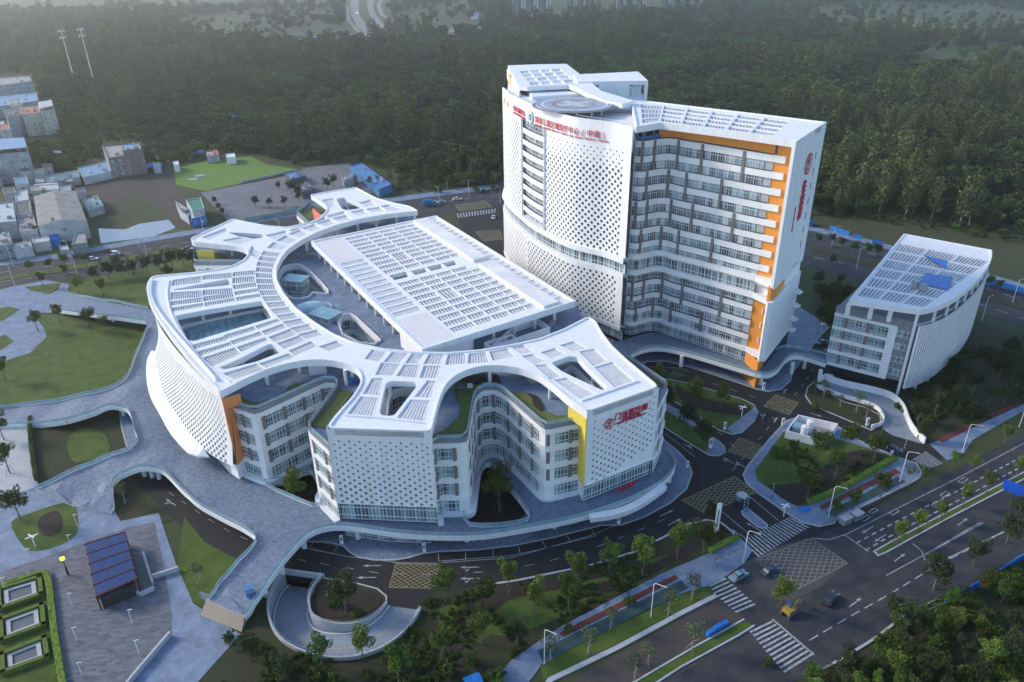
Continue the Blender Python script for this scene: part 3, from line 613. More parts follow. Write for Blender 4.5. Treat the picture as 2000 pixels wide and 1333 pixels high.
def court(path, rows=RWS, pier=2, unit=2.7, style='grid', sharp=False):
    fac.rows(path, rows[1:], unit, style, pier=pier, pw=.85); fac.rows(path, rows[:1], unit, style)
    for k in range(4):
        fac.band(path, 8.6 + 4.8 * k, 10.15 + 4.8 * k if k < 3 else 24.3, .28)
    fac.band(path, 24.3, ZP, .12, GY, 'parapet')
    rail(offset(path, .0), ZP, OUT, .9); panel_run('rail_glass', offset(path, -.02), ZP + .1, ZP + .85, 2.6, GB, OUT)
wp = rnd([v2(wcx[0])] + wcx[1:-1] + [v2(CL)], 1.5, 3, False); court(wp)
ep = [v2(CR)] + ecx; ep = rnd(ep, 1.4, 3, False); court(ep)
rp = [v2(F2)] + rcx; court(rp, unit=3.2)
bp = xy([(605, 395), (580, 416), (603, 436), (570, 452)], ZP); court(bp[::1], unit=3)
ap = xy([(378, 480), (379, 512), (470, 512)], ZP); court(ap, unit=3)
fac.done(300, GLT)
# deck level base of the courts: white ledges
for p in (wp, ep): wall(MB(), p, 4.0, 5.35, 1.3).build('court_ledge', W_, OUT)
# flat screens with round holes
def screen(A, B, z0, z1, rf, name='perforated_screen', dx=2.15, dy=.86):
    f, L = pathfn([v2(A), v2(B)])
    def fn(u, z, d): q = f(u, d); return (q.x, q.y, z)
    return perforated(fn, 0, L, z0, z1, dx, dy, rf).build(name, W_, OUT)
screen(CL, CR, 10.1, 29.9, lambda u, v: 0 if (u < .04 or u > .96 or v > .86 or v < .015) else (.27 + .16 * max(0, .62 - v) / .62 * (1.2 - .4 * u)))
screen(F1, F2, 9.9, 29.9, lambda u, v: 0 if (u < .06 or u > .97 or v < .02 + .35 * max(0, u - .35) or (v > .89 and u < .8) or v > .93 or (.12 < u < .85 and v > .78 + .02 * u)) else .28 + .14 * max(0, .7 - v) / .7)
for A, B, c in ((CL, CR, 'c'), (F1, F2, 'e')):
    p = [v2(A), v2(B)]; b = MB()
    for q, s in ((v2(A), 1), (v2(B), -1)):
        t = (v2(B) - v2(A)).normalized(); n = Vector((t.y, -t.x)); c0 = q + t * s * .15 - n * .45; b.box((c0.x, c0.y, 20), (.3, 1.0, 19.8), math.atan2(t.y, t.x))
    b.box(((A.x + B.x) / 2 + .3, (A.y + B.y) / 2 + .4, 10.1), ((B - A).length, 1.0, .25), math.atan2(B.y - A.y, B.x - A.x)); b.build('screen_edge', W_, OUT)
    gp = offset(p, -.62); f2 = Facade(OUT); f2.rows(gp, [(5.3, 9.9)], 2.4, 'grid', proud=.12); f2.done(300, GLT)
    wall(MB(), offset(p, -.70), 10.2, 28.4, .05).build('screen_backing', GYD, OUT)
    f3 = Facade(OUT); f3.rows(offset(p, -.62), [(11 + 4.8 * k, 13.6 + 4.8 * k) for k in range(4)], 2.6, 'two', proud=.02); f3.done(0)
# coloured end walls
def flank(A, B, z0, z1, m, th=.25, name='coloured_flank_wall'):
    wall(MB(), [A, B], z0, z1, th).build(name, m, OUT)
flank(v2(D1), wcx[0], 9.6, ZP + .05, OR2, .3); flank(v2(D1), v2(at(466, 757, ZR)), ZP + .1, 28.4, OR2, .3)
flank(ecx[-1], v2(F1), 9.6, ZP + .05, YE, .3); flank(v2(at(1112, 783, ZR)), v2(F1), ZP + .1, 28.4, YE, .3)
flank(v2(at(610, 400, ZR)), v2(at(632, 417, ZR)), ZT, 28.4, CO); flank(v2(at(382, 480, ZR)), v2(at(415, 481, ZR)), ZT, 28.4, YE)
# big curved shell on the left, perforated with small slots
Tl = smooth([tuple(at(*p, 29.0)) for p in [(303, 622), (330, 664), (370, 712), (405, 748), (429, 772)]], 6)
Bl = smooth([tuple(at(*p, 10.0)) for p in [(303, 687), (311, 734), (323, 774), (348, 814), (373, 850), (410, 887), (455, 912)]], 6)
def sub(l, u):
    L = [0]
    for a, b in zip(l, l[1:]): L.append(L[-1] + (b - a).length)
    s = u * L[-1]; i = 0
    while i < len(L) - 2 and L[i + 1] < s: i += 1
    return l[i].lerp(l[i + 1], (s - L[i]) / (L[i + 1] - L[i]))

def shell(u, z, d):
    u = min(max(u / 40, 0), 1); v = (29 - z) / 19; a, b = sub(Tl, u), sub(Bl, u); p = a.lerp(b, v); w = math.sin(v * math.pi) * -.9
    t = (sub(Tl, min(1, u + .02)) - sub(Tl, max(0, u - .02))); n = Vector((t.y, -t.x, 0)).normalized()
    return p + n * (d + w)
perforated(shell, 0, 40, 10, 29, 1.0, .95, lambda u, v: 0 if (u < .05 or u > .97 or v > .66 + .25 * u or v < .02) else .3 + .15 * (1 - v), .3, True).build('perforated_shell', W_, OUT)
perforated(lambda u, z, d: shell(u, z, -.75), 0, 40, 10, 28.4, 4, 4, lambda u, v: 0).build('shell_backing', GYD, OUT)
Lo = smooth([tuple(at(*p, 8.6)) for p in [(296, 685), (287, 704), (286, 739), (293, 774), (312, 809), (330, 842), (353, 870), (374, 888), (408, 892)]], 5)
Li = [Vector(sub(Bl, i / 24 * .83)) for i in range(25)]; Lo = [sub(Lo, i / 24) for i in range(25)]
mb = MB()
for i in range(24):
    a, b, c, d = Lo[i], Lo[i + 1], Li[i + 1], Li[i]
    mb.face([a, b, c + Vector((0, 0, .1)), d + Vector((0, 0, .1))]); mb.face([d - Vector((0, 0, .7)), c - Vector((0, 0, .7)), b - Vector((0, 0, .5)), a - Vector((0, 0, .5))]); mb.face([a - Vector((0, 0, .5)), b - Vector((0, 0, .5)), b, a])
mb.build('shell_lip', W_, OUT)
gl = xy([(330, 745), (365, 810), (400, 868), (452, 925)], 5.3); f4 = Facade(OUT); f4.rows(gl, [(5.3, 9.8)], 2.4, 'grid'); f4.done(300, GLT)
MB().slab([[v2(Vector(q)) for q in offset([Vector(p[:2]) for p in Tl], -1.2)] + [v2(D1)] + gl[::-1]], 9.9, 5.2).build('shell_base', W_, OUT)
# ---------------------------------------------------------------- the canopy
OL = [(372, 467), (412, 449), (453, 429), (478, 434), (520, 442), (560, 445), (600, 437), (625, 427), (638, 413), (637, 404), (622, 393), (605, 382), (650, 374), (695, 367), (712, 376), (735, 388), (762, 396), (800, 404), (818, 414),
      (790, 416), (750, 421), (700, 430), (655, 442), (618, 456), (590, 470), (563, 488), (550, 504), (540, 525), (541, 548), (553, 572), (578, 603), (612, 629), (650, 653), (692, 671), (750, 683), (812, 689), (875, 690.5), (940, 685), (1000, 675), (1050, 664), (1100, 645), (1148, 620),
      (1163, 628), (1175, 650), (1195, 677), (1225, 705), (1287, 757), (1147, 806), (1112, 783), (1082, 757), (1052, 735), (1018, 722), (980, 716), (945, 716), (912, 724), (885, 738), (868, 757), (857, 785), (842, 845), (638, 838), (657, 812), (690, 775), (704, 752), (705, 735), (696, 721), (672, 711), (640, 705), (600, 705), (560, 712), (520, 724), (475, 744), (430, 768),
      (405, 742), (370, 704), (335, 660), (305, 618), (290, 588), (286, 565), (289, 552), (297, 541), (340, 537), (375, 534), (425, 528), (455, 520), (476, 509), (485, 497), (480, 488), (462, 483), (425, 479), (376, 474)]
outl = rnd(xy(OL, ZR), 1.6, 3)
HOLES = [crop([(1780, 485), (1900, 488), (2050, 500), (2080, 520), (1990, 535), (1860, 515)], 0, 333, 4),
         [(657, 389), (668, 386), (675, 387), (709, 403), (706, 407), (677, 411), (668, 408), (660, 395)],
         [(337.5, 566), (403, 553), (446, 545), (448, 557), (403, 562), (340, 567.5)],
         [(342, 617), (400, 606), (510, 588), (520, 598), (532, 620), (524, 623), (378, 667), (367, 664), (353, 639)],
         [(426, 719), (470, 700), (522, 673), (531, 672), (549, 684), (547, 689), (500, 707), (439, 722)],
         [(753, 749), (763, 744), (811, 746), (817, 751), (770.5, 811), (760, 813), (744, 811), (741, 804)],
         [(1076, 709), (1110, 696), (1128, 697), (1140, 711), (1185, 755), (1184, 761), (1175, 762), (1130, 741), (1098, 726)]]
holes = [rnd(xy(h, ZR), .8, 3) for h in HOLES]
Q = []   # louvre panels: quads (a, b, c, d) in plan, slats run a-d; style
def addq(l, ox, oy, s, st): 
    for q in l: p = xy(crop(q, ox, oy, s), ZR); c = sum(p, Vector((0, 0))) / 4; Q.append(([v.lerp(c, -.08) for v in p], st))
addq([[(385, 262), (678, 220), (668, 290), (372, 325)], [(718, 212), (1000, 185), (1000, 240), (704, 258)],
      [(362, 398), (672, 380), (672, 445), (360, 472)], [(710, 372), (1005, 352), (1008, 402), (706, 428)], [(360, 495), (682, 452), (684, 498), (364, 536)], [(714, 442), (1012, 405), (1022, 448), (722, 492)], [(370, 565), (688, 512), (690, 550), (385, 602)], [(726, 508), (1030, 458), (1036, 492), (735, 545)],
      [(1035, 178), (1262, 158), (1255, 205), (1030, 222)], [(1030, 238), (1252, 222), (1250, 280), (1028, 298)], [(1030, 318), (1262, 290), (1272, 332), (1045, 362)], [(1050, 388), (1290, 352), (1298, 385), (1060, 425)], [(1065, 450), (1308, 412), (1318, 445), (1080, 485)],
      [(580, 968), (918, 878), (932, 918), (612, 1010)], [(936, 858), (1240, 768), (1262, 805), (962, 900)], [(1275, 758), (1500, 685), (1540, 710), (1310, 790)], [(640, 1040), (985, 938), (1000, 970), (680, 1080)], [(1005, 922), (1308, 825), (1342, 858), (1045, 958)], [(1342, 815), (1560, 738), (1608, 775), (1390, 855)],
      [(712, 1105), (1035, 998), (1095, 1060), (815, 1190)], [(1080, 985), (1365, 888), (1402, 915), (1128, 1036)], [(1418, 880), (1640, 795), (1715, 850), (1490, 930)], [(1515, 945), (1740, 865), (1810, 915), (1590, 1005)], [(1640, 1025), (1865, 930), (1940, 975), (1710, 1075)],
      [(930, 1275), (1270, 1172), (1360, 1230), (1060, 1333)], [(1320, 1165), (1620, 1062), (1690, 1095), (1400, 1208)]], 270, 500, 5.553, 'd')
addq([[(980, 172), (1120, 182), (1060, 268), (935, 262)], [(1155, 187), (1270, 190), (1245, 283), (1100, 272)], [(1310, 195), (1435, 198), (1405, 288), (1280, 285)], [(905, 295), (985, 292), (958, 420), (838, 408)], [(818, 438), (950, 448), (915, 580), (722, 565)], [(1335, 312), (1398, 316), (1355, 438), (1240, 432)], [(1205, 462), (1348, 468), (1305, 618), (1108, 595)],
      [(905, 70), (1012, 85), (955, 158), (850, 138)], [(1060, 90), (1180, 98), (1120, 168), (1000, 162)], [(1215, 100), (1305, 104), (1265, 176), (1165, 172)], [(1350, 106), (1460, 108), (1435, 180), (1310, 178)], [(1500, 108), (1620, 102), (1620, 175), (1480, 185)]], 500, 666, 3.992, 'c')
addq([[(758, 175), (925, 158), (960, 262), (748, 275)], [(985, 152), (1165, 118), (1250, 195), (1020, 245)]], 780, 660, 5.553, 'c')
addq([[(530, 85), (640, 65), (735, 150), (635, 190)], [(652, 208), (785, 170), (940, 305), (800, 355)], [(182, 192), (268, 186), (378, 268), (300, 298)], [(338, 308), (428, 292), (638, 405), (532, 445)], [(0, 52), (85, 32), (165, 78), (75, 103)], [(82, 120), (160, 103), (262, 152), (177, 182)], [(230, 90), (330, 58), (408, 98), (305, 133)], [(380, 35), (478, 5), (575, 50), (480, 82)], [(150, 0), (240, -22), (325, 25), (232, 68)], [(300, -45), (390, -75), (470, -25), (385, 10)]], 1000, 666, 3.992, 'c')
addq([[(462, 272), (605, 252), (640, 345), (565, 368)], [(760, 212), (940, 192), (1045, 255), (880, 300)], [(940, 308), (1085, 270), (1170, 330), (1030, 360)], [(1230, 350), (1330, 335), (1560, 400), (1320, 410)][:4], [(840, 425), (985, 395), (1070, 440), (910, 470)], [(1040, 388), (1200, 362), (1290, 410), (1110, 435)], [(645, 450), (790, 420), (890, 465), (730, 500)]], 560, 350, 6.667, 'f')
addq([[(1580, 520), (1750, 455), (1790, 470), (1640, 540)], [(1870, 520), (1990, 540), (1850, 580), (1740, 545)]], 0, 333, 4, 'f')
# two rows of panels along the curved inner ring
RI = [(788, 411), (750, 416), (700, 425), (654, 437), (616, 450), (587, 465), (559, 483), (545, 501), (535, 524), (536, 549), (548, 576), (574, 608), (608, 635), (647, 659), (690, 678)]
RM = [(780, 402), (740, 406), (690, 416), (640, 428), (600, 441), (563, 456), (533, 472), (513, 490), (501, 512), (498, 542), (506, 572), (528, 606), (562, 640), (602, 668), (652, 694)]
RO = [(770, 400), (735, 400), (690, 408), (638, 421), (597, 441), (556, 450), (520, 458), (493, 474), (484, 500)]
def ring(A, B, n, u0, u1, st, m=.09):
    a = smooth(xy(A, ZR), 4); b = smooth(xy(B, ZR), 4)
    for i in range(n):
        s0, s1 = u0 + (u1 - u0) * (i + m) / n, u0 + (u1 - u0) * (i + 1 - m) / n
        p = [sub(a, s0), sub(a, s1), sub(b, s1), sub(b, s0)]
        w = .05; q = [p[0].lerp(p[3], w), p[1].lerp(p[2], w), p[2].lerp(p[1], w), p[3].lerp(p[0], w)]
        Q.append(([q[0], q[3], q[2], q[1]], st))
ring(RI, RM, 9, 0, .42, 'f'); ring(RI, RM, 17, .43, .985, 'd')
ring(RM[:9], RO, 8, 0.02, .98, 'f')
RI2 = [(1010, 668), (1050, 657), (1095, 641), (1128, 629)]; 
def shrink(q, k=.0):
    c = sum(q, Vector((0, 0))) / 4; return [p.lerp(c, k) for p in q]
Qok = []
for q, st in Q:
    q = [Vector(p) for p in q]; c = sum(q, Vector((0, 0))) / 4
    if all(inside(p, outl) for p in q) and not any(inside(p, h) for h in holes for p in q + [c]) and not any(inside(p, o) or inside(c, o) for o, _ in Qok for p in q): Qok.append((q, st))
MB().slab([outl] + holes + [q for q, _ in Qok], ZR, 28.5).build('canopy', W_, OUT)
def louvre(q, st, z, par, name='louvre_panel', m=WF):
    a, b, c, d = q; L = ((b - a).length + (c - d).length) / 2
    pitch, fill_, dz = {'d': (.62, .55, .25), 'c': (.62, .76, .15), 'f': (1.6, .95, .1), 'o': (.9, .5, .3)}[st]
    n = max(3, int(L / pitch)); mb = MB()
    for i in range(n):
        t0, t1 = i / n, (i + fill_) / n; p = [a.lerp(b, t0), a.lerp(b, t1), d.lerp(c, t1), d.lerp(c, t0)]
        ar = (p[1] - p[0]).cross(p[3] - p[0]) if hasattr(p[0], 'cross') else 0
        mb.prism([(v.x, v.y) for v in p], z - dz, z)
    mb.build(name, m, par)
for i, (q, st) in enumerate(Qok): louvre(q, st, ZR - (.5 if st == 'f' else .3), OUT)
# raised rim along the canopy edge and the white upstand on the left arm
rim = [v for v in outl]; MB().slab([rim, offset(rim, .0, True)], ZR + .01, ZR) if 0 else None
ar = sum(rim[i].x * rim[(i + 1) % len(rim)].y - rim[(i + 1) % len(rim)].x * rim[i].y for i in range(len(rim)))
rin = offset(rim, .45 if ar < 0 else -.45, True); MB().slab([rim, rin], ZR + .35, ZR - .01).build('canopy_rim', W_, OUT)
lp = smooth(xy([(300, 548), (296, 565), (300, 590), (318, 620), (352, 662), (390, 704), (424, 745)], ZR), 4); wall(MB(), lp, ZR, ZR + .9, .35).build('roof_upstand', W_, OUT)
lp = smooth(xy([(332, 548), (328, 575), (335, 610), (352, 645), (385, 690), (420, 726), (450, 747)], ZR), 4); wall(MB(), lp, ZR, ZR + .35, .3).build('roof_upstand', W_, OUT)
for l in ([(675, 812), (733, 816), (825, 826)], [(1134, 784), (1245, 745)]): wall(MB(), xy(l, ZR), ZR, ZR + .4, .35).build('roof_upstand', W_, OUT)
# fascia panels
for l in ([(430, 768), (475, 744), (520, 724), (560, 712), (600, 705), (640, 705), (672, 711), (696, 721), (705, 735), (704, 752), (690, 775), (657, 812), (638, 838)], [(842, 845), (857, 785), (868, 757), (885, 738), (912, 724), (945, 716), (980, 716), (1018, 722), (1052, 735), (1082, 757), (1112, 783), (1147, 806)]):
    panel_run('fascia_panel', smooth(xy(l, ZR), 3), 28.5, 30.3, 1.25, W_, OUT, .08, .05, 60)
cols = [(523, 760, 8), (585, 733, 8), (676, 760, 8), (1073, 780, 8), (957, 740, 8), (1155, 735, 8), (690, 770, 8)]
ccm = MB().cyl((0, 0, 0), .45, 4.2, 12).mesh('column', W_)
for x, y in [(523, 752), (586, 728), (677, 752), (690, 745), (1074, 778), (957, 752), (1158, 748), (763, 775), (452, 620), (399, 630), (525, 600), (540, 700), (476, 715), (403, 570), (640, 470), (660, 460), (700, 450), (735, 445), (775, 438), (810, 430), (600, 490), (455, 500), (480, 497), (680, 415), (700, 408)]:
    p = at(x, y, ZT); link('column', ccm, OUT, (p.x, p.y, ZT))
# terrace lawns and beds
def lawn_on(px, m, z=ZT + .06, ns='roof_lawn', sm=0):
    p = xy(px, z)
    if sm: p = smooth(p, sm, True)
    MB().slab([p], z + .2, z - .1).build(ns, m, OUT)
RG = mat('sedum_roof', (.13, .16, .045), .95, 0, .4, col2=(.09, .12, .035), bump=.4, detail=8)
lawn_on(crop([(225, 700), (430, 788), (1110, 485), (1020, 480), (830, 520), (760, 580), (620, 660), (480, 705), (370, 690), (280, 650)], 420, 660, 5.553), RG)
lawn_on(crop([(1045, 958), (1200, 985), (1490, 600), (1370, 550)], 420, 660, 5.553), RG)
lawn_on(crop([(345, 1072), (715, 1076), (735, 1010), (800, 640), (850, 560), (870, 530), (640, 470), (600, 540), (600, 620), (660, 760), (640, 860), (500, 1000)], 780, 660, 5.553), RG)
lawn_on(crop([(640, 465), (870, 528), (930, 515), (1080, 522), (1100, 480), (1060, 400), (900, 375), (760, 400)], 780, 660, 5.553), SO)
lawn_on(crop([(1180, 590), (1580, 945), (1920, 885), (1840, 850), (1700, 850), (1560, 790), (1500, 660), (1400, 610)], 780, 660, 5.553), RG)
lawn_on(crop([(1380, 600), (1500, 640), (1550, 720), (1570, 790), (1540, 810), (1450, 740), (1440, 660)], 780, 660, 5.553), SO, ZT + .14)
lawn_on([(383, 503), (400, 512), (440, 515), (455, 508), (430, 495), (400, 492)], RG); lawn_on([(583, 417), (603, 434), (618, 420), (640, 412), (615, 404)], RG)
lawn_on([(1222, 700), (1296, 750), (1288, 756), (1216, 706)], RG)
# skylight, light wells, glass halls, dome
p = SK; a_ = sum(p[i].x * p[(i + 1) % len(p)].y - p[(i + 1) % len(p)].x * p[i].y for i in range(len(p)))
MB().slab([p, offset(p, (.9 if a_ < 0 else -.9), True)], ZT + 1.3, ZT).build('skylight_kerb', W_, OUT)
SKI = offset(p, (.9 if a_ < 0 else -.9), True)
A_, B_, C_, D_ = xy([(360, 700), (350, 650), (520, 605), (540, 640)], ZT)
for i in range(12):
    for j in range(3):
        f = lambda u, v: (A_ * (1 - u) + D_ * u) * (1 - v) + (B_ * (1 - u) + C_ * u) * v
        q = [f(i / 12 + .003, j / 3 + .01), f((i + 1) / 12 - .003, j / 3 + .01), f((i + 1) / 12 - .003, (j + 1) / 3 - .01), f(i / 12 + .003, (j + 1) / 3 - .01)]
        if all(inside(v, SKI) for v in q) or inside(sum(q, Vector((0, 0))) / 4, SKI):
            mb = MB(); mb.prism([(v.x, v.y) for v in q], ZT + .75, ZT + .85); mb.build('skylight_pane', GLR, OUT)
for wl_, nm in ((W1, 'light_well'), (W2, 'light_well'), (HF, 'light_well'), (HE, 'light_well')):
    a_ = sum(wl_[i].x * wl_[(i + 1) % len(wl_)].y - wl_[(i + 1) % len(wl_)].x * wl_[i].y for i in range(len(wl_)))
    q = wl_ if a_ > 0 else wl_[::-1]   # interior on the right... facing the void
    q = q[::-1] + [q[-1]]
    if nm: 
        fw = Facade(OUT); qq = [Vector(v) for v in q]
        fw.rows(qq, [(RWS[3][0] - 4.8 * k, RWS[3][1] - 4.8 * k) for k in range(2)], 2.2, 'two', proud=.05); fw.band(qq, 22.8, 25.0, .3, W_, 'well_edge'); fw.band(qq, 18.2, 19.7, .3, W_, 'well_edge'); fw.done(60, GLT)
        rail(offset(qq, -.3), 25.0, OUT, 1.0)
        MB().slab([wl_], 10.2, 10.0).build('well_floor', PV2, OUT)
def glasshall(px, w, d, h, rz, z):
    c = at(*px, z); e = MB(); e.box((c.x, c.y, z + h + .1), (w + .8, d + .8, .2), rz); e.build('glass_hall_roof', GLR, OUT)
    t = Vector((math.cos(rz), math.sin(rz))); n = Vector((-t.y, t.x)); k = [v2(c) + t * (sx * w / 2) + n * (sy * d / 2) for sx, sy in ((-1, -1), (1, -1), (1, 1), (-1, 1), (-1, -1))]
    f = Facade(OUT)
    for a, b in zip(k, k[1:]): f.rows([a, b], [(z, z + h)], 1.6, 'grid')
    f.done(60, GLT); MB().box((c.x, c.y, z + h / 2), (w - .1, d - .1, h), rz).build('glass_hall_core', GLT, OUT)
glasshall((580, 572), 7, 5, 5.0, -.25, 21); glasshall((640, 648), 7.5, 5.5, 6.0, -.55, 20)
c = at(610, 600, 25.4); mb = MB(); n = 20
for k in range(5):
    for i in range(n):
        def S(i, k): a = 2 * math.pi * i / n; r = math.cos(k / 5 * math.pi / 2); return (c.x + 5.2 * r * math.cos(a), c.y + 4.2 * r * math.sin(a), 25.2 + 1.3 * math.sin(k / 5 * math.pi / 2))
        mb.face([S(i, k), S(i + 1, k), S(i + 1, k + 1), S(i, k + 1)])
mb.build('glass_dome', GLR, OUT); MB().slab([[Vector((c.x + 5.7 * math.cos(k * .2618), c.y + 4.7 * math.sin(k * .2618))) for k in range(24)]], 25.2, ZT).build('dome_kerb', W_, OUT)
# ---------------------------------------------------------------- middle roof with its grid of louvres
MR = empty('plant_roof', (0, 0, 0), label='large flat white rectangular roof with a grid of louvred openings in the middle of the star-shaped block', cat='roof')
bA, bB, bC, bD = xy([(608, 473), (852, 423), (1124, 590), (825, 685)], ZR)
def bil(u, v): return (bA * (1 - u) + bB * u) * (1 - v) + (bD * (1 - u) + bC * u) * v
mq = []
def cell(u0, u1, v0, v1, st): mq.append(([bil(u0, v0), bil(u1, v0), bil(u1, v1), bil(u0, v1)], st))
UC = [(.235, .36), (.385, .475), (.50, .59), (.615, .705), (.725, .765)]
for r in range(22):
    v0 = .035 + r * .0425
    if r in (10, 11): continue
    for k, (a, b) in enumerate(UC):
        if r in (6, 7, 15, 16) and k == 1: continue
        if r in (12,) and k > 3: continue
        cell(a - .008, b + .008, v0 - .001, v0 + .0285, 'o')
cell(.385, .475, .035 + 6 * .0425, .035 + 7 * .0425 + .03, 'o'); cell(.385, .475, .035 + 15 * .0425, .035 + 16 * .0425 + .03, 'o')
for r in range(12): cell(.035, .20, .27 + r * .0425, .27 + r * .0425 + .032, 'c')
for r in range(24): cell(.925, .97, .03 + r * .0395, .03 + r * .0395 + .028, 'f')
slots = [[bil(.235, .465), bil(.35, .465), bil(.35, .512), bil(.235, .512)]] + [[bil(a, .472), bil(b, .472), bil(b, .512), bil(a, .512)] for a, b in ((.38, .48), (.495, .595), (.61, .70))]
MB().slab([[bA, bB, bC, bD]] + [q for q, _ in mq] + slots, ZR, 28.5).build('roof_slab', W_, MR)
for q, st in mq: louvre(q, st, ZR - .2, MR)
MB().slab([[bA, bB, bC, bD], [bil(.012, .008), bil(.988, .008), bil(.988, .992), bil(.012, .992)]], ZR + .4, ZR - .02).build('roof_rim', W_, MR)
for v0, v1 in ((.02, .53), (.57, .985)):
    MB().slab([[bil(.79, v0), bil(.90, v0), bil(.90, v1), bil(.79, v1)]], ZR + 1.0, ZR).build('raised_roof_box', WR, MR)
for v0, v1 in ((.01, .26), (.79, .99)): MB().slab([[bil(.03, v0), bil(.205, v0), bil(.205, v1), bil(.03, v1)]], ZR + .06, ZR).build('flat_roof_field', mat('pale_pink_roof_membrane', (.72, .70, .69), .7, .06, .2), MR)
MB().slab([[bil(.16, .05), bil(.86, .05), bil(.86, .80), bil(.16, .80)]], 27.4, ZT + .02, 0, 1).build('plant_room', [GY, W_], MR)
for i in range(14):
    q = bil(.03, .03 + i * .072); link('column', ccm, MR, (q.x, q.y, ZT)); q = bil(.04 + i * .07, .975)
    if i % 2 == 0: link('column', ccm, MR, (q.x, q.y, ZT))
fm = Facade(MR); fm.rows([bil(.155, .95), bil(.155, .05)][::-1], [(24.8, 27.2)], 5.0, 'four', proud=-.1) if 0 else None
MB().slab([[bil(.0, .84), bil(.3, .84), bil(.3, .995), bil(.0, .995)]], 28.5, ZT + .02).build('stair_core', W_, MR)
for l in ([(1000, 640), (1050, 625), (1075, 642), (960, 680)], [(945, 672), (1000, 655), (1012, 668), (960, 684)]):
    p = xy(l, 26); a_ = sum(p[i].x * p[(i + 1) % 4].y - p[(i + 1) % 4].x * p[i].y for i in range(4)); MB().slab([p, offset(p, -.3 if a_ > 0 else .3, True)], 26.5, ZT + .02).build('terrace_screen_wall', W_, MR)
panel_run('fascia_panel', [bD, bC], 28.5, 30.4, 1.6, W_, MR, .08, .05, 60); panel_run('fascia_panel', [bA, bD], 28.5, 30.4, 2.4, W_, MR, .08, .05, 60)
plm = MB().cyl((0, 0, 0), .5, 1.6, 10).box((1.3, 0, .7), (1.4, 1.2, 1.4)).box((2.6, .2, .5), (.8, 1.5, 1.0)).mesh('machine', ME)
for i, (x, y, w) in enumerate([(602, 503, 'on the pale terrace left of the louvred roof'), (965, 690, 'under the near end of the louvred roof, left one'), (995, 668, 'under the near end of the louvred roof, right one'), (1075, 640, 'by the far right corner under the louvred roof'), (500, 690, 'seen through the lower left gap of the star canopy')]):
    p = at(x, y, ZT); o = link('air_handling_unit', plm, None, (p.x, p.y, ZT + .02), .4 * i); tag(o, 'grey air handling machine ' + w, 'machine', 'rooftop machines')
def simple(name, label, cat, mb, mats, group=None): return mb.build(name, mats, None, label=label, cat=cat, group=group)
p = at(689, 748, ZT); simple('storage_crate', 'bright blue crate on the roof terrace under the curved canopy edge', 'crate', MB().box((p.x, p.y, ZT + .75), (1.6, 1.3, 1.2), .3).box((p.x, p.y, ZT + 1.4), (1.7, 1.4, .12), .3).box((p.x, p.y, ZT + .1), (1.5, 1.2, .14), .3), BT)
p = at(918, 757, ZT); simple('white_board', 'white board lying on the dark bed of the roof garden', 'board', MB().box((p.x, p.y, ZT + .5), (1.3, 2.2, .12), .1).box((p.x, p.y, ZT + .38), (1.2, .1, .2), .1), W_)
p = at(902, 762, ZT); simple('blue_sheet_bundle', 'small blue grey bundle beside the white board on the roof garden', 'bundle', MB().tube([(p.x - 1, p.y, ZT + .5), (p.x - .3, p.y + .1, ZT + .6), (p.x + .5, p.y - .05, ZT + .6), (p.x + .9, p.y, ZT + .45)], .3, 6, r2=.2), BS)
p = at(622, 728, ZT); simple('roof_hut', 'small white plant hut on the terrace beneath the curved canopy', 'hut', MB().box((p.x, p.y, ZT + 1.4), (4.2, 2.4, 2.8), .15).box((p.x, p.y, ZT + 2.85), (4.6, 2.8, .15), .15), W_)
tp = at(1040, 745, ZT); simple('concrete_plinth', 'white square plinth standing on the paved roof terrace by the right arm', 'plinth', MB().box((tp.x, tp.y, ZT + .8), (1.8, 1.8, 1.6), .5).box((tp.x, tp.y, ZT + 1.66), (2.0, 2.0, .12), .5), CC)
# ================================================================ ELEVATED DECK
DK = empty('elevated_deck', (0, 0, 0), label='pale paved elevated walkway deck curving round the star-shaped block with glass balustrades', cat='walkway')
CT = [(300, 640, 5), (262, 700, 5), (255, 760, 5), (262, 835, 5), (270, 862, 5), (300, 900, 5), (280, 912, 5), (380, 975, 5), (480, 1030, 5), (560, 1040, 5), (700, 1030, 5), (1000, 1040, 5), (1250, 960, 5), (1310, 900, 5), (400, 900, 5), (600, 1000, 5), (500, 1050, 5), (800, 900, 5), (1000, 900, 5), (350, 800, 5), (300, 610, 5), (490, 1090, 4.6), (555, 1090, 4.8), (175, 805, 3.3), (225, 790, 4.7), (180, 780, 3.3), (90, 800, 1.4), (62, 826, .9), (15, 800, .25), (0, 826, .25), (-60, 810, .2), (235, 884, 4.6), (160, 912, 2.8), (70, 952, .5), (215, 945, 3.0), (140, 985, .3), (225, 1000, .5), (180, 1000, .3), (180, 970, 1.2), (225, 600, 4.2), (170, 592, 2.5), (130, 580, .5), (100, 600, .5), (250, 615, 4.7), (470, 1090, 4.5), (540, 1110, 4.4), (440, 1130, 3.2), (500, 1160, 3.2), (415, 1165, 2.0), (480, 1195, 2.0)]
CTW = [(at(x, y, z).x, at(x, y, z).y, z) for x, y, z in CT]
def zd(x, y):
    s = w = 0
    for a, b, z in CTW:
        d = 1 / (((x - a) ** 2 + (y - b) ** 2) ** 1.15 + .01); s += z * d; w += d
    return s / w
def onk(l):
    out = []
    for p in l:
        z = 4
        for _ in range(6): q = at(p[0], p[1], z); z = zd(q.x, q.y)
        out.append(Vector((q.x, q.y)))
    return out
e_top = [(290, 640), (278, 668), (266, 695), (256, 725), (238, 748), (205, 764), (150, 776), (80, 789), (15, 797), (-60, 806)]
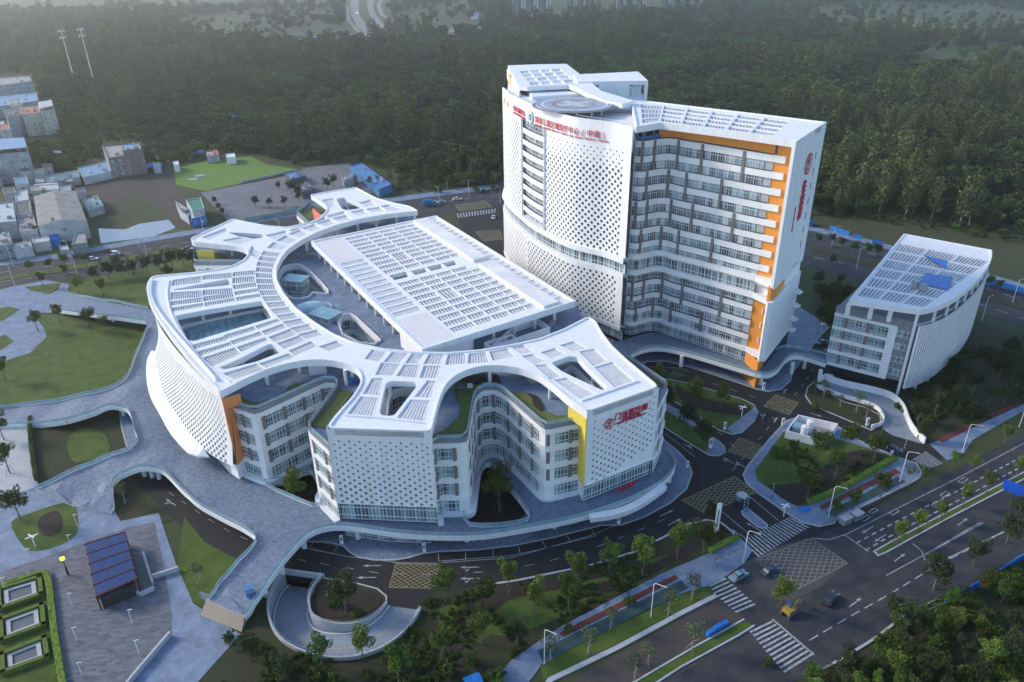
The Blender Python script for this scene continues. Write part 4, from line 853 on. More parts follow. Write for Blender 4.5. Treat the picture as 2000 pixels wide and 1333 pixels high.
e_gap = [(-60, 838), (0, 834), (62, 830), (130, 822), (200, 798), (232, 795), (248, 800), (257, 815), (264, 845), (270, 858), (262, 872), (235, 886), (180, 908), (120, 934), (70, 956)]
e_low = [(140, 988), (215, 1002), (218, 950), (232, 930), (272, 914), (308, 916), (332, 932), (378, 978), (420, 1004), (478, 1034), (498, 1048), (500, 1062), (470, 1095), (430, 1140), (408, 1172)]
e_arm = [(478, 1204), (508, 1160), (545, 1108), (575, 1070), (600, 1045), (625, 1033), (655, 1028), (690, 1030), (760, 1040), (850, 1047), (950, 1045), (1050, 1028), (1150, 1006), (1220, 982), (1262, 962), (1300, 938), (1318, 912), (1314, 892), (1298, 878)]
e_brg = [(285, 628), (200, 618), (120, 607), (98, 600), (132, 575), (180, 585), (290, 605)]
s1, s2, s3, s4, s5 = [smooth(onk(l), 3) for l in (e_top, e_gap, e_low, e_arm, e_brg)]
s5 = onk(e_brg)
inner = xy([(1240, 830), (1000, 700), (700, 700), (500, 600), (330, 600)], 5)
hl = [smooth(onk(l), 2, True) for l in ([(905, 1012), (938, 925), (950, 905), (966, 908), (985, 940), (1035, 1005), (1010, 1024), (940, 1030)], [(515, 945), (560, 940), (608, 918), (628, 990), (575, 975)])]
outer = s1[::-1] ; outer = s1 + s2 + s3 + s4 + inner + s5[::-1][:0]
outer = outer + onk([(290, 605), (180, 585), (132, 575), (98, 600), (120, 607), (200, 618), (285, 628)])
lo_ = [(x, y) for x, y in outer]
ex_ = [(x * 2.6 + .3 * (y % 3), y * 2.6) for x in range(-66, -22) for y in range(40, 90) if inside((x * 2.6, y * 2.6), lo_)]
MB().slab([lo_] + hl, zd, lambda x, y: zd(x, y) - .7, 0, 1, ex_).build('deck_floor', [PV, CC], DK)
fz = lambda x, y: zd(x, y)
def fix(l, sgn): return l
def edge(path, out, nf=80, ng=80):
    """out: 1 when the outside of the deck is to the right of the path"""
    p = path if out > 0 else path[::-1]
    keep = [q for q in p if zd(q.x, q.y) > .45]
    if len(keep) > 3: panel_run('fascia_panel', keep, -1.25, .12, 1.7, W_, DK, .12, .04, nf, fz)
    panel_run('balustrade_panel', p, .15, 1.15, 1.7, GB, DK, .04, .06, ng, fz, .03)
    b = MB(); b.tube([(q.x, q.y, zd(q.x, q.y) + 1.2) for q in p], .045, 4); b.build('handrail', ME, DK)
edge(s1, 1); edge(s2, 1); edge(s3[3:], 1); edge(s4, 1, 120, 120)
edge(onk([(290, 605), (180, 585), (132, 575)]), 1); edge(onk([(98, 600), (120, 607), (200, 618), (285, 628)]), 1)
for h in hl: edge(h + [h[0]], 1 if sum(h[i].x * h[(i + 1) % len(h)].y - h[(i + 1) % len(h)].x * h[i].y for i in range(len(h))) > 0 else -1)
# make sure both orientations of outside are right: test against the slab
pm = MB().cyl((0, 0, 0), .6, 1, 14).mesh('deck_column', W_)
for x, y in [(912, 1057), (1083, 1031), (1306, 942), (595, 1070), (552, 1120), (520, 1165), (175, 815), (222, 628), (258, 628), (243, 812), (218, 955), (283, 930), (298, 932), (312, 935), (700, 1052), (1190, 1008), (238, 800)]:
    p = at(x, y, 0); h = zd(p.x, p.y) - .7; o = link('deck_column', pm, DK, (p.x, p.y, 0)); o.scale = (1, 1, h)
# stairs at the end of the arm
a, b, c, d = [at(x, y, 0) for x, y in ((408, 1182), (482, 1214), (472, 1236), (392, 1203))]
za = 2.0
for i in range(8):
    u0, u1 = i / 8, (i + 1) / 8; q = [a.lerp(d, u0), b.lerp(c, u0), b.lerp(c, u1), a.lerp(d, u1)]
    MB().prism([(v.x, v.y) for v in q], 0, za * (1 - u0) * .9 + .1).build('stair_step', mat('sandstone_step', (.40, .34, .27), .8, .1), DK)
MB().slab([[v2(v) for v in (at(392, 1168, 0), at(470, 1196, 0), at(482, 1214, 0), at(408, 1182, 0))]], 1.95, 0).build('stair_landing', PV, DK)
# ground floor glazing under the front deck
gp = xy([(676, 1046), (760, 1058), (842, 1061)], 0); f5 = Facade(DK); f5.rows(gp, [(.1, 4.0)], 2.0, 'grid'); f5.done(100, GLT)
wall(MB(), offset(gp, -.4), 0, 4.3, .35).build('ground_floor_wall', GD, DK)
gp = xy([(1140, 1012), (1175, 1003), (1230, 985)], 0); f5 = Facade(DK); f5.rows(gp, [(.1, 4.0)], 2.0, 'grid'); f5.done(100, GLT)
# canopy of the emergency entrance
p0 = xy([(1165, 998), (1275, 948)], 5); wall(MB(), smooth(xy([(1150, 1004), (1200, 996), (1240, 980), (1275, 957), (1290, 945)], 5), 3), 3.9, 5.2, 1.8).build('entrance_canopy', W_, DK)
# ================================================================ TOWER
TW = empty('inpatient_tower', (0, 0, 0), label='tall white hospital tower with a curved perforated front, long balconies and orange end wall', cat='building')
TF = smooth(xy([(981, 171), (996, 184), (1014, 193), (1039, 205), (1075, 217), (1118, 228.5), (1154, 234), (1192, 239), (1236, 248)], 74), 4)
t_in = offset(TF, -1.6)
FR_, BR_ = at(1557, 278, 74), at(1614, 241, 74)
WING = smooth(xy([(1238, 274), (1255, 276), (1274, 273.6), (1298, 270.5), (1320, 271.5), (1340, 275.5), (1396, 284), (1468, 296), (1512, 303)], 69), 4)
roofF = xy([(1242, 250), (1262, 247), (1290, 242), (1330, 247), (1400, 256), (1480, 267), (1557, 278)], 74)
back = xy([(1614, 241), (1500, 227), (1380, 213), (1270, 200), (1215, 196), (1160, 178), (1106, 140), (992, 142)], 74)
tw_ = v2(WING[-1] - WING[-4]).normalized(); EXT = v2(WING[-1]) + tw_ * ((v2(FR_) - v2(WING[-1])).dot(tw_) - .4)
core = t_in + offset(WING, -.9) + [EXT + Vector((-.2, 1.2)), v2(BR_) + Vector((-.6, -.3))] + back[1:]
MB().slab([core], 70.0, 9.4, 0, 1).build('tower_body', [WR, W_], TW)
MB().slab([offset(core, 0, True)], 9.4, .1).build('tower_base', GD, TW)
f, L = pathfn(TF)
def tfn(u, z, d): q = f(u, d); return (q.x, q.y, z)
def s_of(px):  # arc length at a picture column on the roof line
    best = min(range(401), key=lambda i: abs((lambda q: (1000 + FPX * ((Vector((q.x, q.y, 74 - CH))).dot(RGT)) / (Vector((q.x, q.y, 74 - CH))).dot(fwd)))(f(L * i / 400)) - px)); return L * best / 400
sa, sb = s_of(1019), s_of(1064)
perforated(tfn, 0, sa, 34.0, 68, 2.2, 1.1, lambda u, v: 0 if (u > .93 or v > .93) else .5, .4).build('perforated_screen', W_, TW)
perforated(tfn, sb, L, 34.0, 66.5, 2.3, 1.12, lambda u, v: 0 if (u < .03 or u > .93 or v > .985) else (.28 if v > .9 else .38 if v > .82 else .52), .4).build('perforated_screen', W_, TW)
wall(MB(), [f(L * i / 60) for i in range(61)], 68, 74, -.6).build('tower_parapet', W_, TW)
wall(MB(), [f(sb + (L - sb) * i / 40) for i in range(41)], 66.5, 68, -.4).build('tower_parapet', W_, TW)
for s in (sa, sb): q = f(s); MB().box((q.x, q.y, 51), (.7, 1.6, 34)).build('screen_edge', W_, TW)
ft = Facade(TW)
st = [f(sa + (sb - sa) * i / 8, -1.05) for i in range(9)]
for k in range(9):
    z = 67.6 - 3.9 * k; wall(MB(), [f(sa + (sb - sa) * i / 8, -.25) for i in range(9)], z - 2.6 - 1.6, z - 2.5, 0.25 if k else .25).build('balcony_band', W_, TW) if k < 9 else None
ft.rows(st, [(67.8 - 3.9 * k - 2.3, 67.8 - 3.9 * k - .1) for k in range(9)], 2.6, 'three', proud=.1)
back_w = [f(L * i / 40, -1.4) for i in range(41)]
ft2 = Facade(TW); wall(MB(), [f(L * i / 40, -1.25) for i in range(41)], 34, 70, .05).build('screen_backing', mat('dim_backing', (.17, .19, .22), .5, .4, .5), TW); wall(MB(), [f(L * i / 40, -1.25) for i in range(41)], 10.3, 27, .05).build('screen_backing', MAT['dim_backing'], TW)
# right wing
rowsU = [(69 - 4.5 * k - 4.45, 69 - 4.5 * k - 1.9) for k in range(8)]
ft.rows(WING[:-2], rowsU, 2.35, 'three', proud=-.22)
wall(MB(), offset(WING, -.4), 10, 69, .05).build('wing_backing', mat('mid_grey_wall', (.42, .44, .47), .7), TW)
wo = WING
e1 = v2(at(1532, 303, 69))
for k in range(9):
    z = 69 - 4.5 * k; th = 1.9
    wall(MB(), offset(WING, -.8), z - th, z, .9).build('spandrel_band', W_, TW)
    wall(MB(), offset(WING, -.8), z - .0, z + .18, 1.0).build('band_coping', GYD, TW)
    # balcony box at the right end
    a = WING[-1]; t = (WING[-1] - WING[-4]).normalized(); n = Vector((t.y, -t.x)); c = a + t * 1.5 - n * .5
    b = MB(); b.box((c.x + n.x * .5, c.y + n.y * .5, z - th / 2), (3.6, .2, th), math.atan2(t.y, t.x)); e = c + t * 1.7 - n * .9; b.box((e.x, e.y, z - th / 2), (.2, 2.8, th), math.atan2(t.y, t.x)); b.box((c.x - n.x * .9, c.y - n.y * .9, z - th + .1), (3.6, 2.8, .2), math.atan2(t.y, t.x)); b.build('balcony', W_, TW)
# orange walls
ow = offset([v2(WING[-4]), EXT], -.9)
wall(MB(), ow, 33, 72.4, .4).build('orange_wall', OR, TW)
wi = len(WING) * 11 // 32
wall(MB(), offset([v2(w) for w in WING[wi:]] + [EXT], -.85), 69.3, 72.6, .3).build('orange_wall', OR, TW)
wall(MB(), offset(WING[:wi + 1], -1.5), 69.3, 72.6, .2).build('dark_recess', GD, TW)
wall(MB(), offset(WING[:wi + 1], -.9), 69.1, 70.2, .3).build('blue_recess_panel', BT, TW)
mb = MB()
for i in (1, 5, 9):
    q = offset(WING, -.9)[i]; mb.box((q.x, q.y, 71), (.7, .7, 3.4))
mb.build('recess_pier', TA, TW)
p = offset([v2(FR_), v2(FR_)], 0); q = ow[0].lerp(ow[1], .42); MB().box((q.x, q.y - .3, 70.6), (1.0, .5, 2.8)).build('small_window', GYD, TW)
# white end wall of the wing, with slits
endA, endB = v2(FR_), v2(BR_)
slabm = mat('white_panel_wall', (.76, .78, .80), .5, .08, .6)
wall(MB(), [endA + Vector((-.0, 0)), endB], 33.0, 74.3, -1.0).build('end_wall', slabm, TW)
MB().box((endA.x - .45, endA.y + .25, 53.6), (.9, .9, 41.3), math.atan2((FR_ - at(1480, 267, 74)).y, (FR_ - at(1480, 267, 74)).x)).build('end_frame', W_, TW)
en = (endB - endA).normalized(); ea = math.atan2(en.y, en.x)
for k in range(7):
    q = endA.lerp(endB, .78) + Vector((en.y, -en.x)) * .03; MB().box((q.x, q.y, 66 - k * 4.4), (.35, .12, 2.0), ea).build('slit_window', GYD, TW)
# panel joints of the end wall: thin recessed seams are shown by separate panels
for i in range(5):
    for k in range(9):
        a, b = endA.lerp(endB, i / 5 + .004), endA.lerp(endB, (i + 1) / 5 - .004); c = (a + b) / 2 + Vector((en.y, -en.x)) * .04
        if i == 3: continue
        MB().box((c.x, c.y, 33.2 + 4.56 * k + 2.28), ((b - a).length, .10, 4.5), ea).build('wall_panel', slabm, TW)
# roof over the wing: frame with louvre fields
backr = xy([(1614, 241), (1500, 227), (1380, 213), (1270, 200), (1232, 198)], 74)
ro = roofF + backr
tq = []
def tb(u, v):
    a = sub(roofF, u) if 1 else None; b = sub(backr[::-1], u); return a.lerp(b, v)
for i in range(6):
    for j in range(4):
        u0, u1 = .05 + i * .135, .05 + i * .135 + .122; v0, v1 = .12 + j * .20, .12 + j * .20 + .172
        tq.append([tb(u0, v0), tb(u1, v0), tb(u1, v1), tb(u0, v1)])
MB().slab([ro] + tq, 74, 72.6).build('roof_slab', W_, TW)
for i, q in enumerate(tq):
    louvre(q, 'c' if i % 5 == 0 else 'o', 73.6, TW)
a_ = sum(ro[i].x * ro[(i + 1) % len(ro)].y - ro[(i + 1) % len(ro)].x * ro[i].y for i in range(len(ro)))
MB().slab([ro, offset(ro, -.6 if a_ > 0 else .6, True)], 74.35, 73.98).build('roof_rim', W_, TW)
panel_run('fascia_panel', roofF, 72.5, 74.4, 1.5, W_, TW, .08, .05)
# flat roof and helipad
HPc = at(1122, 199, 75.5)
MB().slab([offset(TF, -.6) + xy([(1240, 240), (1330, 208), (1270, 200), (1215, 196), (1160, 178), (1120, 165), (1000, 165)], 72)], 72.0, 70).build('flat_roof', WR, TW)
mb = MB(); mb.cyl((HPc.x, HPc.y, 74.3), 12.4, .5, 48); mb.build('helipad_disc', mat('helipad_grey_paint', (.36, .39, .46), .7, .2), TW)
def ringm(r0, r1, z, m, nm, a0=0, a1=360, n=64):
    b = MB(); k = int(n * (a1 - a0) / 360)
    for i in range(k):
        g, h = math.radians(a0 + (a1 - a0) * i / k), math.radians(a0 + (a1 - a0) * (i + 1) / k)
        b.face([(HPc.x + r0 * math.cos(g), HPc.y + r0 * math.sin(g), z), (HPc.x + r1 * math.cos(g), HPc.y + r1 * math.sin(g), z), (HPc.x + r1 * math.cos(h), HPc.y + r1 * math.sin(h), z), (HPc.x + r0 * math.cos(h), HPc.y + r0 * math.sin(h), z)])
    b.build(nm, m, TW)
ringm(10.2, 10.7, 74.82, W_, 'helipad_marking'); ringm(12.4, 13.6, 74.5, GY, 'helipad_safety_net'); ringm(6.2, 6.6, 74.82, LY, 'helipad_marking', -60, 50); ringm(6.2, 7.2, 74.815, TA, 'helipad_marking', 60, 300)
PV2P = mat('worn_white_paint', (.55, .56, .58), .8, .3, .8)
b = MB(); b.box((HPc.x, HPc.y, 74.83), (12, 3.2, .02), .5); b.box((HPc.x, HPc.y, 74.845), (3.2, 12, .02), .5); b.build('helipad_cross', PV2P, TW)
b = MB()
for k in range(12): g = k * math.pi / 6; b.cyl((HPc.x + 9.5 * math.cos(g), HPc.y + 9.5 * math.sin(g), 72), .3, 2.3, 8)
b.build('helipad_legs', W_, TW)
rail([f(L * i / 50, -3.2) for i in range(3, 48)], 72, TW, 2.0, posts=2.0, m=W_); wall(MB(), [f(L * i / 50, -2.6) for i in range(51)], 72, 73, .3).build('roof_upstand', W_, TW)
# left wing roof, higher frame
LW = xy([(992, 128), (1050, 126), (1106, 125), (1130, 143), (1150, 158), (1175, 178), (1215, 190), (1240, 197), (1215, 203), (1180, 196), (1150, 184), (1128, 172), (1110, 166), (1030, 170), (1012, 168)], 75.5)
lq = []
LA, LB, LC, LD = xy([(1012, 139), (1094, 134), (1128, 163), (1036, 169)], 75.5)
for i in range(4):
    for j in range(4):
        g = lambda u, v: (LA * (1 - u) + LB * u) * (1 - v) + (LD * (1 - u) + LC * u) * v
        u0, v0 = i / 4 + .03, j / 4 + .02; lq.append([g(u0, v0), g(u0 + .20, v0), g(u0 + .20, v0 + .2), g(u0, v0 + .2)])
MB().slab([LW] + lq, 75.5, 74.0).build('roof_slab', W_, TW)
for i, q in enumerate(lq): louvre(q, 'o' if i % 3 == 0 else 'f', 75.2, TW)
wall(MB(), xy([(992, 128), (1016, 170)], 75.5), 70, 74, .5).build('wing_end_wall', W_, TW)
wall(MB(), xy([(998, 150), (1008, 165)], 73), 70.1, 74, .7).build('orange_wall', OR, TW)
MB().slab([xy([(1030, 172), (1150, 168), (1160, 178), (1040, 186)], 74)], 73.4, 71.9).build('roof_room', W_, TW)
# recessed ring of windows and the lower drum
Lf = f
ringp = [Lf(L * i / 40, -.9) for i in range(41)]
RING = ringp + offset(WING, -.9)
MB().slab([offset(TF, .9) + offset(WING, .9) + [v2(FR_) + Vector((0, 0)), v2(BR_), Vector((back[4].x, back[4].y)), back[-1]]], 34.0, 32.3).build('ledge', W_, TW)
MB().slab([offset(TF, .6) + offset(WING, .7) + [v2(FR_) + Vector((.3, -.2)), v2(BR_) + Vector((.2, .2)), back[4], back[-1]]], 28.6, 26.9).build('ledge', W_, TW)
ft.rows(offset(TF, -.5), [(28.7, 31.9)], 2.3, 'two', proud=.15); ft.rows(offset(WING, .1), [(28.7, 31.9)], 2.3, 'two', proud=.15)
wall(MB(), offset(TF, -.6) + offset(WING, .0), 28.5, 32.4, .1).build('ring_wall', GYD, TW)
low = [Vector((p.x, p.y)) for p in TF]; fl, Ll = pathfn(low)
def lfn(u, z, d): q = fl(u, d + .5); return (q.x, q.y, z)
perforated(lfn, 0, Ll * .40, 10.3, 26.9, 2.3, 1.15, lambda u, v: .42, .4).build('perforated_screen', W_, TW)
perforated(lfn, Ll * .40, Ll, 10.3, 26.9, 2.3, 1.15, lambda u, v: 0 if (u < .02 or u > .95) else .52, .4).build('perforated_screen', W_, TW)
rowsL = [(24.15 - 4.7 * k, 27.0 - 4.7 * k) for k in range(4)]
ft.rows(WING[:-2], rowsL, 2.35, 'grid', proud=-.22)
fw_, Lw_ = pathfn(WING[:-2])
for lo_z, hi_z, fr_ in ((60.2, 68.8, (.07, .17, .36, .55, .86)), (51.2, 59.8, (.12, .3, .45, .72)), (42.2, 50.8, (.05, .14, .34, .52, .84)), (34.0, 41.8, (.10, .28, .43, .70)), (17.6, 26.7, (.06, .16, .32, .50, .82)), (10.3, 17.2, (.10, .26, .42, .68))):
    for u_ in fr_:
        q = fw_(Lw_ * u_, -.1); t_ = fw_(min(Lw_, Lw_ * u_ + .4)) - fw_(Lw_ * u_ - .4); MB().box((q.x, q.y, (lo_z + hi_z) / 2), (.85, .8, hi_z - lo_z), math.atan2(t_.y, t_.x)).build('tall_pier', TA, TW)
for k in range(4):
    z = 24.1 - 4.7 * k; th = 1.8 if k < 3 else .9; wall(MB(), offset(WING, -.8), z - th, z, .9).build('spandrel_band', W_, TW); wall(MB(), offset(WING, -.8), z, z + .18, 1.0).build('band_coping', GYD, TW)
    b = MB(); b.box((c.x + n.x * .5, c.y + n.y * .5, z - th / 2), (3.6, .2, th), math.atan2(t.y, t.x)); b.box((e.x, e.y, z - th / 2), (.2, 2.8, th), math.atan2(t.y, t.x)); b.box((c.x - n.x * .9, c.y - n.y * .9, z - th + .1), (3.6, 2.8, .2), math.atan2(t.y, t.x)); b.build('balcony', W_, TW)
wall(MB(), ow, 9.4, 27, .4).build('orange_wall', OR, TW)
wall(MB(), [endA + Vector((.2, -.2)), endB + Vector((.2, .1))], 9.4, 28.7, -.9).build('end_wall', slabm, TW)
wall(MB(), [endA + Vector((-.6, .3)), endB + Vector((-.6, .3))], 28.5, 33.2, -.9).build('orange_wall', OR, TW)
wall(MB(), [ow[1], endA + Vector((-.6, .3))], 28.5, 32.4, .3).build('orange_wall', OR, TW)
MB().box((endA.x - .6, endA.y + .1, 18.9), (1.6, .9, 19.2), .15).build('end_frame', W_, TW)
MB().slab([offset(TF, .7) + offset(WING, .6) + [v2(FR_) + Vector((.4, -.4)), v2(BR_) + Vector((.2, .2)), back[4], back[-1]]], 10.3, 9.0).build('ledge', W_, TW)
ft.rows(offset(TF[len(TF) // 2:], -.9), [(5.2, 9.0), (.2, 3.9)], 2.3, 'grid', proud=.1); ft.rows(offset(WING, -.6), [(5.2, 9.0), (.2, 3.9)], 2.3, 'grid', proud=.1)
wall(MB(), [WING[-1] + Vector((.5, 0)), endA + Vector((-1.2, .5)), endA.lerp(endB, .98) + Vector((-1.2, .5))], 0, 9.0, .4).build('orange_wall', OR, TW)
ft.done(300, GL)
ft2.win = ft2.win; put_windows(TW, ft2.win, 0)
# first-floor gallery running along the tower and over to the right-hand block
GA = empty('tower_gallery', (0, 0, 0), label='narrow elevated gallery with glass balustrade along the foot of the tall tower', cat='walkway')
gout = smooth(xy([(1180, 722), (1212, 708), (1238, 692), (1262, 683), (1290, 681), (1330, 688), (1400, 708), (1450, 723), (1485, 733), (1505, 732), (1520, 722), (1532, 706), (1548, 697), (1570, 698), (1612, 712)], 5), 3)
gin = smooth(xy([(1205, 668), (1232, 660), (1262, 651), (1290, 651), (1340, 662), (1400, 680), (1470, 700), (1500, 702), (1512, 690), (1530, 680), (1560, 683), (1620, 697)], 5), 3)
MB().slab([gout + gin[::-1]], 5.0, 4.0, 0, 1).build('gallery_floor', [PV, W_], GA)
panel_run('fascia_panel', gout, 3.9, 5.2, 1.9, W_, GA, .1, .04, 120); panel_run('balustrade_panel', gout, 5.25, 6.2, 1.9, GB, GA, .04, .05, 120, None, .02)
panel_run('balustrade_panel', gin[-12:][::-1], 5.25, 6.2, 1.9, GB, GA, .04, .05, 120)
b = MB(); b.tube([(q.x, q.y, 6.25) for q in gout], .05, 4); b.build('handrail', ME, GA)
for x, y in ((1545, 731), (1599, 745), (1485, 752), (1330, 716), (1570, 720)):
    p = at(x, y, 0); o = link('gallery_column', pm, GA, (p.x, p.y, 0)); o.scale = (1, 1, 4)
# rear service block behind the tower roof
RB = empty('rear_service_block', (0, 0, 0), label='white plant block standing behind the tall tower with pipes under its flat canopy', cat='building')
ra, rb_, rc_ = at(1128, 160, 76), at(1266, 158, 76), at(1246, 140, 76); rd = at(1120, 146, 76)
rq = [v2(ra), v2(rb_), v2(rc_), v2(rd)]
MB().slab([rq], 76, 74.6).build('canopy_slab', W_, RB); MB().slab([shrink(rq, .06)], 70.5, 1).build('building_body', W_, RB)
MB().slab([[rq[0].lerp(rq[1], .30), rq[0].lerp(rq[1], .74), rq[3].lerp(rq[2], .74), rq[3].lerp(rq[2], .3)]], 74.6, 70.4).build('plant_room', W_, RB)
MB().box((rq[1].x - .6, rq[1].y + .3, 60), (1.2, 1.0, 31)).build('end_pier', W_, RB)
pth = [rq[0].lerp(rq[1], .1), rq[0].lerp(rq[1], .97)]; fr = Facade(RB); fr.rows(offset(pth, -.7), [(64.5, 67), (60, 62.5)], 3, 'three', pier=2, pw=1.4); fr.done(40)
b = MB()
for k in range(4): q = rq[0].lerp(rq[1], .80 + .035 * k); b.tube([(q.x, q.y + 2, 70.5), (q.x, q.y + 2, 73.5), (q.x + .8, q.y + 3, 74.5)], .45, 8)
b.build('duct_pipe', W_, RB)
b = MB()
for k in range(3): q = rq[0].lerp(rq[1], .06 + .08 * k); b.box((q.x, q.y + 2, 71.5), (1.8, 1.6, 2)); b.cyl((q.x, q.y + 2, 72.5), .6, .3, 10)
b.build('cooling_unit', ME, RB)
# ================================================================ RIGHT-HAND BLOCK
RT = empty('annex_building', (0, 0, 0), label='white annex with slatted curved side and louvred roof carrying blue tarpaulins', cat='building')
ra, rb2, rc2, rd2 = xy([(1658, 587), (1765, 458), (1937, 490), (1800, 607)], 28)
curve = smooth(xy([(1937, 490), (1936, 508), (1920, 535), (1893, 562), (1862, 585), (1830, 600), (1800, 607)], 28), 4)
ro = [ra, rb2] + curve
ins = shrink([ra, rb2, rc2, rd2], .02)
tq = []
def gb(u, v): return (ra * (1 - u) + rd2 * u) * (1 - v) + (rb2 * (1 - u) + (rc2) * u) * v
A2, B2, C2, D2 = xy([(1665, 579), (1752, 472), (1933, 507), (1800, 602)], 28)
rin_ = offset(ro, .35 if sum(ro[i].x * ro[(i + 1) % len(ro)].y - ro[(i + 1) % len(ro)].x * ro[i].y for i in range(len(ro))) < 0 else -.35, True)
for j in range(6):
    for i in range(3):
        u0, u1 = .045 + i * .33, .045 + i * .33 + .305; v0, v1 = .02 + j * .162, .02 + j * .162 + .142
        while u1 > u0 + .05:
            q = [(A2 * (1 - u) + D2 * u) * (1 - v) + (B2 * (1 - u) + C2 * u) * v for u, v in ((u0, v0), (u1, v0), (u1, v1), (u0, v1))]
            if all(inside(p, rin_) for p in q): tq.append(q); break
            u1 -= .02
tq = [q for q in tq if all(inside(p, ro) for p in q)]
MB().slab([ro] + tq, 28, 26.6).build('roof_slab', W_, RT)
for q in tq: louvre(q, 'o', 27.8, RT)
MB().slab([ro, offset(ro, .5 if sum(ro[i].x * ro[(i + 1) % len(ro)].y - ro[(i + 1) % len(ro)].x * ro[i].y for i in range(len(ro))) < 0 else -.5, True)], 28.3, 27.98).build('roof_rim', W_, RT)
W0, W1_ = xy([(1632, 592), (1795, 632)], 23.6)
bf = xy([(1636, 606), (1790, 640)], 22.5)
fA, fB = v2(at(1634, 600, 23)), v2(at(1790, 634, 23)); ax = (fB - fA).normalized(); ay = Vector((-ax.y, ax.x))
bd = [fA, fB] + offset(curve, 1.5)[::-1][1:] + [rb2]
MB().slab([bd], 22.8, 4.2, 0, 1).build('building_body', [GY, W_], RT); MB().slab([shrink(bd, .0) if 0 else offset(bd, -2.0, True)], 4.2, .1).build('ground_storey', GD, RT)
fr = Facade(RT); p_main = [fA, fA.lerp(fB, .70)]; p_end = [fA.lerp(fB, .80), fB]
fr.band([fA, fB], 21.2, 23.6, .3, GY, 'grey_parapet')
rr = [(17.6, 20.4), (13.6, 16.2), (9.5, 12.1), (5.2, 8.0)]
fr.rows(offset(p_main, .35), rr, 3.1, 'grid', pier=2, pw=1.0, shift=1); fr.rows(p_end, [(z0 + .5, z1) for z0, z1 in rr], 3.0, 'grid', proud=.35)
fr.done(300, GLT)
for z0, z1 in ((20.6, 21.4), (16.3, 17.2), (12.3, 13.4), (8.2, 9.3), (4.0, 5.0)): wall(MB(), p_main, z0, z1, .95).build('spandrel_band', W_, RT)
wall(MB(), p_main, 16.9, 17.6, .4).build('lilac_panel', mat('lilac_panel', (.28, .28, .40), .6, .05), RT)
q0, q1 = fA.lerp(fB, .70), fA.lerp(fB, .80); wall(MB(), [q0, q1], 4.0, 21.4, .95).build('white_pier', W_, RT); wall(MB(), p_end, 4.2, 21.2, .25).build('grey_wall', GY, RT)
# slatted side
cv = resample(curve, .62)[::-1]; cv2 = offset(curve, .0); pts_ = resample(curve, .95)
sl = MB().box((0, 0, 0), (.5, .5, 20.5)).mesh('facade_slat', W_)
for i, (a, b) in enumerate(zip(pts_, pts_[1:])):
    if i >= 300: break
    t = b - a; o = link('facade_slat', sl, RT, (a.x, a.y, 12.6 + .0), math.atan2(t.y, t.x))
wall(MB(), offset(curve, .6), 2.6, 22.6, .12).build('slat_backing', mat('pale_grey_backing', (.13, .14, .17), .7), RT)
for z in (7, 12.4, 17.8): wall(MB(), offset(curve, .2), z, z + .12, .12).build('slat_rail', GY, RT)
for q in resample(offset(curve, .9), 7): MB().cyl((q.x, q.y, 0), .4, 26.6, 10).build('column', W_, RT)
for u in (.03, .35, .62): q = ra.lerp(rd2, u); MB().box((q.x, q.y + .8, 24.8), (1.0, .8, 3.8)).build('column', W_, RT)
MB().slab([shrink([ra, rb2, rc2, rd2], .28)], 25.6, 22.8).build('roof_plant_room', W_, RT)
def tarp(label, px, z=28.35):
    p = xy(px, z); mb = MB(); n = 6; mb2 = []
    for j in range(n):
        for i in range(n):
            def g(i, j): u, v = i / n, j / n; q = (p[0] * (1 - u) + p[1] * u) * (1 - v) + (p[3] * (1 - u) + p[2] * u) * v; return (q.x + .12 * math.sin(j * 2.1 + i), q.y + .1 * math.cos(i * 1.7), z + .06 * math.sin(i * 2.3 + j * 1.9))
            mb.face([g(i, j), g(i + 1, j), g(i + 1, j + 1), g(i, j + 1)])
            mb.face([Vector(g(i, j + 1)) - Vector((0, 0, .05)), Vector(g(i + 1, j + 1)) - Vector((0, 0, .05)), Vector(g(i + 1, j)) - Vector((0, 0, .05)), Vector(g(i, j)) - Vector((0, 0, .05))])
    mb.build('blue_tarpaulin', BT, None, label=label, cat='tarpaulin')
tarp('large bright blue tarpaulin spread square over the louvred roof of the annex', [(1807, 534), (1861, 541), (1852, 567), (1798, 554)])
tarp('torn narrow blue tarpaulin drooping on the louvred annex roof, farther than the square one', [(1801, 498), (1850, 509), (1848, 526), (1826, 512)])
for i, (x, y) in enumerate([(1788, 562), (1802, 567)]):
    p = at(x, y, 28); mb = MB().box((p.x, p.y, 28.9), (1.8, 1.8, 1.5), .5); mb.cyl((p.x, p.y, 29.65), .75, .35, 12); mb.build('rooftop_fan', ME, None, label=['round-topped grey roof fan on the annex roof, the left of the pair', 'round-topped grey roof fan on the annex roof, the right of the pair'][i], cat='fan', group='fans on the annex roof')
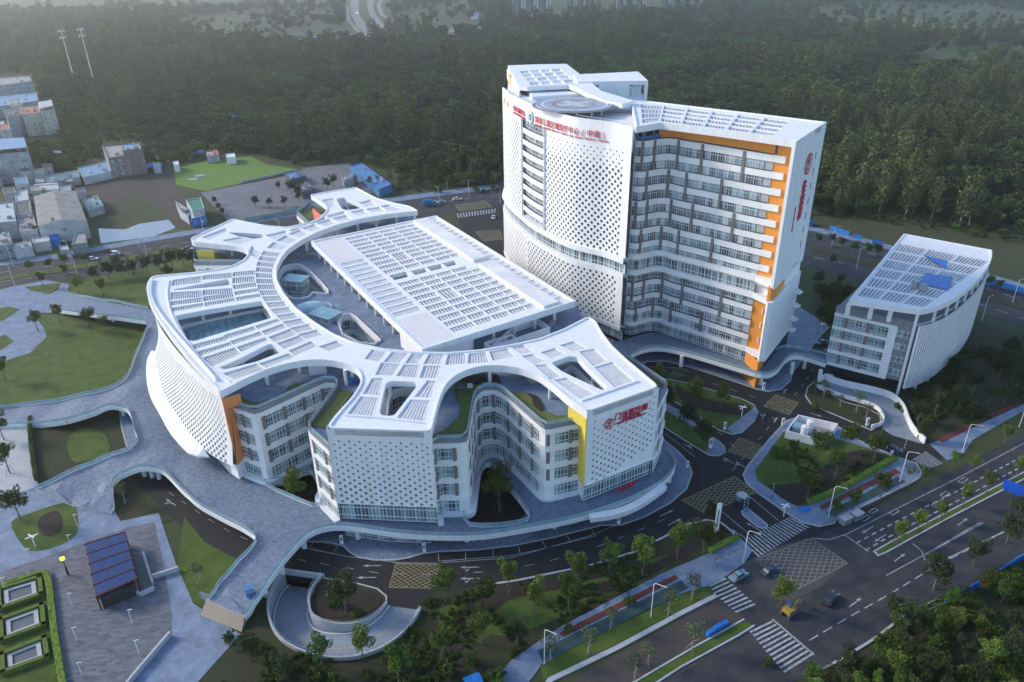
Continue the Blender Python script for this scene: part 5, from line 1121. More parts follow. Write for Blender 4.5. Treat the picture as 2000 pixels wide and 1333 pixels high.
# ================================================================ SIGNS
def text(body, size, m, depth=.08, align='CENTER', name='lettering', bold=0):
    cu = bpy.data.curves.new(name, 'FONT'); cu.body = body; cu.size = size; cu.extrude = depth; cu.align_x = align; cu.offset = bold; cu.resolution_u = 2; cu.materials.append(m)
    tmp = bpy.data.objects.new('t', cu); COL.objects.link(tmp); dg = bpy.context.evaluated_depsgraph_get(); me = bpy.data.meshes.new_from_object(tmp.evaluated_get(dg)); bpy.data.objects.remove(tmp); bpy.data.curves.remove(cu)
    return me
def sign_on(par, cu, x, y, z, ang, name='lettering'):
    """lettering facing outward (-Y when ang is 0)"""
    o = link(name, cu, par); o.location = (x, y, z); o.rotation_euler = (math.pi / 2, 0, ang); return o
S1 = empty('tower_name_sign', (0, 0, 0), label='red raised lettering for a regional children medical centre on the curved tower parapet', cat='sign')
def along(par, s, z, size, s0, s1, m, d=.25, name='letter'):
    n = len(s)
    for i, ch in enumerate(s):
        if ch == ' ': continue
        u = s0 + (s1 - s0) * (i + .5) / n; q = f(u, d); t = f(min(L, u + .3)) - f(u - .3); o = sign_on(par, text(ch, size, m, .06), q.x, q.y, z, math.atan2(t.y, t.x), name)
along(S1, '国家儿童区域医疗中心(中南)', 69.1, 2.35, s_of(1046), s_of(1188), RED)
along(S1, "REGIONAL CHILDREN MEDICAL CENTER FOR SOUTH CENTRAL REGION", 68.0, .8, s_of(1046), s_of(1190), RED, name='small_letter')
S2 = empty('tower_hospital_sign', (0, 0, 0), label='red and orange raised lettering at the left end of the curved tower parapet', cat='sign')
along(S2, '妇女儿童医疗中心', 69.3, 2.1, s_of(1004), s_of(1027), RED); along(S2, '妇幼', 69.3, 2.2, s_of(984), s_of(996), OR)
along(S2, "WOMEN AND CHILDREN MEDICAL CENTER", 68.2, .9, s_of(1004), s_of(1027), RED, name='small_letter')
u = s_of(1037); q = f(u, .25); t = f(u + .3) - f(u - .3); an = math.atan2(t.y, t.x)
LGM = mat('logo_blue', (.03, .16, .42), .4, .05)
def disc(name, r0, r1, m, par, x, y, z, ang, d):
    b = MB(); n = 32; ca, sa = math.cos(ang), math.sin(ang); nx, ny = sa, -ca
    for i in range(n):
        g, h = 2 * math.pi * i / n, 2 * math.pi * (i + 1) / n
        def T(r, a, dd): return (x + r * math.cos(a) * ca + nx * dd, y + r * math.cos(a) * sa + ny * dd, z + r * math.sin(a))
        b.face([T(r0, g, d), T(r1, g, d), T(r1, h, d), T(r0, h, d)][::-1]); b.face([T(r1, g, 0), T(r1, g, d), T(r1, h, d), T(r1, h, 0)])
    b.build(name, m, par)
S3 = empty('round_emblem', (0, 0, 0), label='round white and blue emblem on the curved tower parapet between the two red inscriptions', cat='emblem')
disc('emblem_disc', 0, 2.1, W_, S3, q.x, q.y, 69.9, an, .10); disc('emblem_ring', 1.85, 2.0, LGM, S3, q.x, q.y, 69.9, an, .16); disc('emblem_core', 0, 1.15, LGM, S3, q.x, q.y, 69.9, an, .16)
sign_on(S3, text('七', 1.4, W_, .03), q.x + math.sin(an) * .2, q.y - math.cos(an) * .2, 69.4, an, 'emblem_figure')
def redlogo(par, x, y, z, ang, r, d=.15):
    disc('logo_ring', r * .85, r, RED, par, x, y, z, ang, d); b = MB(); ca, sa = math.cos(ang), math.sin(ang)
    def T(a, c, dd=d): return (x + a * ca + sa * dd, y + a * sa - ca * dd, z + c)
    for P in ([(-.5, .1), (.15, .62), (.62, .72), (.3, .35), (.1, .3), (-.05, .05)], [(-.05, .4), (.25, .4), (.18, -.5), (.45, -.55), (-.1, -.7), (-.12, -.2)], [(-.7, -.35), (-.35, -.15), (-.3, -.5), (-.6, -.55)]):
        b.face([T(a * r, c * r) for a, c in P])
    b.build('logo_figure', RED, par)
S4 = empty('outpatient_sign', (0, 0, 0), label='red round logo and red characters on the perforated right end of the star-shaped block', cat='sign')
tt = v2(F2) - v2(F1); ta = math.atan2(tt.y, tt.x); nn = Vector((tt.y, -tt.x)).normalized()
def onF(u, d=.3): return v2(F1).lerp(v2(F2), u) + nn * d
q = onF(.30); redlogo(S4, q.x, q.y, 25.1, ta, 1.35)
q = onF(.61); sign_on(S4, text('门诊医技楼', 1.9, RED, .08, bold=.02), q.x, q.y, 25.5, ta); sign_on(S4, text('OUTPATIENT AND', .62, RED, .08, bold=.03), q.x, q.y, 24.75, ta); sign_on(S4, text('MEDICAL TECHNOLOGY BUILDING', .5, RED, .08, bold=.03), q.x, q.y, 24.15, ta)
S5 = empty('ward_sign', (0, 0, 0), label='red round logo above vertical red characters on the tall tower end wall', cat='sign')
q = endA.lerp(endB, .52) + Vector((en.y, -en.x)) * .25; redlogo(S5, q.x, q.y, 65.3, ea, 3.0)
for i, ch in enumerate('住院楼'): q = endA.lerp(endB, .50) + Vector((en.y, -en.x)) * .25; sign_on(S5, text(ch, 4.0, RED, .12, bold=.04), q.x, q.y, 57.5 - 3.9 * i, ea, 'letter')
q = endA.lerp(endB, .30) + Vector((en.y, -en.x)) * .25
for i, ch in enumerate('INPATIENT'): sign_on(S5, text(ch, .9, RED, .1, bold=.03), q.x, q.y, 54 - .85 * i, ea, 'small_letter')
S6 = empty('emergency_sign', (0, 0, 0), label='free-standing red characters above the entrance canopy of the right front corner', cat='sign')
a, b = at(1206, 966, 5.5), at(1240, 949, 5.5); an = math.atan2(b.y - a.y, b.x - a.x)
c = (a + b) / 2; sign_on(S6, text('儿科急诊', 1.5, RED, .08), c.x, c.y, 6.2, an); sign_on(S6, text('PEDIATRIC EMERGENCY', .42, RED, .08, bold=.02), c.x, c.y, 5.75, an); MB().box((c.x, c.y, 5.65), (5.6, .15, .1), an).build('sign_rail', ME, S6)
S7 = empty('road_sign_gantry', (0, 0, 0), label='big blue direction sign with white lettering hanging over the right edge road', cat='road sign')
a, b = at(1962, 938, 8), at(2040, 972, 8); an = math.atan2(b.y - a.y, b.x - a.x); c = (a + b) / 2; SB = mat('sign_blue', (.01, .08, .50), .35, .05)
MB().box((c.x, c.y, 7.0), ((b - a).length, .15, 2.8), an).build('sign_panel', SB, S7); sign_on(S7, text('医院  →', .9, W_, .02, 'LEFT'), a.x + .8, a.y - .12, 7.1, an)
sign_on(S7, text('Hospital', .5, W_, .02, 'LEFT'), a.x + .8, a.y - .14, 6.3, an); MB().tube([(b.x, b.y + .2, 0), (b.x, b.y + .2, 8.4)], .2, 8).tube([(a.x, a.y + .2, 7.2), (b.x, b.y + .2, 7.2)], .12, 6).build('sign_post', ME, S7)
# ================================================================ TREES
def leafmat(name, c1, c2, rand=.32):
    return mat(name, c1, .75, 0, .9, col2=c2, rand=rand, spec=.25)
LG = leafmat('foliage_mid_green', (.035, .07, .010), (.075, .12, .018)); LB = leafmat('foliage_bright_green', (.09, .15, .022), (.13, .19, .035))
LD = leafmat('foliage_dark_green', (.028, .045, .017), (.05, .07, .022)); LO = leafmat('foliage_olive', (.07, .085, .03), (.10, .11, .04)); LP = leafmat('foliage_pale_sparse', (.10, .13, .06), (.07, .10, .04))
def crown(name, m, lobes, n, size, seed, flat=.0):
    """leaf clumps spread through several overlapping lobes: (x, y, z, rx, rz)"""
    rg = random.Random(seed); mb = MB(); tot = sum(l[3] ** 2 * l[4] for l in lobes)
    for l in lobes:
        for _ in range(int(n * l[3] ** 2 * l[4] / tot) + 3):
            a = rg.uniform(0, 2 * math.pi); c = rg.uniform(-1, 1); r = rg.uniform(.45, 1.0) ** .5 * (1 + .12 * math.sin(3 * a + l[0]))
            s = math.sqrt(1 - c * c); x, y, z = l[0] + l[3] * r * s * math.cos(a), l[1] + l[3] * r * s * math.sin(a), l[2] + l[4] * r * c
            u = Vector((rg.gauss(0, 1), rg.gauss(0, 1), rg.gauss(0, .6))).normalized(); w = u.cross(Vector((rg.gauss(0, 1), rg.gauss(0, 1), rg.gauss(0, 1)))).normalized(); k = size * rg.uniform(.6, 1.3)
            P = Vector((x, y, z)); mb.face([P - u * k, P - w * k * .55, P + u * k, P + w * k * .55])
    return mb.mesh(name, m)
STK = (0, 1, 2)
def trunk(name, m, h, r, br=4, seed=0, lean=0):
    rg = random.Random(seed); mb = MB(); mb.tube([(0, 0, 0), (lean * .3, 0, h * .4), (lean, 0, h)], r, 6, r2=r * .4)
    for i in range(br):
        a = i * 2 * math.pi / br + rg.uniform(-.4, .4); z = h * rg.uniform(.45, .8); mb.tube([(lean * z / h, 0, z), (math.cos(a) * h * .16, math.sin(a) * h * .16, z + h * .2), (math.cos(a) * h * .24, math.sin(a) * h * .24, z + h * .34)], r * .45, 4, r2=r * .15)
    if seed in STK:
        for k in range(3): g = k * 2.1; mb.tube([(math.cos(g) * 1.1, math.sin(g) * 1.1, 0), (math.cos(g) * .1, math.sin(g) * .1, 2.3)], .04, 4)
    return mb.mesh(name, m)
def round_lobes(R, H, zc, k, seed):
    rg = random.Random(seed); k += 3; out = [(0, 0, zc, R * .6, H * .75)]
    for i in range(k):
        a = 2 * math.pi * i / k + rg.uniform(-.4, .4); d = R * rg.uniform(.35, .85); out.append((d * math.cos(a), d * math.sin(a), zc + rg.uniform(-.7, .75) * H, R * rg.uniform(.24, .5), H * rg.uniform(.28, .5)))
    return out
PROTO = {}
for i in range(3):
    PROTO['round', i] = (crown('crown_round', LG, round_lobes(2.4, 2.6, 6.3, 6, i), 2200, .2, i), trunk('trunk_mesh', BK, 5.6, .16, 4, i))
    PROTO['bright', i] = (crown('crown_bright', LB, round_lobes(2.3, 2.9, 6.2, 6, i + 5), 2200, .2, i + 5), trunk('trunk_mesh', BK, 5.6, .16, 4, i))
    PROTO['dark', i] = (crown('crown_dark', LD, round_lobes(2.7, 2.7, 5.8, 7, i + 9), 2200, .22, i + 9), trunk('trunk_mesh', BK, 5.0, .18, 4, i))
    PROTO['sparse', i] = (crown('crown_sparse', LP, round_lobes(1.9, 1.7, 5.6, 5, i + 13), 380, .22, i + 13), trunk('trunk_mesh', BKP, 5.4, .13, 6, i))
    PROTO['slim', i] = (crown('crown_slim', LO, [(0, 0, 8.8 - 1.6 * k, 1.0 + .25 * k, 1.5) for k in range(4)], 900, .25, i + 20), trunk('trunk_mesh', BKP, 8.2, .13, 5, i, .3))
    PROTO['bush', i] = (crown('crown_bush', LG, round_lobes(1.3, 1.0, 1.1, 5, i + 25), 500, .2, i + 25), trunk('trunk_mesh', BK, 1.2, .08, 3, i))
    PROTO['wood_round', i] = (crown('crown_wood', leafmat('wood_dark', (.028, .048, .012), (.055, .085, .018), .45), round_lobes(5, 3.6, 6.0, 8, i + 30), 620, .85, i + 30), trunk('trunk_mesh', BK, 6, .25, 3, i))
    PROTO['wood_mid', i] = (crown('crown_wood_mid', leafmat('wood_mid', (.045, .085, .016), (.08, .125, .024), .45), round_lobes(4.4, 3.0, 5.0, 8, i + 35), 560, .8, i + 35), trunk('trunk_mesh', BK, 5, .25, 3, i))
    PROTO['wood_tall', i] = (crown('crown_wood_tall', leafmat('wood_olive', (.065, .085, .022), (.10, .11, .03), .4), [(0.6 * math.sin(k * 2 + i), .6 * math.cos(k * 1.7), 16 - 2.6 * k, 1.7 + .35 * k, 2.0) for k in range(5)], 480, .62, i + 40), trunk('trunk_mesh', BKP, 15, .22, 4, i, .5))
def tree(kind, i, x, y, s, rz, label, group, z=0, cat='tree', nm='tree'):
    c, t = PROTO[kind, i % 3]; e = link(nm, None, None, (x, y, z), rz); e.scale = (s, s, s); tag(e, label, cat, group)
    link('crown', c, e); link('trunk', t, e); return e
def grove(lst, kind, place, scale=1.04, what='tree', z=.1, cat='tree', nm=None):
    """each tree named by its rank from the left"""
    lst = sorted(lst, key=lambda p: p[0]); rg = random.Random(len(lst) * 7 + len(place))
    for i, p in enumerate(lst):
        k = p[3] if len(p) > 3 else kind; q = at(p[0], p[1], z); s = scale * (p[2] if len(p) > 2 else 1) * rg.uniform(.92, 1.08)
        lab = (nth(i) + ' from the left of the ' + what + 's ' + place) if 1 < len(lst) <= 20 else (what + ' ' + place) if len(lst) > 20 else 'single ' + what + ' ' + place
        tree(k, i, q.x, q.y, s, rg.uniform(0, 6), lab, what + 's ' + place, z, cat, nm or ('bush' if kind == 'bush' else 'tree'))
grove([(1322, 1090, 1.05, 'bright'), (1255, 1125, 1.15, 'bright'), (1190, 1122, 1), (1125, 1146, 1.05, 'bright'), (1045, 1200, 1, 'bright'), (1110, 1188, 1.05), (993, 1158, .9, 'bright'), (950, 1200, 1), (870, 1178, 1.05), (1372, 1085, 1.05), (1385, 1030, .8)], 'round', 'on the front verge')
grove([(940, 1258, .95), (865, 1290, 1), (710, 1292, .95, 'bright'), (632, 1300, .9), (780, 1335, .95), (1010, 1262, .8, 'dark'), (560, 1330, .8, 'dark'), (490, 1290, .8, 'dark')], 'round', 'near the lower picture edge')
grove([(677, 1192, 1.1)], 'dark', 'inside the loop of the car ramp', what='dark tree')
grove([(1193, 1228, .8), (1150, 1278, .85), (1305, 1202, .9), (1352, 1170, .9), (1075, 1292, .85)], 'sparse', 'beside the teal cycle lane', what='young sparse tree')
grove([(1240, 1325, .85), (1350, 1272, .95), (1265, 1300, .8)], 'sparse', 'by the unfinished lane', what='thin tree')
grove([(1523, 1190, .95)], 'bright', 'at the tip of the junction island', what='yellow green tree')
grove([(42, 1020, 1.15), (20, 925, 1.05), (8, 860, 1), (12, 745, 1), (100, 650, .0001)][:4], 'round', 'along the left picture edge')
grove([(75, 648, 1), (118, 632, .95), (178, 645, .95), (206, 652, .7)], 'round', 'beside the upper left walkway')
grove([(155, 575, .9), (203, 580, .85)], 'bright', 'on the left lawn triangle', what='bright round tree')
grove([(188, 552, .8), (215, 545, .9), (240, 545, 1), (262, 540, .9), (290, 538, 1), (315, 532, 1), (338, 528, 1), (360, 520, .9), (378, 520, .9), (232, 530, .8), (330, 545, .8)], 'dark', 'in a clump left of the white block', what='dark tree')
grove([(85, 562, .75), (100, 532, .7), (130, 524, .75), (170, 522, .7), (62, 536, .7), (215, 508, .6), (130, 543, .7)], 'round', 'along the left back road', what='street tree')
grove([(393, 1142, .8)], 'sparse', 'on the grass triangle beside the lower walkway', what='pale round tree'); grove([(246, 985, .8)], 'sparse', 'below the curved walkway gap', what='pale tree')
grove([(578, 990, 1.15)], 'bright', 'in the left garden court of the white block', what='round tree'); grove([(975, 1000, 1.35)], 'round', 'in the pointed garden court of the white block', what='broad tree')
grove([(1313, 765, .95, 'sparse'), (1358, 800, 1.1, 'bright'), (1407, 800, 1), (1282, 752, .75, 'bright'), (1300, 800, .9, 'dark')], 'round', 'on the curved garden island')
grove([(1340, 838, 1), (1374, 872, 1.1)], 'dark', 'on the narrow garden strip', what='dark tree')
grove([(1515, 925, .9), (1593, 905, 1.05), (1575, 978, .9), (1630, 935, .95), (1655, 885, 1), (1705, 905, 1.15), (1545, 900, .7)], 'round', 'in the utility garden')
grove([(1665, 998, .7), (1718, 972, .8), (1632, 1012, .6), (1772, 948, .8, 'sparse')], 'round', 'beside the right cycle lane', what='street tree')
grove([(1672, 806, .95), (1690, 822, .8), (1608, 775, .7), (1592, 765, .6), (1640, 795, .5)], 'sparse', 'on the bed beside the annex ramp', what='young tree')
grove([(1790, 830, .9), (1825, 810, .9), (1800, 860, .8), (1870, 800, .9), (1900, 770, .9), (1950, 740, .9), (1860, 730, .8), (1930, 790, .8), (1985, 760, .9), (1895, 820, .7), (1960, 790, .8), (1915, 715, .9), (1970, 700, .9), (1835, 770, .8), (1880, 745, .8)], 'dark', 'on the rough lawn right of the annex', what='thin tree')
grove([(1750, 1062, .85), (1790, 1042, .8), (1880, 990, .95), (1835, 1018, .8), (1925, 965, .9), (1985, 930, .9), (1800, 940, .7), (1860, 915, .7), (1960, 868, .8), (1900, 925, .8)], 'bright', 'on the wide road', what='median tree', scale=.82)
grove([(1823, 1150, 1.0), (1900, 1105, .8), (1965, 1060, .9), (1990, 1020, .9), (1740, 1205, .7)], 'dark', 'along the lower kerb of the wide road', what='tree')
grove([(1598, 560, .8), (1610, 600, .9), (1630, 640, .9), (1600, 630, .8), (1650, 590, .7), (1690, 620, .8), (1640, 560, .6), (1625, 520, .6)], 'dark', 'between tower and annex', what='dark tree')
rg = random.Random(3)
grove([(700 + 22 * i + rg.uniform(-6, 6), 385 - i * 1.4 - rg.uniform(3, 22), rg.uniform(.75, 1.1), ['slim', 'round', 'sparse'][i % 3]) for i in range(13)], 'slim', 'in the row beyond the back road', what='roadside tree')
grove([(1600 + 22 * i + rg.uniform(-5, 5), 478 + i * 6.2 + rg.uniform(-6, 4), rg.uniform(.5, .75)) for i in range(17)], 'round', 'on the right back road verge', what='small tree')
grove([(128, 468, 1.2), (75, 470, .8), (150, 455, .8)], 'dark', 'in front of the white warehouse', what='dark tree')
grove([(500 + 28 * i, 410 - 3 * i - rg.uniform(0, 8), .7) for i in range(4)] + [(570, 380, .9), (582, 386, .8), (545, 372, .6), (640, 372, .9), (652, 365, .8), (420, 400, .5), (428, 412, .5), (436, 422, .5)], 'dark', 'by the concrete yard', what='scrubby tree')
# scrub at the lower right
lst = []
poly = [(1560, 1345), (1600, 1325), (1705, 1262), (1770, 1216), (1872, 1162), (1962, 1120), (2030, 1090), (2060, 1420), (1560, 1420)]
while len(lst) < 48:
    x, y = rg.uniform(1560, 2060), rg.uniform(1095, 1420)
    if inside((x, y), poly) and all((x - a[0]) ** 2 + (y - a[1]) ** 2 > 26 ** 2 for a in lst): lst.append((x, y, rg.uniform(.5, .95), ['dark', 'round', 'dark', 'bright'][len(lst) % 4]))
grove(lst, 'dark', 'in the lower right thicket', what='thicket tree', scale=.95)
lst = []
for i in range(26):
    x, y = rg.uniform(480, 1000), rg.uniform(1285, 1400)
    if all((x - a[0]) ** 2 + (y - a[1]) ** 2 > 30 ** 2 for a in lst): lst.append((x, y, rg.uniform(.8, 1.4)))
grove(lst, 'bush', 'on the dark slope at the bottom', what='low bush')
grove([(1230, 1180, 1), (1110, 1230, .8), (450, 1250, 1), (700, 1205, 1.2, 'bush'), (650, 1180, 1), (1500, 1300, .8), (1590, 800, 1), (1615, 775, 1), (1220, 1145, .8)], 'bush', 'scattered over the lawns', what='single bush')
# ---------------------------------------------------------------- the wood
def px_of(x, y, z=0):
    v = Vector((x, y, z - CH)); d = v.dot(fwd); return (1000 + FPX * v.dot(RGT) / d, 666.5 - FPX * v.dot(UPV) / d)
open_ = FLD + [[(330, 325), (420, 306), (500, 300), (580, 325), (700, 315), (780, 350), (770, 385), (480, 440), (380, 470), (140, 480), (140, 345), (335, 322)], [(-300, 148), (64, 148), (80, 190), (108, 198), (118, 282), (62, 290), (62, 335), (150, 338), (345, 340), (380, 470), (-300, 560)],
    [(198, 280), (284, 278), (290, 345), (150, 350), (150, 326), (200, 312)], [(680, 312), (780, 345), (775, 385), (700, 385)], [(1585, 425), (2200, 520), (2200, 700), (1560, 520)], [(515, 66), (960, 46), (960, 60), (700, 80), (515, 92)], [(670, -20), (775, -20), (760, 20), (790, 68), (680, 68), (676, 40)], [(990, -30), (1370, -30), (1370, 30), (1200, 34), (1000, 46)]]
rg = random.Random(11)
def nz(x, y, s): return math.sin(x / s + 1.3 * math.sin(y / s * .7)) * math.cos(y / s * 1.1 + math.sin(x / s * 1.3))
cand = []
y = 330.0
while y < 1950:
    stp = 8.2 + max(0, y - 450) * .0105; x = -y * .85 - 60
    while x < y * .85 + 60:
        X, Y = x + rg.uniform(-.45, .45) * stp, y + rg.uniform(-.45, .45) * stp; p = px_of(X, Y); x += stp
        if p[0] < -120 or p[0] > 2120 or p[1] < -25: continue
        lim = 372 - (p[0] - 600) * .02 if p[0] < 1000 else 372 + (p[0] - 1000) * .06
        if p[0] < 700: lim = 345
        if p[0] > 1560: lim = 424 + max(0, p[0] - 1750) * .16
        if p[1] > lim or any(inside(p, o) for o in open_[len(FLD):]) or (rg.random() > .10 + .3 * (nz(X, Y, 90) > .5) and any(inside(p, o) for o in FLD)): continue
        k = nz(X, Y, 60) + .5 * nz(X + 99, Y - 50, 23)
        if k < -.95 and rg.random() < .6 and Y < 900: continue
        kind = 'wood_tall' if k > .55 and rg.random() < .8 else ('wood_mid' if k < -.2 else 'wood_round')
        s = rg.uniform(.5, 1.35) * (1.15 if kind == 'wood_tall' else .78 if kind == 'wood_mid' and Y < 620 else .95) * (1 + max(0, Y - 500) * .00045)
        cand.append((Y * Y + X * X, X, Y, kind, s))
    y += stp * .92
cand.sort()
near = sorted(cand[:105], key=lambda c: px_of(c[1], c[2])[0])
CNT = {}
KN = {'wood_tall': 'tall slim tree', 'wood_mid': 'mid green bushy tree', 'wood_round': 'dark broad tree'}
for i, c in enumerate(near):
    p = px_of(c[1], c[2]); side = 'left of the tall tower' if p[0] < 985 else ('behind the tall tower' if p[0] < 1600 else 'right of the tall tower')
    key = (c[3], side); CNT[key] = CNT.get(key, -1) + 1
    tree(c[3], i, c[1], c[2], c[4], rg.uniform(0, 6), nth(CNT[key]) + ' ' + KN[c[3]] + ' from the left, wood edge ' + side, KN[c[3]] + 's, wood edge ' + side)
far = cand[105:]
def scatter(name, pts_, kinds, byname=0):
    me = bpy.data.meshes.new(name); me.from_pydata([(c[1], c[2], 0) for c in pts_], [], [])
    at_ = me.attributes.new('sc', 'FLOAT', 'POINT'); at_.data.foreach_set('value', [c[4] for c in pts_])
    a2 = me.attributes.new('idx', 'INT', 'POINT'); a2.data.foreach_set('value', [(rg.randrange(len(kinds)) if byname else kinds.index((c[3], i % 3))) for i, c in enumerate(pts_)])
    a3 = me.attributes.new('rot', 'FLOAT_VECTOR', 'POINT'); a3.data.foreach_set('vector', [v for c in pts_ for v in (0, 0, rg.uniform(0, 6.28))])
    o = link(name, me); ng = bpy.data.node_groups.new(name, 'GeometryNodeTree'); ng.interface.new_socket('Geometry', in_out='INPUT', socket_type='NodeSocketGeometry'); ng.interface.new_socket('Geometry', in_out='OUTPUT', socket_type='NodeSocketGeometry')
    N, K = ng.nodes, ng.links; gi, go = N.new('NodeGroupInput'), N.new('NodeGroupOutput'); iop = N.new('GeometryNodeInstanceOnPoints'); gti = N.new('GeometryNodeGeometryToInstance')
    for kd in reversed(kinds):
        src = next(q for q in COL.objects if q.name.startswith('crown') and q.data == PROTO[kd][0]) if any(q.data == PROTO[kd][0] for q in COL.objects if q.type == 'MESH') else None
        oi = N.new('GeometryNodeObjectInfo'); oi.transform_space = 'ORIGINAL'; oi.inputs[0].default_value = src; oi.inputs['As Instance'].default_value = False; K.new(oi.outputs['Geometry'], gti.inputs[0])
    def na(n, t):
        q = N.new('GeometryNodeInputNamedAttribute'); q.data_type = t; q.inputs[0].default_value = n; return q.outputs[0]
    K.new(gi.outputs[0], iop.inputs['Points']); K.new(gti.outputs[0], iop.inputs['Instance']); iop.inputs['Pick Instance'].default_value = True; K.new(na('idx', 'INT'), iop.inputs['Instance Index']); K.new(na('rot', 'FLOAT_VECTOR'), iop.inputs['Rotation']); K.new(na('sc', 'FLOAT'), iop.inputs['Scale'])
    K.new(iop.outputs[0], go.inputs[0]); md = o.modifiers.new('scatter', 'NODES'); md.node_group = ng; return o
kinds = [(k, i) for k in ('wood_round', 'wood_mid', 'wood_tall') for i in range(3)]
have = set(q.data.name for q in COL.objects if q.type == 'MESH')
kinds = [k for k in kinds if PROTO[k][0].name in have]
far = [c for i, c in enumerate(far) if (c[3], i % 3)]
okk = set(kinds)
fix_ = []
for i, c in enumerate(far): fix_.append(c if (c[3], len(fix_) % 3) in okk else (c[0], c[1], c[2], kinds[0][0], c[4]))
tag(scatter('forest', fix_, kinds), 'dark green wood stretching away behind the hospital', 'forest', None, 'stuff')
und = []
y = 318.0
while y < 760:
    stp = 4.6 + (y - 318) * .008; x = -y * .8 - 40
    while x < y * .8 + 40:
        X, Y = x + rg.uniform(-.5, .5) * stp, y + rg.uniform(-.5, .5) * stp; p = px_of(X, Y); x += stp
        if p[0] < -60 or p[0] > 2060: continue
        lim = (352 if p[0] < 700 else 378 + max(0, p[0] - 1000) * .06) if p[0] < 1560 else 432 + max(0, p[0] - 1700) * .17
        if p[1] > lim or any(inside(p, o) for o in open_) or rg.random() < .25: continue
        und.append((0, X, Y, kinds[len(und) % 2 * (len(kinds) // 2)][0], rg.uniform(.18, .42)))
    y += stp * .9
und = [c if (c[3], i % 3) in okk else (0, c[1], c[2], kinds[0][0], c[4]) for i, c in enumerate(und)]
def infill(name, label, poly, n, smin, smax, kd, zz=.05, avoid=()):
    src = [k for k in PROTO if k[0] in kd and PROTO[k][0].name in have]; out = []; t = 0
    while len(out) < n and t < n * 8:
        t += 1; x = rg.uniform(min(p[0] for p in poly), max(p[0] for p in poly)); y = rg.uniform(min(p[1] for p in poly), max(p[1] for p in poly))
        if not inside((x, y), poly) or any(inside((x, y), a) for a in avoid) or nz(x, y, 38) < -.1: continue
        q = at(x, y); k = src[rg.randrange(len(src))]; out.append((0, q.x, q.y, k[0], rg.uniform(smin, smax)))
    o = scatter(name, out, src, 1); tag(o, label, 'shrubs', None, 'stuff')
infill('shrub_cover', 'dark low shrubs covering the verge below the front road', [(560, 1290), (850, 1165), (1010, 1140), (1240, 1085), (1345, 1030), (1420, 1030), (1400, 1070), (1290, 1120), (1090, 1225), (1000, 1285), (960, 1400), (430, 1400), (450, 1240), (530, 1260)], 900, .2, .5, ('bush',), avoid=[R_OUT + [(755, 1170)]])
infill('thicket_cover', 'tangled dark undergrowth of the lower right thicket', [(1600, 1330), (1705, 1265), (1770, 1218), (1872, 1162), (1962, 1120), (2060, 1090), (2080, 1420), (1540, 1420)], 2600, .5, 1.1, ('bush',))
infill('shrub_cover', 'dark low shrubs covering the garden around the utility enclosure', [(1490, 905), (1530, 880), (1640, 880), (1740, 900), (1660, 950), (1580, 985), (1530, 970)], 160, .25, .55, ('bush',))
infill('shrub_cover', 'dark planting on the rough lawn right of the annex', [(1745, 800), (1860, 690), (1990, 670), (2060, 720), (2060, 760), (1830, 865)], 700, .3, .7, ('bush',))
infill('shrub_cover', 'dark planting between the tower and the annex', [(1590, 560), (1640, 555), (1760, 590), (1700, 690), (1620, 640)], 260, .4, .9, ('bush',))
tag(scatter('undergrowth', und, kinds), 'low bushes filling the gaps between the trees of the wood', 'undergrowth', None, 'stuff')
# ================================================================ CAR RAMP LOOP
RP = empty('car_ramp', (0, 0, 0), label='looping sunken car ramp with pale walls diving under the front road', cat='ramp')
RFm = mat('blue_grey_ramp_floor', (.22, .27, .33), .8, .15, .4, bump=.05)
n = 36; ro_s = [sub(ro_, i / n) for i in range(n + 1)]; ri_s = [sub(ri_, i / n) for i in range(n + 1)]
def rz_(i): return -3.8 * (1 - min(1, max(0, (i / n - .0) / .95))) ** .9
mb = MB(); mk = MB()
for i in range(n):
    a, b, c, d = ro_s[i], ro_s[i + 1], ri_s[i + 1], ri_s[i]; z0, z1 = rz_(i), rz_(i + 1)
    mb.face([(a.x, a.y, z0), (b.x, b.y, z1), (c.x, c.y, z1), (d.x, d.y, z0)])
    m0, m1 = a.lerp(d, .47), b.lerp(c, .47); e0, e1 = a.lerp(d, .495), b.lerp(c, .495); mk.face([(m0.x, m0.y, z0 + .03), (m1.x, m1.y, z1 + .03), (e1.x, e1.y, z1 + .03), (e0.x, e0.y, z0 + .03)])
mb.build('ramp_floor', RFm, RP); mk.build('yellow_line', mat('ochre_line', (.45, .33, .12), .7), RP)
wb = MB(); wb1 = wb
def wseg(P, i, out):
    a, b = P[i], P[i + 1]; t = (b - a).normalized(); nn = Vector((t.y, -t.x)) * (.35 * out); z0, z1 = rz_(i), rz_(i + 1)
    q = [a, b, b + nn, a + nn]; lo = [(q[0].x, q[0].y, z0 - .1), (q[1].x, q[1].y, z1 - .1), (q[2].x, q[2].y, min(z1, -.2)), (q[3].x, q[3].y, min(z0, -.2))]; hi = [(v.x, v.y, 1.0) for v in q]
    wb.face(hi if out > 0 else hi[::-1]); wb.face([lo[0], lo[1], hi[1], hi[0]]); wb.face([lo[2], lo[3], hi[3], hi[2]])
for i in range(n): wseg(ro_s, i, 1)
wb.build('ramp_wall', CC, RP); wb = MB()
for i in range(n): wseg(ri_s, i, -1)
wb.build('ramp_wall', CC, RP)
kb = MB()
for P in ([a.lerp(d, .06) for a, d in zip(ro_s, ri_s)], [a.lerp(d, .93) for a, d in zip(ro_s, ri_s)]):
    for i in range(n): a, b = P[i], P[i + 1]; kb.box(((a.x + b.x) / 2, (a.y + b.y) / 2, (rz_(i) + rz_(i + 1)) / 2 + .12), ((b - a).length, .15, .22), math.atan2(b.y - a.y, b.x - a.x))
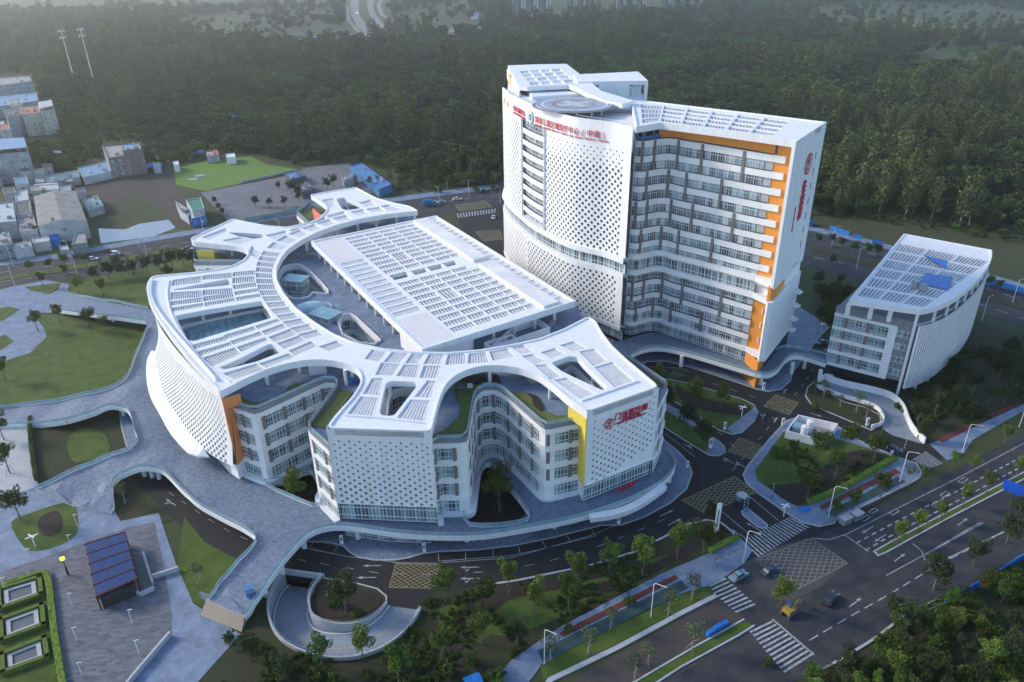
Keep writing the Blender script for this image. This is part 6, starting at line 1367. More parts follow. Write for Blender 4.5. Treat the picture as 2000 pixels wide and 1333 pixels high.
kb.build('ramp_kerb', W_, RP)
a, d = ro_s[0], ri_s[0]; t = (d - a).normalized(); an = math.atan2(t.y, t.x); c = (a + d) / 2; nb = Vector((-t.y, t.x))
MB().box((c.x, c.y, .25), ((d - a).length + 1.2, .6, 1.3), an).build('portal_beam', CC, RP); MB().box((c.x + nb.x * 1.6, c.y + nb.y * 1.6, -2.2), ((d - a).length + 1, .2, 3.6), an).build('tunnel_mouth', GD, RP)
rail([q for q in ri_s], 1.0, RP, .7); rail([q + Vector((0, 0)) for q in ro_s], 1.0, RP, .6)
kerbed('ramp_island', R_IN + [(756, 1165), (738, 1150), (700, 1140), (660, 1133)], GRD, .12)
sheet('mulch_bed', [(615, 1160), (640, 1145), (730, 1160), (745, 1180), (700, 1210), (650, 1215), (620, 1195)], SO, .18, sm=2)
# ================================================================ ANNEX RAMP
AR = empty('annex_ramp', (0, 0, 0), label='curved white walled ramp in front of the annex', cat='ramp')
la = smooth(xy([(1597, 757), (1612, 765), (1655, 780), (1690, 790), (1715, 802), (1726, 820), (1722, 832), (1702, 838)]), 3); lb = smooth(xy([(1612, 745), (1650, 757), (1700, 768), (1738, 780), (1760, 800), (1772, 830), (1786, 852), (1804, 868)]), 3)
MB().slab([la[:-4] + xy([(1722, 838), (1745, 852), (1795, 866)]) + lb[::-1]], .16, .0).build('ramp_floor', RFm, AR)
wall(MB(), la, 0, 1.3, .3).build('ramp_wall', W_, AR); wall(MB(), lb, 0, 2.2, -.35).build('ramp_wall', W_, AR)
wall(MB(), xy([(1597, 757), (1600, 748), (1612, 743), (1625, 746)]), 0, 2.2, -.35).build('ramp_wall', W_, AR)
dashes = resample(smooth(xy([(1722, 800), (1742, 815), (1745, 840)]), 3), .8); mb = MB()
for a, b in zip(dashes, dashes[1:]): mb.box(((a.x + b.x) / 2, (a.y + b.y) / 2, .175), (.8, .15, .02), math.atan2(b.y - a.y, b.x - a.x))
mb.build('ochre_line', MAT['ochre_line'], AR)
# utility enclosure with tanks
UE = empty('utility_enclosure', (0, 0, 0), label='white walled open-top enclosure with tanks in the garden right of the road', cat='enclosure')
q = rnd(xy([(1552, 826), (1632, 845), (1608, 878), (1532, 855)], 0), .6, 2); q = xy([(1556, 824), (1634, 842), (1608, 876), (1532, 856)], .2)
a_ = sum(q[i].x * q[(i + 1) % 4].y - q[(i + 1) % 4].x * q[i].y for i in range(4)); wall(MB(), q + [q[0]], .15, 2.6, .3 if a_ < 0 else -.3).build('enclosure_wall', W_, UE); MB().slab([q], .3, .0).build('enclosure_floor', GY, UE)
c = sum(q, Vector((0, 0))) / 4; ux = (q[1] - q[0]).normalized(); uy = (q[3] - q[0]).normalized()
for k, (u, v, r, h) in enumerate(((-.8, -1.4, 1.0, 3.4), (-1.2, 1.7, 1.0, 3.2))): p = c + ux * u + uy * v; MB().cyl((p.x, p.y, .3), r, h, 16).cyl((p.x, p.y, .3 + h), r * .9, .2, 16, 0, .3).build('tank', W_, UE)
p = c - ux * 3.6 + uy * .3; MB().box((p.x, p.y, 1.4), (2.2, 3.0, 2.2), math.atan2(ux.y, ux.x)).build('pump_box', GLR, UE)
for u, v in ((2.0, -.8), (2.4, 1.0), (3.6, .2)): p = c + ux * u + uy * v; MB().box((p.x, p.y, 1.0), (1.2, 1.0, 1.4), .4).cyl((p.x, p.y, 1.7), .35, .3, 8).build('pump', ME, UE)
# ================================================================ LOWER LEFT PLAZA THINGS
PAV = empty('blue_pavilion', (0, 0, 0), label='rectangular pavilion with blue slatted roof and dark red beams on the patterned plaza', cat='pavilion')
P0, P1, P2, P3 = xy([(167, 1062), (243, 1039), (266, 1130), (188, 1164)], 4.2)
DR = mat('dark_red_paint', (.10, .015, .02), .6, .2); BL = mat('blue_roof_slats', (.015, .06, .22), .5, .25, .6)
for i in range(5):
    for j in range(7):
        u0 = (i + .08) / 5 + j * .84 / 35; u1 = u0 + .84 / 35 * .82
        a, b, c, d = P0.lerp(P3, u0), P1.lerp(P2, u0), P1.lerp(P2, u1), P0.lerp(P3, u1); zz = 4.1 - .05 * j
        mb = MB(); mb.prism([(v.x, v.y) for v in (a, b, c, d)], zz - .08, zz); mb.build('roof_slat', BL, PAV)
for i in range(6):
    a, b = P0.lerp(P3, i / 5), P1.lerp(P2, i / 5); c = (a + b) / 2; MB().box((c.x, c.y, 4.05), ((b - a).length + .5, .22, .35), math.atan2(b.y - a.y, b.x - a.x)).build('beam', DR, PAV)
    for q in (a, b): MB().box((q.x, q.y, 2), (.22, .22, 4)).build('post', DR, PAV)
for a, b in ((P0, P3), (P1, P2)): c = (a + b) / 2; MB().box((c.x, c.y, 3.75), (.2, (b - a).length, .3), math.atan2(b.y - a.y, b.x - a.x) - math.pi / 2).build('beam', DR, PAV)
MB().slab([[P0.lerp(P1, .06), P1.lerp(P0, .06), P2.lerp(P3, .06), P3.lerp(P2, .06)]], 3.2, .13, 0).build('dark_interior', GD, PAV)
SW = empty('stair_well', (0, 0, 0), label='sunken stair opening with low white side walls beside the blue pavilion', cat='stair')
for l in ([(252, 1090), (273, 1162)], [(283, 1082), (302, 1142)], [(273, 1163), (302, 1150)]): wall(MB(), xy(l, .2), .1, 1.1, .5).build('side_wall', CC, SW)
MB().slab([xy([(258, 1092), (285, 1083), (300, 1145), (276, 1158)], .1)], .16, .1).build('stair_opening', GYD, SW)
for l, lab in (([(336, 1243), (300, 1285), (262, 1330), (240, 1360)], 'low pale planter wall running along the lower edge of the patterned plaza'), ([(300, 1130), (350, 1114)], 'low pale wall between the plaza and the grass triangle')):
    o = wall(MB(), xy(l), .1, 1.3, .5).build('planter_wall', CC, None, label=lab, cat='wall')
HB = [[(8, 1156), (70, 1137), (73, 1163), (10, 1185)], [(12, 1215), (75, 1192), (78, 1222), (14, 1246)], [(15, 1282), (80, 1256), (84, 1285), (17, 1309)]]
for i, h in enumerate(HB):
    e = empty('sunken_bed', (0, 0, 0), label=['topmost', 'middle', 'lowest'][i] + ' of the three framed dark panels between hedges at the left', cat='plant bed', group='framed beds in the hedge garden')
    q = xy(h, .3); MB().slab([q, shrink(q, .28)], .75, .1).build('stone_frame', CC, e); MB().slab([shrink(q, .28)], .45, .1).build('dark_panel', GYD, e)
    sg = [q[0].lerp(sum(q, Vector((0, 0))) / 4, -.28), q[1].lerp(sum(q, Vector((0, 0))) / 4, -.28), q[2].lerp(sum(q, Vector((0, 0))) / 4, -.28), q[3].lerp(sum(q, Vector((0, 0))) / 4, -.28)]
    lf = MB(); rg = random.Random(i)
    for a, b in zip(sg, sg[1:] + sg[:1]):
        c = (a + b) / 2; MB().box((c.x, c.y, .65), ((b - a).length + .8, .85, 1.0), math.atan2(b.y - a.y, b.x - a.x)).build('hedge', HG, None, label=['far', 'right', 'near', 'left'][sg.index(a)] + ' clipped hedge round the ' + ['topmost', 'middle', 'lowest'][i] + ' framed bed', cat='hedge', group='clipped hedges')
def leafyhedge(px, w, h, label, z=.15, m=None, n=14, size=.16, nm='hedge'):
    p = smooth(xy(px), 3); mb = MB(); wall(mb, offset(p, -w / 2), z, z + h * .85, w); rg = random.Random(len(px)); m = m or HG
    f_, L_ = pathfn(p)
    for _ in range(int(L_ * n)):
        s, d, zz = rg.uniform(0, L_), rg.uniform(-w * .55, w * .55), z + h * rg.uniform(.6, 1.02); q = f_(s, d); u = Vector((rg.gauss(0, 1), rg.gauss(0, 1), rg.gauss(0, 1))).normalized(); v = u.orthogonal().normalized(); P = Vector((q.x, q.y, zz)); mb.face([P - u * size, P - v * size * .6, P + u * size, P + v * size * .6])
    mb.build(nm, m, None, label=label, cat='hedge', group='clipped hedges')
HGB = leafmat('hedge_leaf_bright', (.16, .24, .03), (.10, .16, .02), 0)
leafyhedge([(90, 1122), (98, 1150), (108, 1240), (125, 1345)], 1.2, 1.0, 'long bright hedge between the lawn and the patterned plaza', m=HGB)
leafyhedge([(0, 1150), (40, 1136), (88, 1120)], 1.0, 1.0, 'bright hedge along the top of the hedge garden', m=HGB)
leafyhedge([(1578, 985), (1640, 960), (1700, 925), (1748, 898)], 1.3, 1.2, 'bushy hedge between the utility garden and the running track', m=LB, n=30, size=.25)
leafyhedge([(1385, 1080), (1410, 1068), (1440, 1052)], 1.2, 1.0, 'short bushy hedge at the right tip of the front verge', m=LB, n=30, size=.22)
leafyhedge([(60, 820), (62, 870), (72, 940)], .9, 1.4, 'upright hedge beside the left terrace', m=LG, n=30, size=.22)
# ================================================================ STREET FURNITURE
def lamp_post(par, h, ang, arms=1, mr=None):
    mb = MB(); mb.tube([(0, 0, 0), (0, 0, h * .93), (.15, 0, h * .98), (.5, 0, h)], .085, 6, r2=.06); mb.tube([(.5, 0, h), (1.9, 0, h + .1)], .05, 5)
    if arms == 2: mb.tube([(0, 0, h * .96), (-.5, 0, h), (-1.9, 0, h + .1)], .05, 5)
    return mb
lpm = lamp_post(None, 9.3, 0).mesh('pole', W_); lpm2 = lamp_post(None, 9.3, 0, 2).mesh('pole', W_)
hdm = MB().box((0, 0, 0), (.9, .28, .12)).mesh('lamp_head', CC); bsm = MB().cyl((0, 0, 0), .2, .35, 8).mesh('pole_base', CC)
def lamp(px, py, ang, label, arms=1, s=1.0):
    p = at(px, py); e = link('street_lamp', None, None, (p.x, p.y, .1), ang); e.scale = (s, s, s); tag(e, label, 'street lamp', 'street lamps'); link('pole', lpm2 if arms == 2 else lpm, e); link('pole_base', bsm, e)
    link('lamp_head', hdm, e, (2.2, 0, 9.42))
    if arms == 2: link('lamp_head', hdm, e, (-2.2, 0, 9.42))
LM = [(1063, 1298, -.6, 'white street lamp at the bottom left end of the cycle lane'), (1271, 1206, -.6, 'white street lamp in the middle of the lower cycle lane'), (1451, 1101, -.6, 'white street lamp at the corner pavement beside the parked pickup'), (1617, 1012, -.5, 'white street lamp in front of the utility garden hedge'), (1757, 942, -.5, 'white street lamp on the corner pavement beside the small crossing'), (1878, 887, -.5, 'white street lamp beyond the small crossing, by the broken ground'), (1990, 835, -.5, 'white street lamp at the right picture edge above the blue sign'),
      (1624, 482, 0, 'street lamp on the right back road nearest the tall tower'), (1672, 528, .4, 'street lamp on the back road just left of the annex roof'), (1977, 592, .1, 'street lamp far right on the far kerb of the back road'), (1917, 628, .5, 'street lamp on the near kerb right of the annex'), (858, 400, 2.4, 'short street lamp beside the blue truck on the back road'), (977, 398, 2.6, 'street lamp close to the left edge of the tall tower'),
      (153, 542, 2.5, 'tilted looking tall lamp standing third along the left back road'), (140, 512, 2.5, 'tall lamp on the far side of the left back road by the blue gate'), (30, 562, 2.5, 'lamp on the near kerb at the far left of the back road'), (27, 522, 2.5, 'lamp on the far kerb at the far left of the back road'), (288, 503, 2.5, 'lamp among the trees left of the yellow walled arm'), (272, 485, 2.5, 'lamp on the far pavement above the dark tree clump'), (398, 455, 2.5, 'lamp beside the pond corner just above the white canopy'), (550, 470, 2.5, 'lamp on the grass behind the ring canopy')]
for l in LM: lamp(*l)
lamp(916, 386, 0, 'double-armed street lamp beyond the back road left of the tower', 2)
# small plaza lights
plm_ = MB().cyl((0, 0, 0), .07, 3.6, 6).box((.25, 0, 3.6), (.9, .12, .1)).mesh('pole', W_); plh = MB().box((.5, 0, 3.48), (.35, .2, .12)).mesh('lamp_head', CC)
for i, (x, y) in enumerate([(142, 1186), (151, 1253), (162, 1322), (259, 1218), (272, 1278), (60, 1098), (140, 1070), (152, 1030), (12, 1155)]):
    p = at(x, y); e = link('plaza_light', None, None, (p.x, p.y, .12), .3); tag(e, nth(i) + ' slim white light pole of the lower left plaza, counted from the middle strip', 'light pole', 'plaza light poles'); link('pole', plm_, e); link('lamp_head', plh, e)
# windmill-like white garden posts
gpm = MB().cyl((0, 0, 0), .12, 3.2, 8).mesh('post', W_); gpa = MB().box((0, 0, 0), (2.6, .3, .12), .3).box((0, 0, .13), (2.2, .3, .12), -.9).mesh('cross_arm', W_)
for x, y, lab in ((1448, 815, 'white garden post with crossed arms on the curved island'), (70, 1070, 'white garden post with crossed arms on the left garden bed'), (1604, 650, 'white garden post with crossed arms between tower and annex'), (1795, 697, 'white garden post with crossed arms right of the annex'), (1530, 1010, 'white garden post on the lower corner of the utility garden')):
    p = at(x, y); e = link('garden_post', None, None, (p.x, p.y, .12), .4); tag(e, lab, 'post', 'white garden posts'); link('post', gpm, e); link('cross_arm', gpa, e, (0, 0, 3.2))
# white totem signs
tm = MB().box((0, 0, 1.2), (.75, .28, 2.4)).mesh('totem_body', W_); tf = MB().box((0, -.15, 1.5), (.5, .02, 1.1)).mesh('totem_face', GY)
for x, y, s, lab in ((668, 1063, 1, 'white sign totem on the front pavement by the left entrance'), (829, 1079, 1, 'white sign totem on the front pavement right of the glass entrance'), (1208, 1024, 1, 'white sign totem by the parking bays at the right of the front pavement'), (1342, 914, .8, 'small white sign totem at the round corner of the right pavement'), (1415, 840, 1, 'white sign totem on the curved garden island near its lower kerb'), (1387, 876, 1.3, 'tall white sign totem on the narrow garden strip'), (1693, 833, 1.1, 'thin white sign totem at the tip of the annex bed'), (1528, 832, 1, 'white sign totem on the pavement left of the utility enclosure'), (1739, 897, 1, 'small white sign totem at the right end of the utility garden'), (1491, 762, 1, 'white sign totem on the tower pavement corner')):
    p = at(x, y); e = link('sign_totem', None, None, (p.x, p.y, .15), .2); e.scale = (s, s, s); tag(e, lab, 'sign', 'white sign totems'); link('totem_body', tm, e); link('totem_face', tf, e)
p = at(1398, 1041); e = empty('entrance_totem', (p.x, p.y, .1), label='tall white slab totem with red foot at the hospital gate', cat='sign'); MB().box((0, 0, 4.2), (1.1, .45, 7.4), .5).prism([(-.5, -.3), (.5, -.1), (.5, .3), (-.5, .1)], 7.9, 8.4).build('totem_body', W_, e); MB().box((0, 0, .5), (1.25, .6, .9), .5).build('totem_foot', CO, e); MB().box((-.1, -.27, 4.4), (.35, .08, 5), .5).build('dark_strip', GYD, e)
# gate island
p = at(1447, 985); e = empty('guard_booth', (p.x, p.y, .1), label='dark guard booth with rounded pale roof at the hospital gate', cat='booth'); MB().box((0, 0, 1.3), (2.0, 1.8, 2.5), .5).build('booth_body', GD, e); MB().cyl((0, 0, 2.55), 1.35, .2, 14).cyl((0, 0, 2.75), 1.1, .12, 14, 0, .7).build('booth_roof', CC, e); MB().box((0, 0, 1.6), (2.05, 1.85, .9), .5).build('booth_glass', GLT, e)
kerbed('gate_island', [(1447, 1000), (1456, 993), (1465, 997), (1500, 1026), (1498, 1034), (1488, 1034), (1478, 1030), (1450, 1008)], PV2, .15)
for i, (x, y, x2, y2) in enumerate([(1452, 998, 1453, 968), (1458, 1001, 1460, 965), (1507, 975, 1508, 948)]):
    a, b = at(x, y), at(x, y); e = empty('boom_gate', (a.x, a.y, .12), label=['left raised black and white boom pole at the guard booth', 'right raised black and white boom pole at the guard booth', 'raised boom pole on the pavement edge right of the gate'][i], cat='barrier', group='raised boom gates'); MB().box((0, 0, .55), (.4, .3, 1.1)).build('gate_box', BS, e)
    for k in range(8): MB().box((0, 0, 1.2 + k * .45), (.1, .1, .45)).build('boom_segment', W_ if k % 2 else GYD, e)
for i, (x, y) in enumerate([(1752, 832 + 20), (1760, 872)]):
    a = at([1792, 1763][i], [858, 886][i]); e = empty('boom_gate', (a.x, a.y, .12), label=['raised boom pole at the end of the annex ramp', 'raised boom pole across the small road by the crossing'][i], cat='barrier', group='raised boom gates'); MB().box((0, 0, .55), (.4, .3, 1.1)).build('gate_box', GYD, e)
    for k in range(8): MB().box((.03 * k, 0, 1.2 + k * .5), (.1, .1, .5)).build('boom_segment', W_ if k % 2 else GYD, e)
# kiosk on the walkway arm
q = at(489, 1163, 3.0); zz = zd(q.x, q.y); e = empty('kiosk', (q.x, q.y, zz), label='small blue and white kiosk on the lower walkway arm', cat='kiosk'); MB().box((0, 0, .45), (1.5, 1.3, .9), .4).build('kiosk_base', BT, e); MB().box((0, 0, 1.35), (1.4, 1.2, .9), .4).build('kiosk_glass', GLT, e); MB().box((0, 0, 1.9), (1.8, 1.6, .25), .4).build('kiosk_roof', BS, e)
for sx, sy in ((-.6, -.55), (.6, -.55), (.6, .55), (-.6, .55)): c_, s_ = math.cos(.4), math.sin(.4); MB().box((sx * c_ - sy * s_, sx * s_ + sy * c_, 1.3), (.1, .1, 1), .4).build('corner_post', W_, e)
# festive lantern post
p = at(134, 1124); e = empty('lantern_post', (p.x, p.y, .13), label='red post with glowing orange lantern standing on the patterned plaza', cat='lantern'); MB().cyl((0, 0, 0), .22, 2.2, 8).build('post_base', DR, e); MB().cyl((0, 0, 2.2), .12, 2.0, 8).build('post', GYD, e)
MB().cyl((0, 0, 4.2), .2, .25, 8, 0, .5).cyl((0, 0, 4.45), .5, .45, 8).cyl((0, 0, 4.9), .5, .3, 8, 0, .15).build('lantern', mat('lantern_glow', (.8, .4, .05), .5, emit=(1, .45, .05, 1.2)), e); MB().tube([(0, 0, 5.2), (-.25, 0, 5.5), (0, 0, 5.8), (.25, 0, 5.5), (0, 0, 5.2)], .05, 5).build('lantern_crown', DR, e)
# blue barriers
def barrier(px, h, label, nm='blue_barrier', m=BT, th=.3, z=.1):
    e = empty(nm, (0, 0, 0), label=label, cat='barrier'); p = resample(smooth(xy(px), 3), 2.0)
    for a, b in zip(p, p[1:]): t = b - a; MB().box(((a.x + b.x) / 2, (a.y + b.y) / 2, z + h / 2 + .1 * math.sin(a.x * 3)), (t.length * .97, th, h + .2 * math.sin(a.x * 2)), math.atan2(t.y, t.x)).build('barrier_panel', m, e)
barrier([(1380, 1244), (1420, 1221)], 1.2, 'short bright blue water barrier on the unfinished lane', th=.8)
barrier([(1798, 1210), (1840, 1190), (1885, 1160), (1910, 1148)], 1.6, 'long sagging blue fence in the lower right thicket, nearer stretch', 'blue_fence'); barrier([(1948, 1124), (1985, 1100), (2030, 1080)], 1.6, 'blue fence in the lower right thicket at the picture edge', 'blue_fence')
barrier([(1620, 450), (1658, 462)], 2.2, 'blue site fence beyond the back road nearest the tower', 'blue_fence'); barrier([(1665, 465), (1682, 469)], 1.8, 'tiny blue fence piece beyond the back road', 'blue_fence'); barrier([(1702, 478), (1722, 482)], 2.2, 'blue fence piece beyond the back road behind the annex roof', 'blue_fence'); barrier([(1925, 556), (1970, 566), (2010, 578)], 2.2, 'blue fence beyond the back road right of the annex', 'blue_fence')
barrier([(1578, 445), (1590, 438)], 2.5, 'dark blue fence at the tower end wall beyond the back road', 'blue_fence', BS)
# vehicles
def car(px, py, ang, col, label, cat='car', L=4.5, W=1.8, H=1.45, van=False, z=.08):
    m = mat('car_paint_' + col[0], col[1], .25, .03, spec=.8); p = at(px, py); e = empty('parked_car' if not van else 'white_van', (p.x, p.y, z), ang, label=label, cat=cat)
    prof = [(-.5, .35), (-.5, .75), (-.47, .85), (-.32, .9), (.22, .88), (.44, .78), (.5, .6), (.5, .35)] if not van else [(-.5, .35), (-.5, 1.75), (-.47, 1.95), (.3, 1.95), (.42, 1.2), (.5, 1.0), (.5, .35)]
    def loft(prof, sc, inset, nm, mm, zs=1):
        b = MB(); k = len(prof); n0 = len(b.v)
        for sy, ins in ((-.5, 1), (-.42, 0), (.42, 0), (.5, 1)):
            for x, zc in prof: b.v.append((x * L * (1 - .04 * ins), sy * W * sc, zc * (1 - (.06 * ins))))
        for r in range(3):
            for i in range(k): j = (i + 1) % k; b.f.append((r * k + i, r * k + j, (r + 1) * k + j, (r + 1) * k + i)); b.m.append(0)
        b.f.append(tuple(range(k))[::-1]); b.f.append(tuple(3 * k + i for i in range(k))); b.m += [0, 0]; b.build(nm, mm, e)
    loft(prof, 1, 0, 'body', m)
    if not van: loft([(-.34, .88), (-.24, H * .95), (-.2, H), (.08, H), (.14, H * .96), (.26, .88)], .86, 0, 'cabin_glass', mat('car_glass', (.02, .03, .04), .3, .05)); MB().box((-.06 * L, 0, H + .01), (.27 * L, W * .72, .05)).build('roof', m, e)
    else:
        MB().box((.37 * L, 0, 1.5), (.02 * L, W * .8, .5)).box((0, W * .5, 1.5), (.7 * L, .03, .4)).box((0, -W * .5, 1.5), (.7 * L, .03, .4)).build('windows', GLT, e)
    wm = MB().tube([(0, -.12, 0), (0, .12, 0)], .33, 10).mesh('wheel', GYD)
    for sx in (-.3, .31):
        for sy in (-1, 1): link('wheel', wm, e, (sx * L, sy * (W / 2 - .1), .33))
    for sy in (-1, 1): MB().box((L * .485, sy * W * .33, .66), (.08, .3, .12)).build('headlight', W_, e)
    return e
wh = ('white', (.75, .76, .78)); dk = ('dark_blue', (.03, .05, .10)); lb = ('pale_blue', (.16, .28, .34)); bk = ('black', (.02, .022, .028))
car(1442, 1129, .55, lb, 'pale teal pickup-like car parked by the corner pavement next to the crossing'); car(1503, 1119, .5, dk, 'dark blue car with pale sides on the dusty junction'); car(1621, 1174, .75, bk, 'black car with blue windows driving on the wide road'); 
car(181, 508, .12, wh, 'white saloon on the left back road between the thin lamps', L=5); car(222, 499, .12, wh, 'white van on the left back road in front of the trees', 'van', 5.8, 2.0, 2, True)
car(893, 391, .12, wh, 'white car on the back road beside the hatched box', L=5); car(862, 397, .12, ('silver', (.5, .52, .55)), 'silver car on the back road beneath the short lamp', L=4.8); car(964, 427, 1.5, wh, 'white car on the side road beside the tall tower', z=.1)
car(1742, 880, -.5, dk, 'dark car under the trees at the end of the small road'); car(367, 489, .1, wh, 'white car on the back road left of the yellow walled arm', L=5)
for i, (x, y) in enumerate([(1612, 692), (1620, 704), (1606, 672)]): car(x, y, .3, [dk, bk, lb][i], ['dark blue', 'black', 'pale teal'][i] + ' car standing in the shade between tower and annex')
for i, (x, y, a) in enumerate([(740, 348, -.8), (750, 356, -.8), (757, 362, -.8), (764, 366, -.8)]): car(x, y, a, [wh, dk, wh, bk][i], nth(i) + ' car from the left in the row beside the long blue shed', L=5, z=.15)
# truck with blue load on back road
p = at(838, 403); e = empty('blue_truck', (p.x, p.y, .1), .15, label='truck with bright blue tarpaulin load on the back road', cat='truck'); MB().box((-.5, 0, 1.1), (5.5, 2.3, .4)).build('load_bed', GYD, e); MB().prism([(-3, -1.1), (1.8, -1.1), (1.8, 1.1), (-3, 1.1)], 1.3, 2.9).box((-.6, 0, 3.1), (3.8, 1.5, .5)).build('tarpaulin_load', BT, e); MB().box((3.1, 0, 1.6), (1.8, 2.2, 2.2)).build('cab', BS, e)
wm = MB().tube([(0, -.15, 0), (0, .15, 0)], .5, 10).mesh('wheel', GYD)
for sx in (-2, 0, 3):
    for sy in (-1, 1): link('wheel', wm, e, (sx, sy * 1.05, .5))
# excavator
p = at(1540, 1200); YM = mat('machine_yellow', (.38, .25, .04), .5, .1); e = empty('excavator', (p.x, p.y, .1), .6, label='small yellow and teal excavator at the tip of the junction island', cat='excavator')
MB().box((0, .9, .4), (2.8, .45, .8)).box((0, -.9, .4), (2.8, .45, .8)).build('tracks', GYD, e); MB().box((-.1, 0, 1.25), (2.2, 1.8, .9)).build('body', YM, e); MB().box((.3, .45, 2.0), (1.0, .9, 1.0)).build('cab', GLT, e); MB().tube([(1, -.2, 1.4), (2.2, -.2, 3.0), (3.2, -.2, 2.0)], .16, 6).build('arm', YM, e); MB().box((3.3, -.2, 1.6), (.6, .8, .6)).build('bucket', GYD, e)
for i, (x, y, w) in enumerate([(1650, 1022, 'left'), (1672, 1014, 'right')]):
    p = at(x, y); e = empty('utility_cabinet', (p.x, p.y, .1), .5, label=w + ' of two grey green utility boxes by the roadside pavement', cat='cabinet', group='roadside utility boxes'); MB().box((0, 0, .9), (2.6, 1.6, 1.7)).build('cabinet_body', mat('cabinet_grey', (.20, .27, .27), .6), e); MB().box((0, 0, 1.8), (2.9, 1.9, .12)).build('cabinet_roof', CC, e); MB().box((-.5, -.82, .9), (.9, .04, 1.3)).box((.6, -.82, .9), (.9, .04, 1.3)).build('cabinet_door', GY, e)
for i, (x, y, w) in enumerate([(925, 1338, 'blue plastic tent frame at the bottom edge'), (303, 330, 'small blue tent beside the brick shell'), (385, 305, 'blue sheet shelter beyond the sports lawn'), (455, 238, 'dark blue sheet roof among the trees'), (430, 180, 'x')][:4]):
    p = at(x, y); s = [1.6, 4.5, 4.5, 6][i]; e = empty('blue_tent', (p.x, p.y, .1), .4, label=w, cat='tent'); mb = MB(); h = s * .8
    mb.face([(-s, -s, h * .6), (s, -s, h * .6), (s, 0, h), (-s, 0, h)]); mb.face([(-s, 0, h), (s, 0, h), (s, s, h * .6), (-s, s, h * .6)]); mb.build('tent_roof', BT, e)
    b = MB()
    for sx in (-1, 1):
        for sy in (-1, 1): b = MB().box((sx * s * .95, sy * s * .95, h * .3), (.1, .1, h * .6)); b.build('tent_leg', ME, e)
    MB().box((0, 0, h * .28), (s * 1.5, s * 1.5, h * .5)).build('stored_goods', GYD, e)
# telecom masts
for i, (x, y) in enumerate([(148, 168), (184, 163)]):
    p = at(x, y); e = empty('telecom_mast', (p.x, p.y, 0), label=['left', 'right'][i] + ' of two tall white telecom masts over the hazy wood', cat='mast', group='telecom masts'); MB().tube([(0, 0, 0), (0, 0, 53)], .75, 8, r2=.3).build('mast_pole', W_, e)
    for z, k in ((52, 6), (46, 6)):
        MB().tube([(2.6 * math.cos(a * math.pi / 6), 2.6 * math.sin(a * math.pi / 6), z) for a in range(13)], .15, 4).build('mast_ring', W_, e)
        for j in range(k): a = j * 2 * math.pi / k; MB().box((2.9 * math.cos(a), 2.9 * math.sin(a), z), (.5, .4, 2.6), a).tube([(0, 0, z), (2.7 * math.cos(a), 2.7 * math.sin(a), z)], .1, 4).build('antenna', W_, e)
# roadside railing of the right corner
for l, lab in (([(1607, 1030), (1650, 1016), (1740, 970), (1790, 945), (1800, 930)], 'dark railing along the utility garden corner pavement'), ([(1395, 1098), (1450, 1075)], 'short railing beside the corner pavement')):
    e = empty('railing', (0, 0, 0), label=lab, cat='railing'); p = resample(xy(l), 1.8); MB().tube([(q.x, q.y, 1.15) for q in p], .05, 4).tube([(q.x, q.y, .6) for q in p], .04, 4).build('rail', GYD, e)
    for q in p: MB().box((q.x, q.y, .65), (.08, .08, 1.1)).build('post', GYD, e)
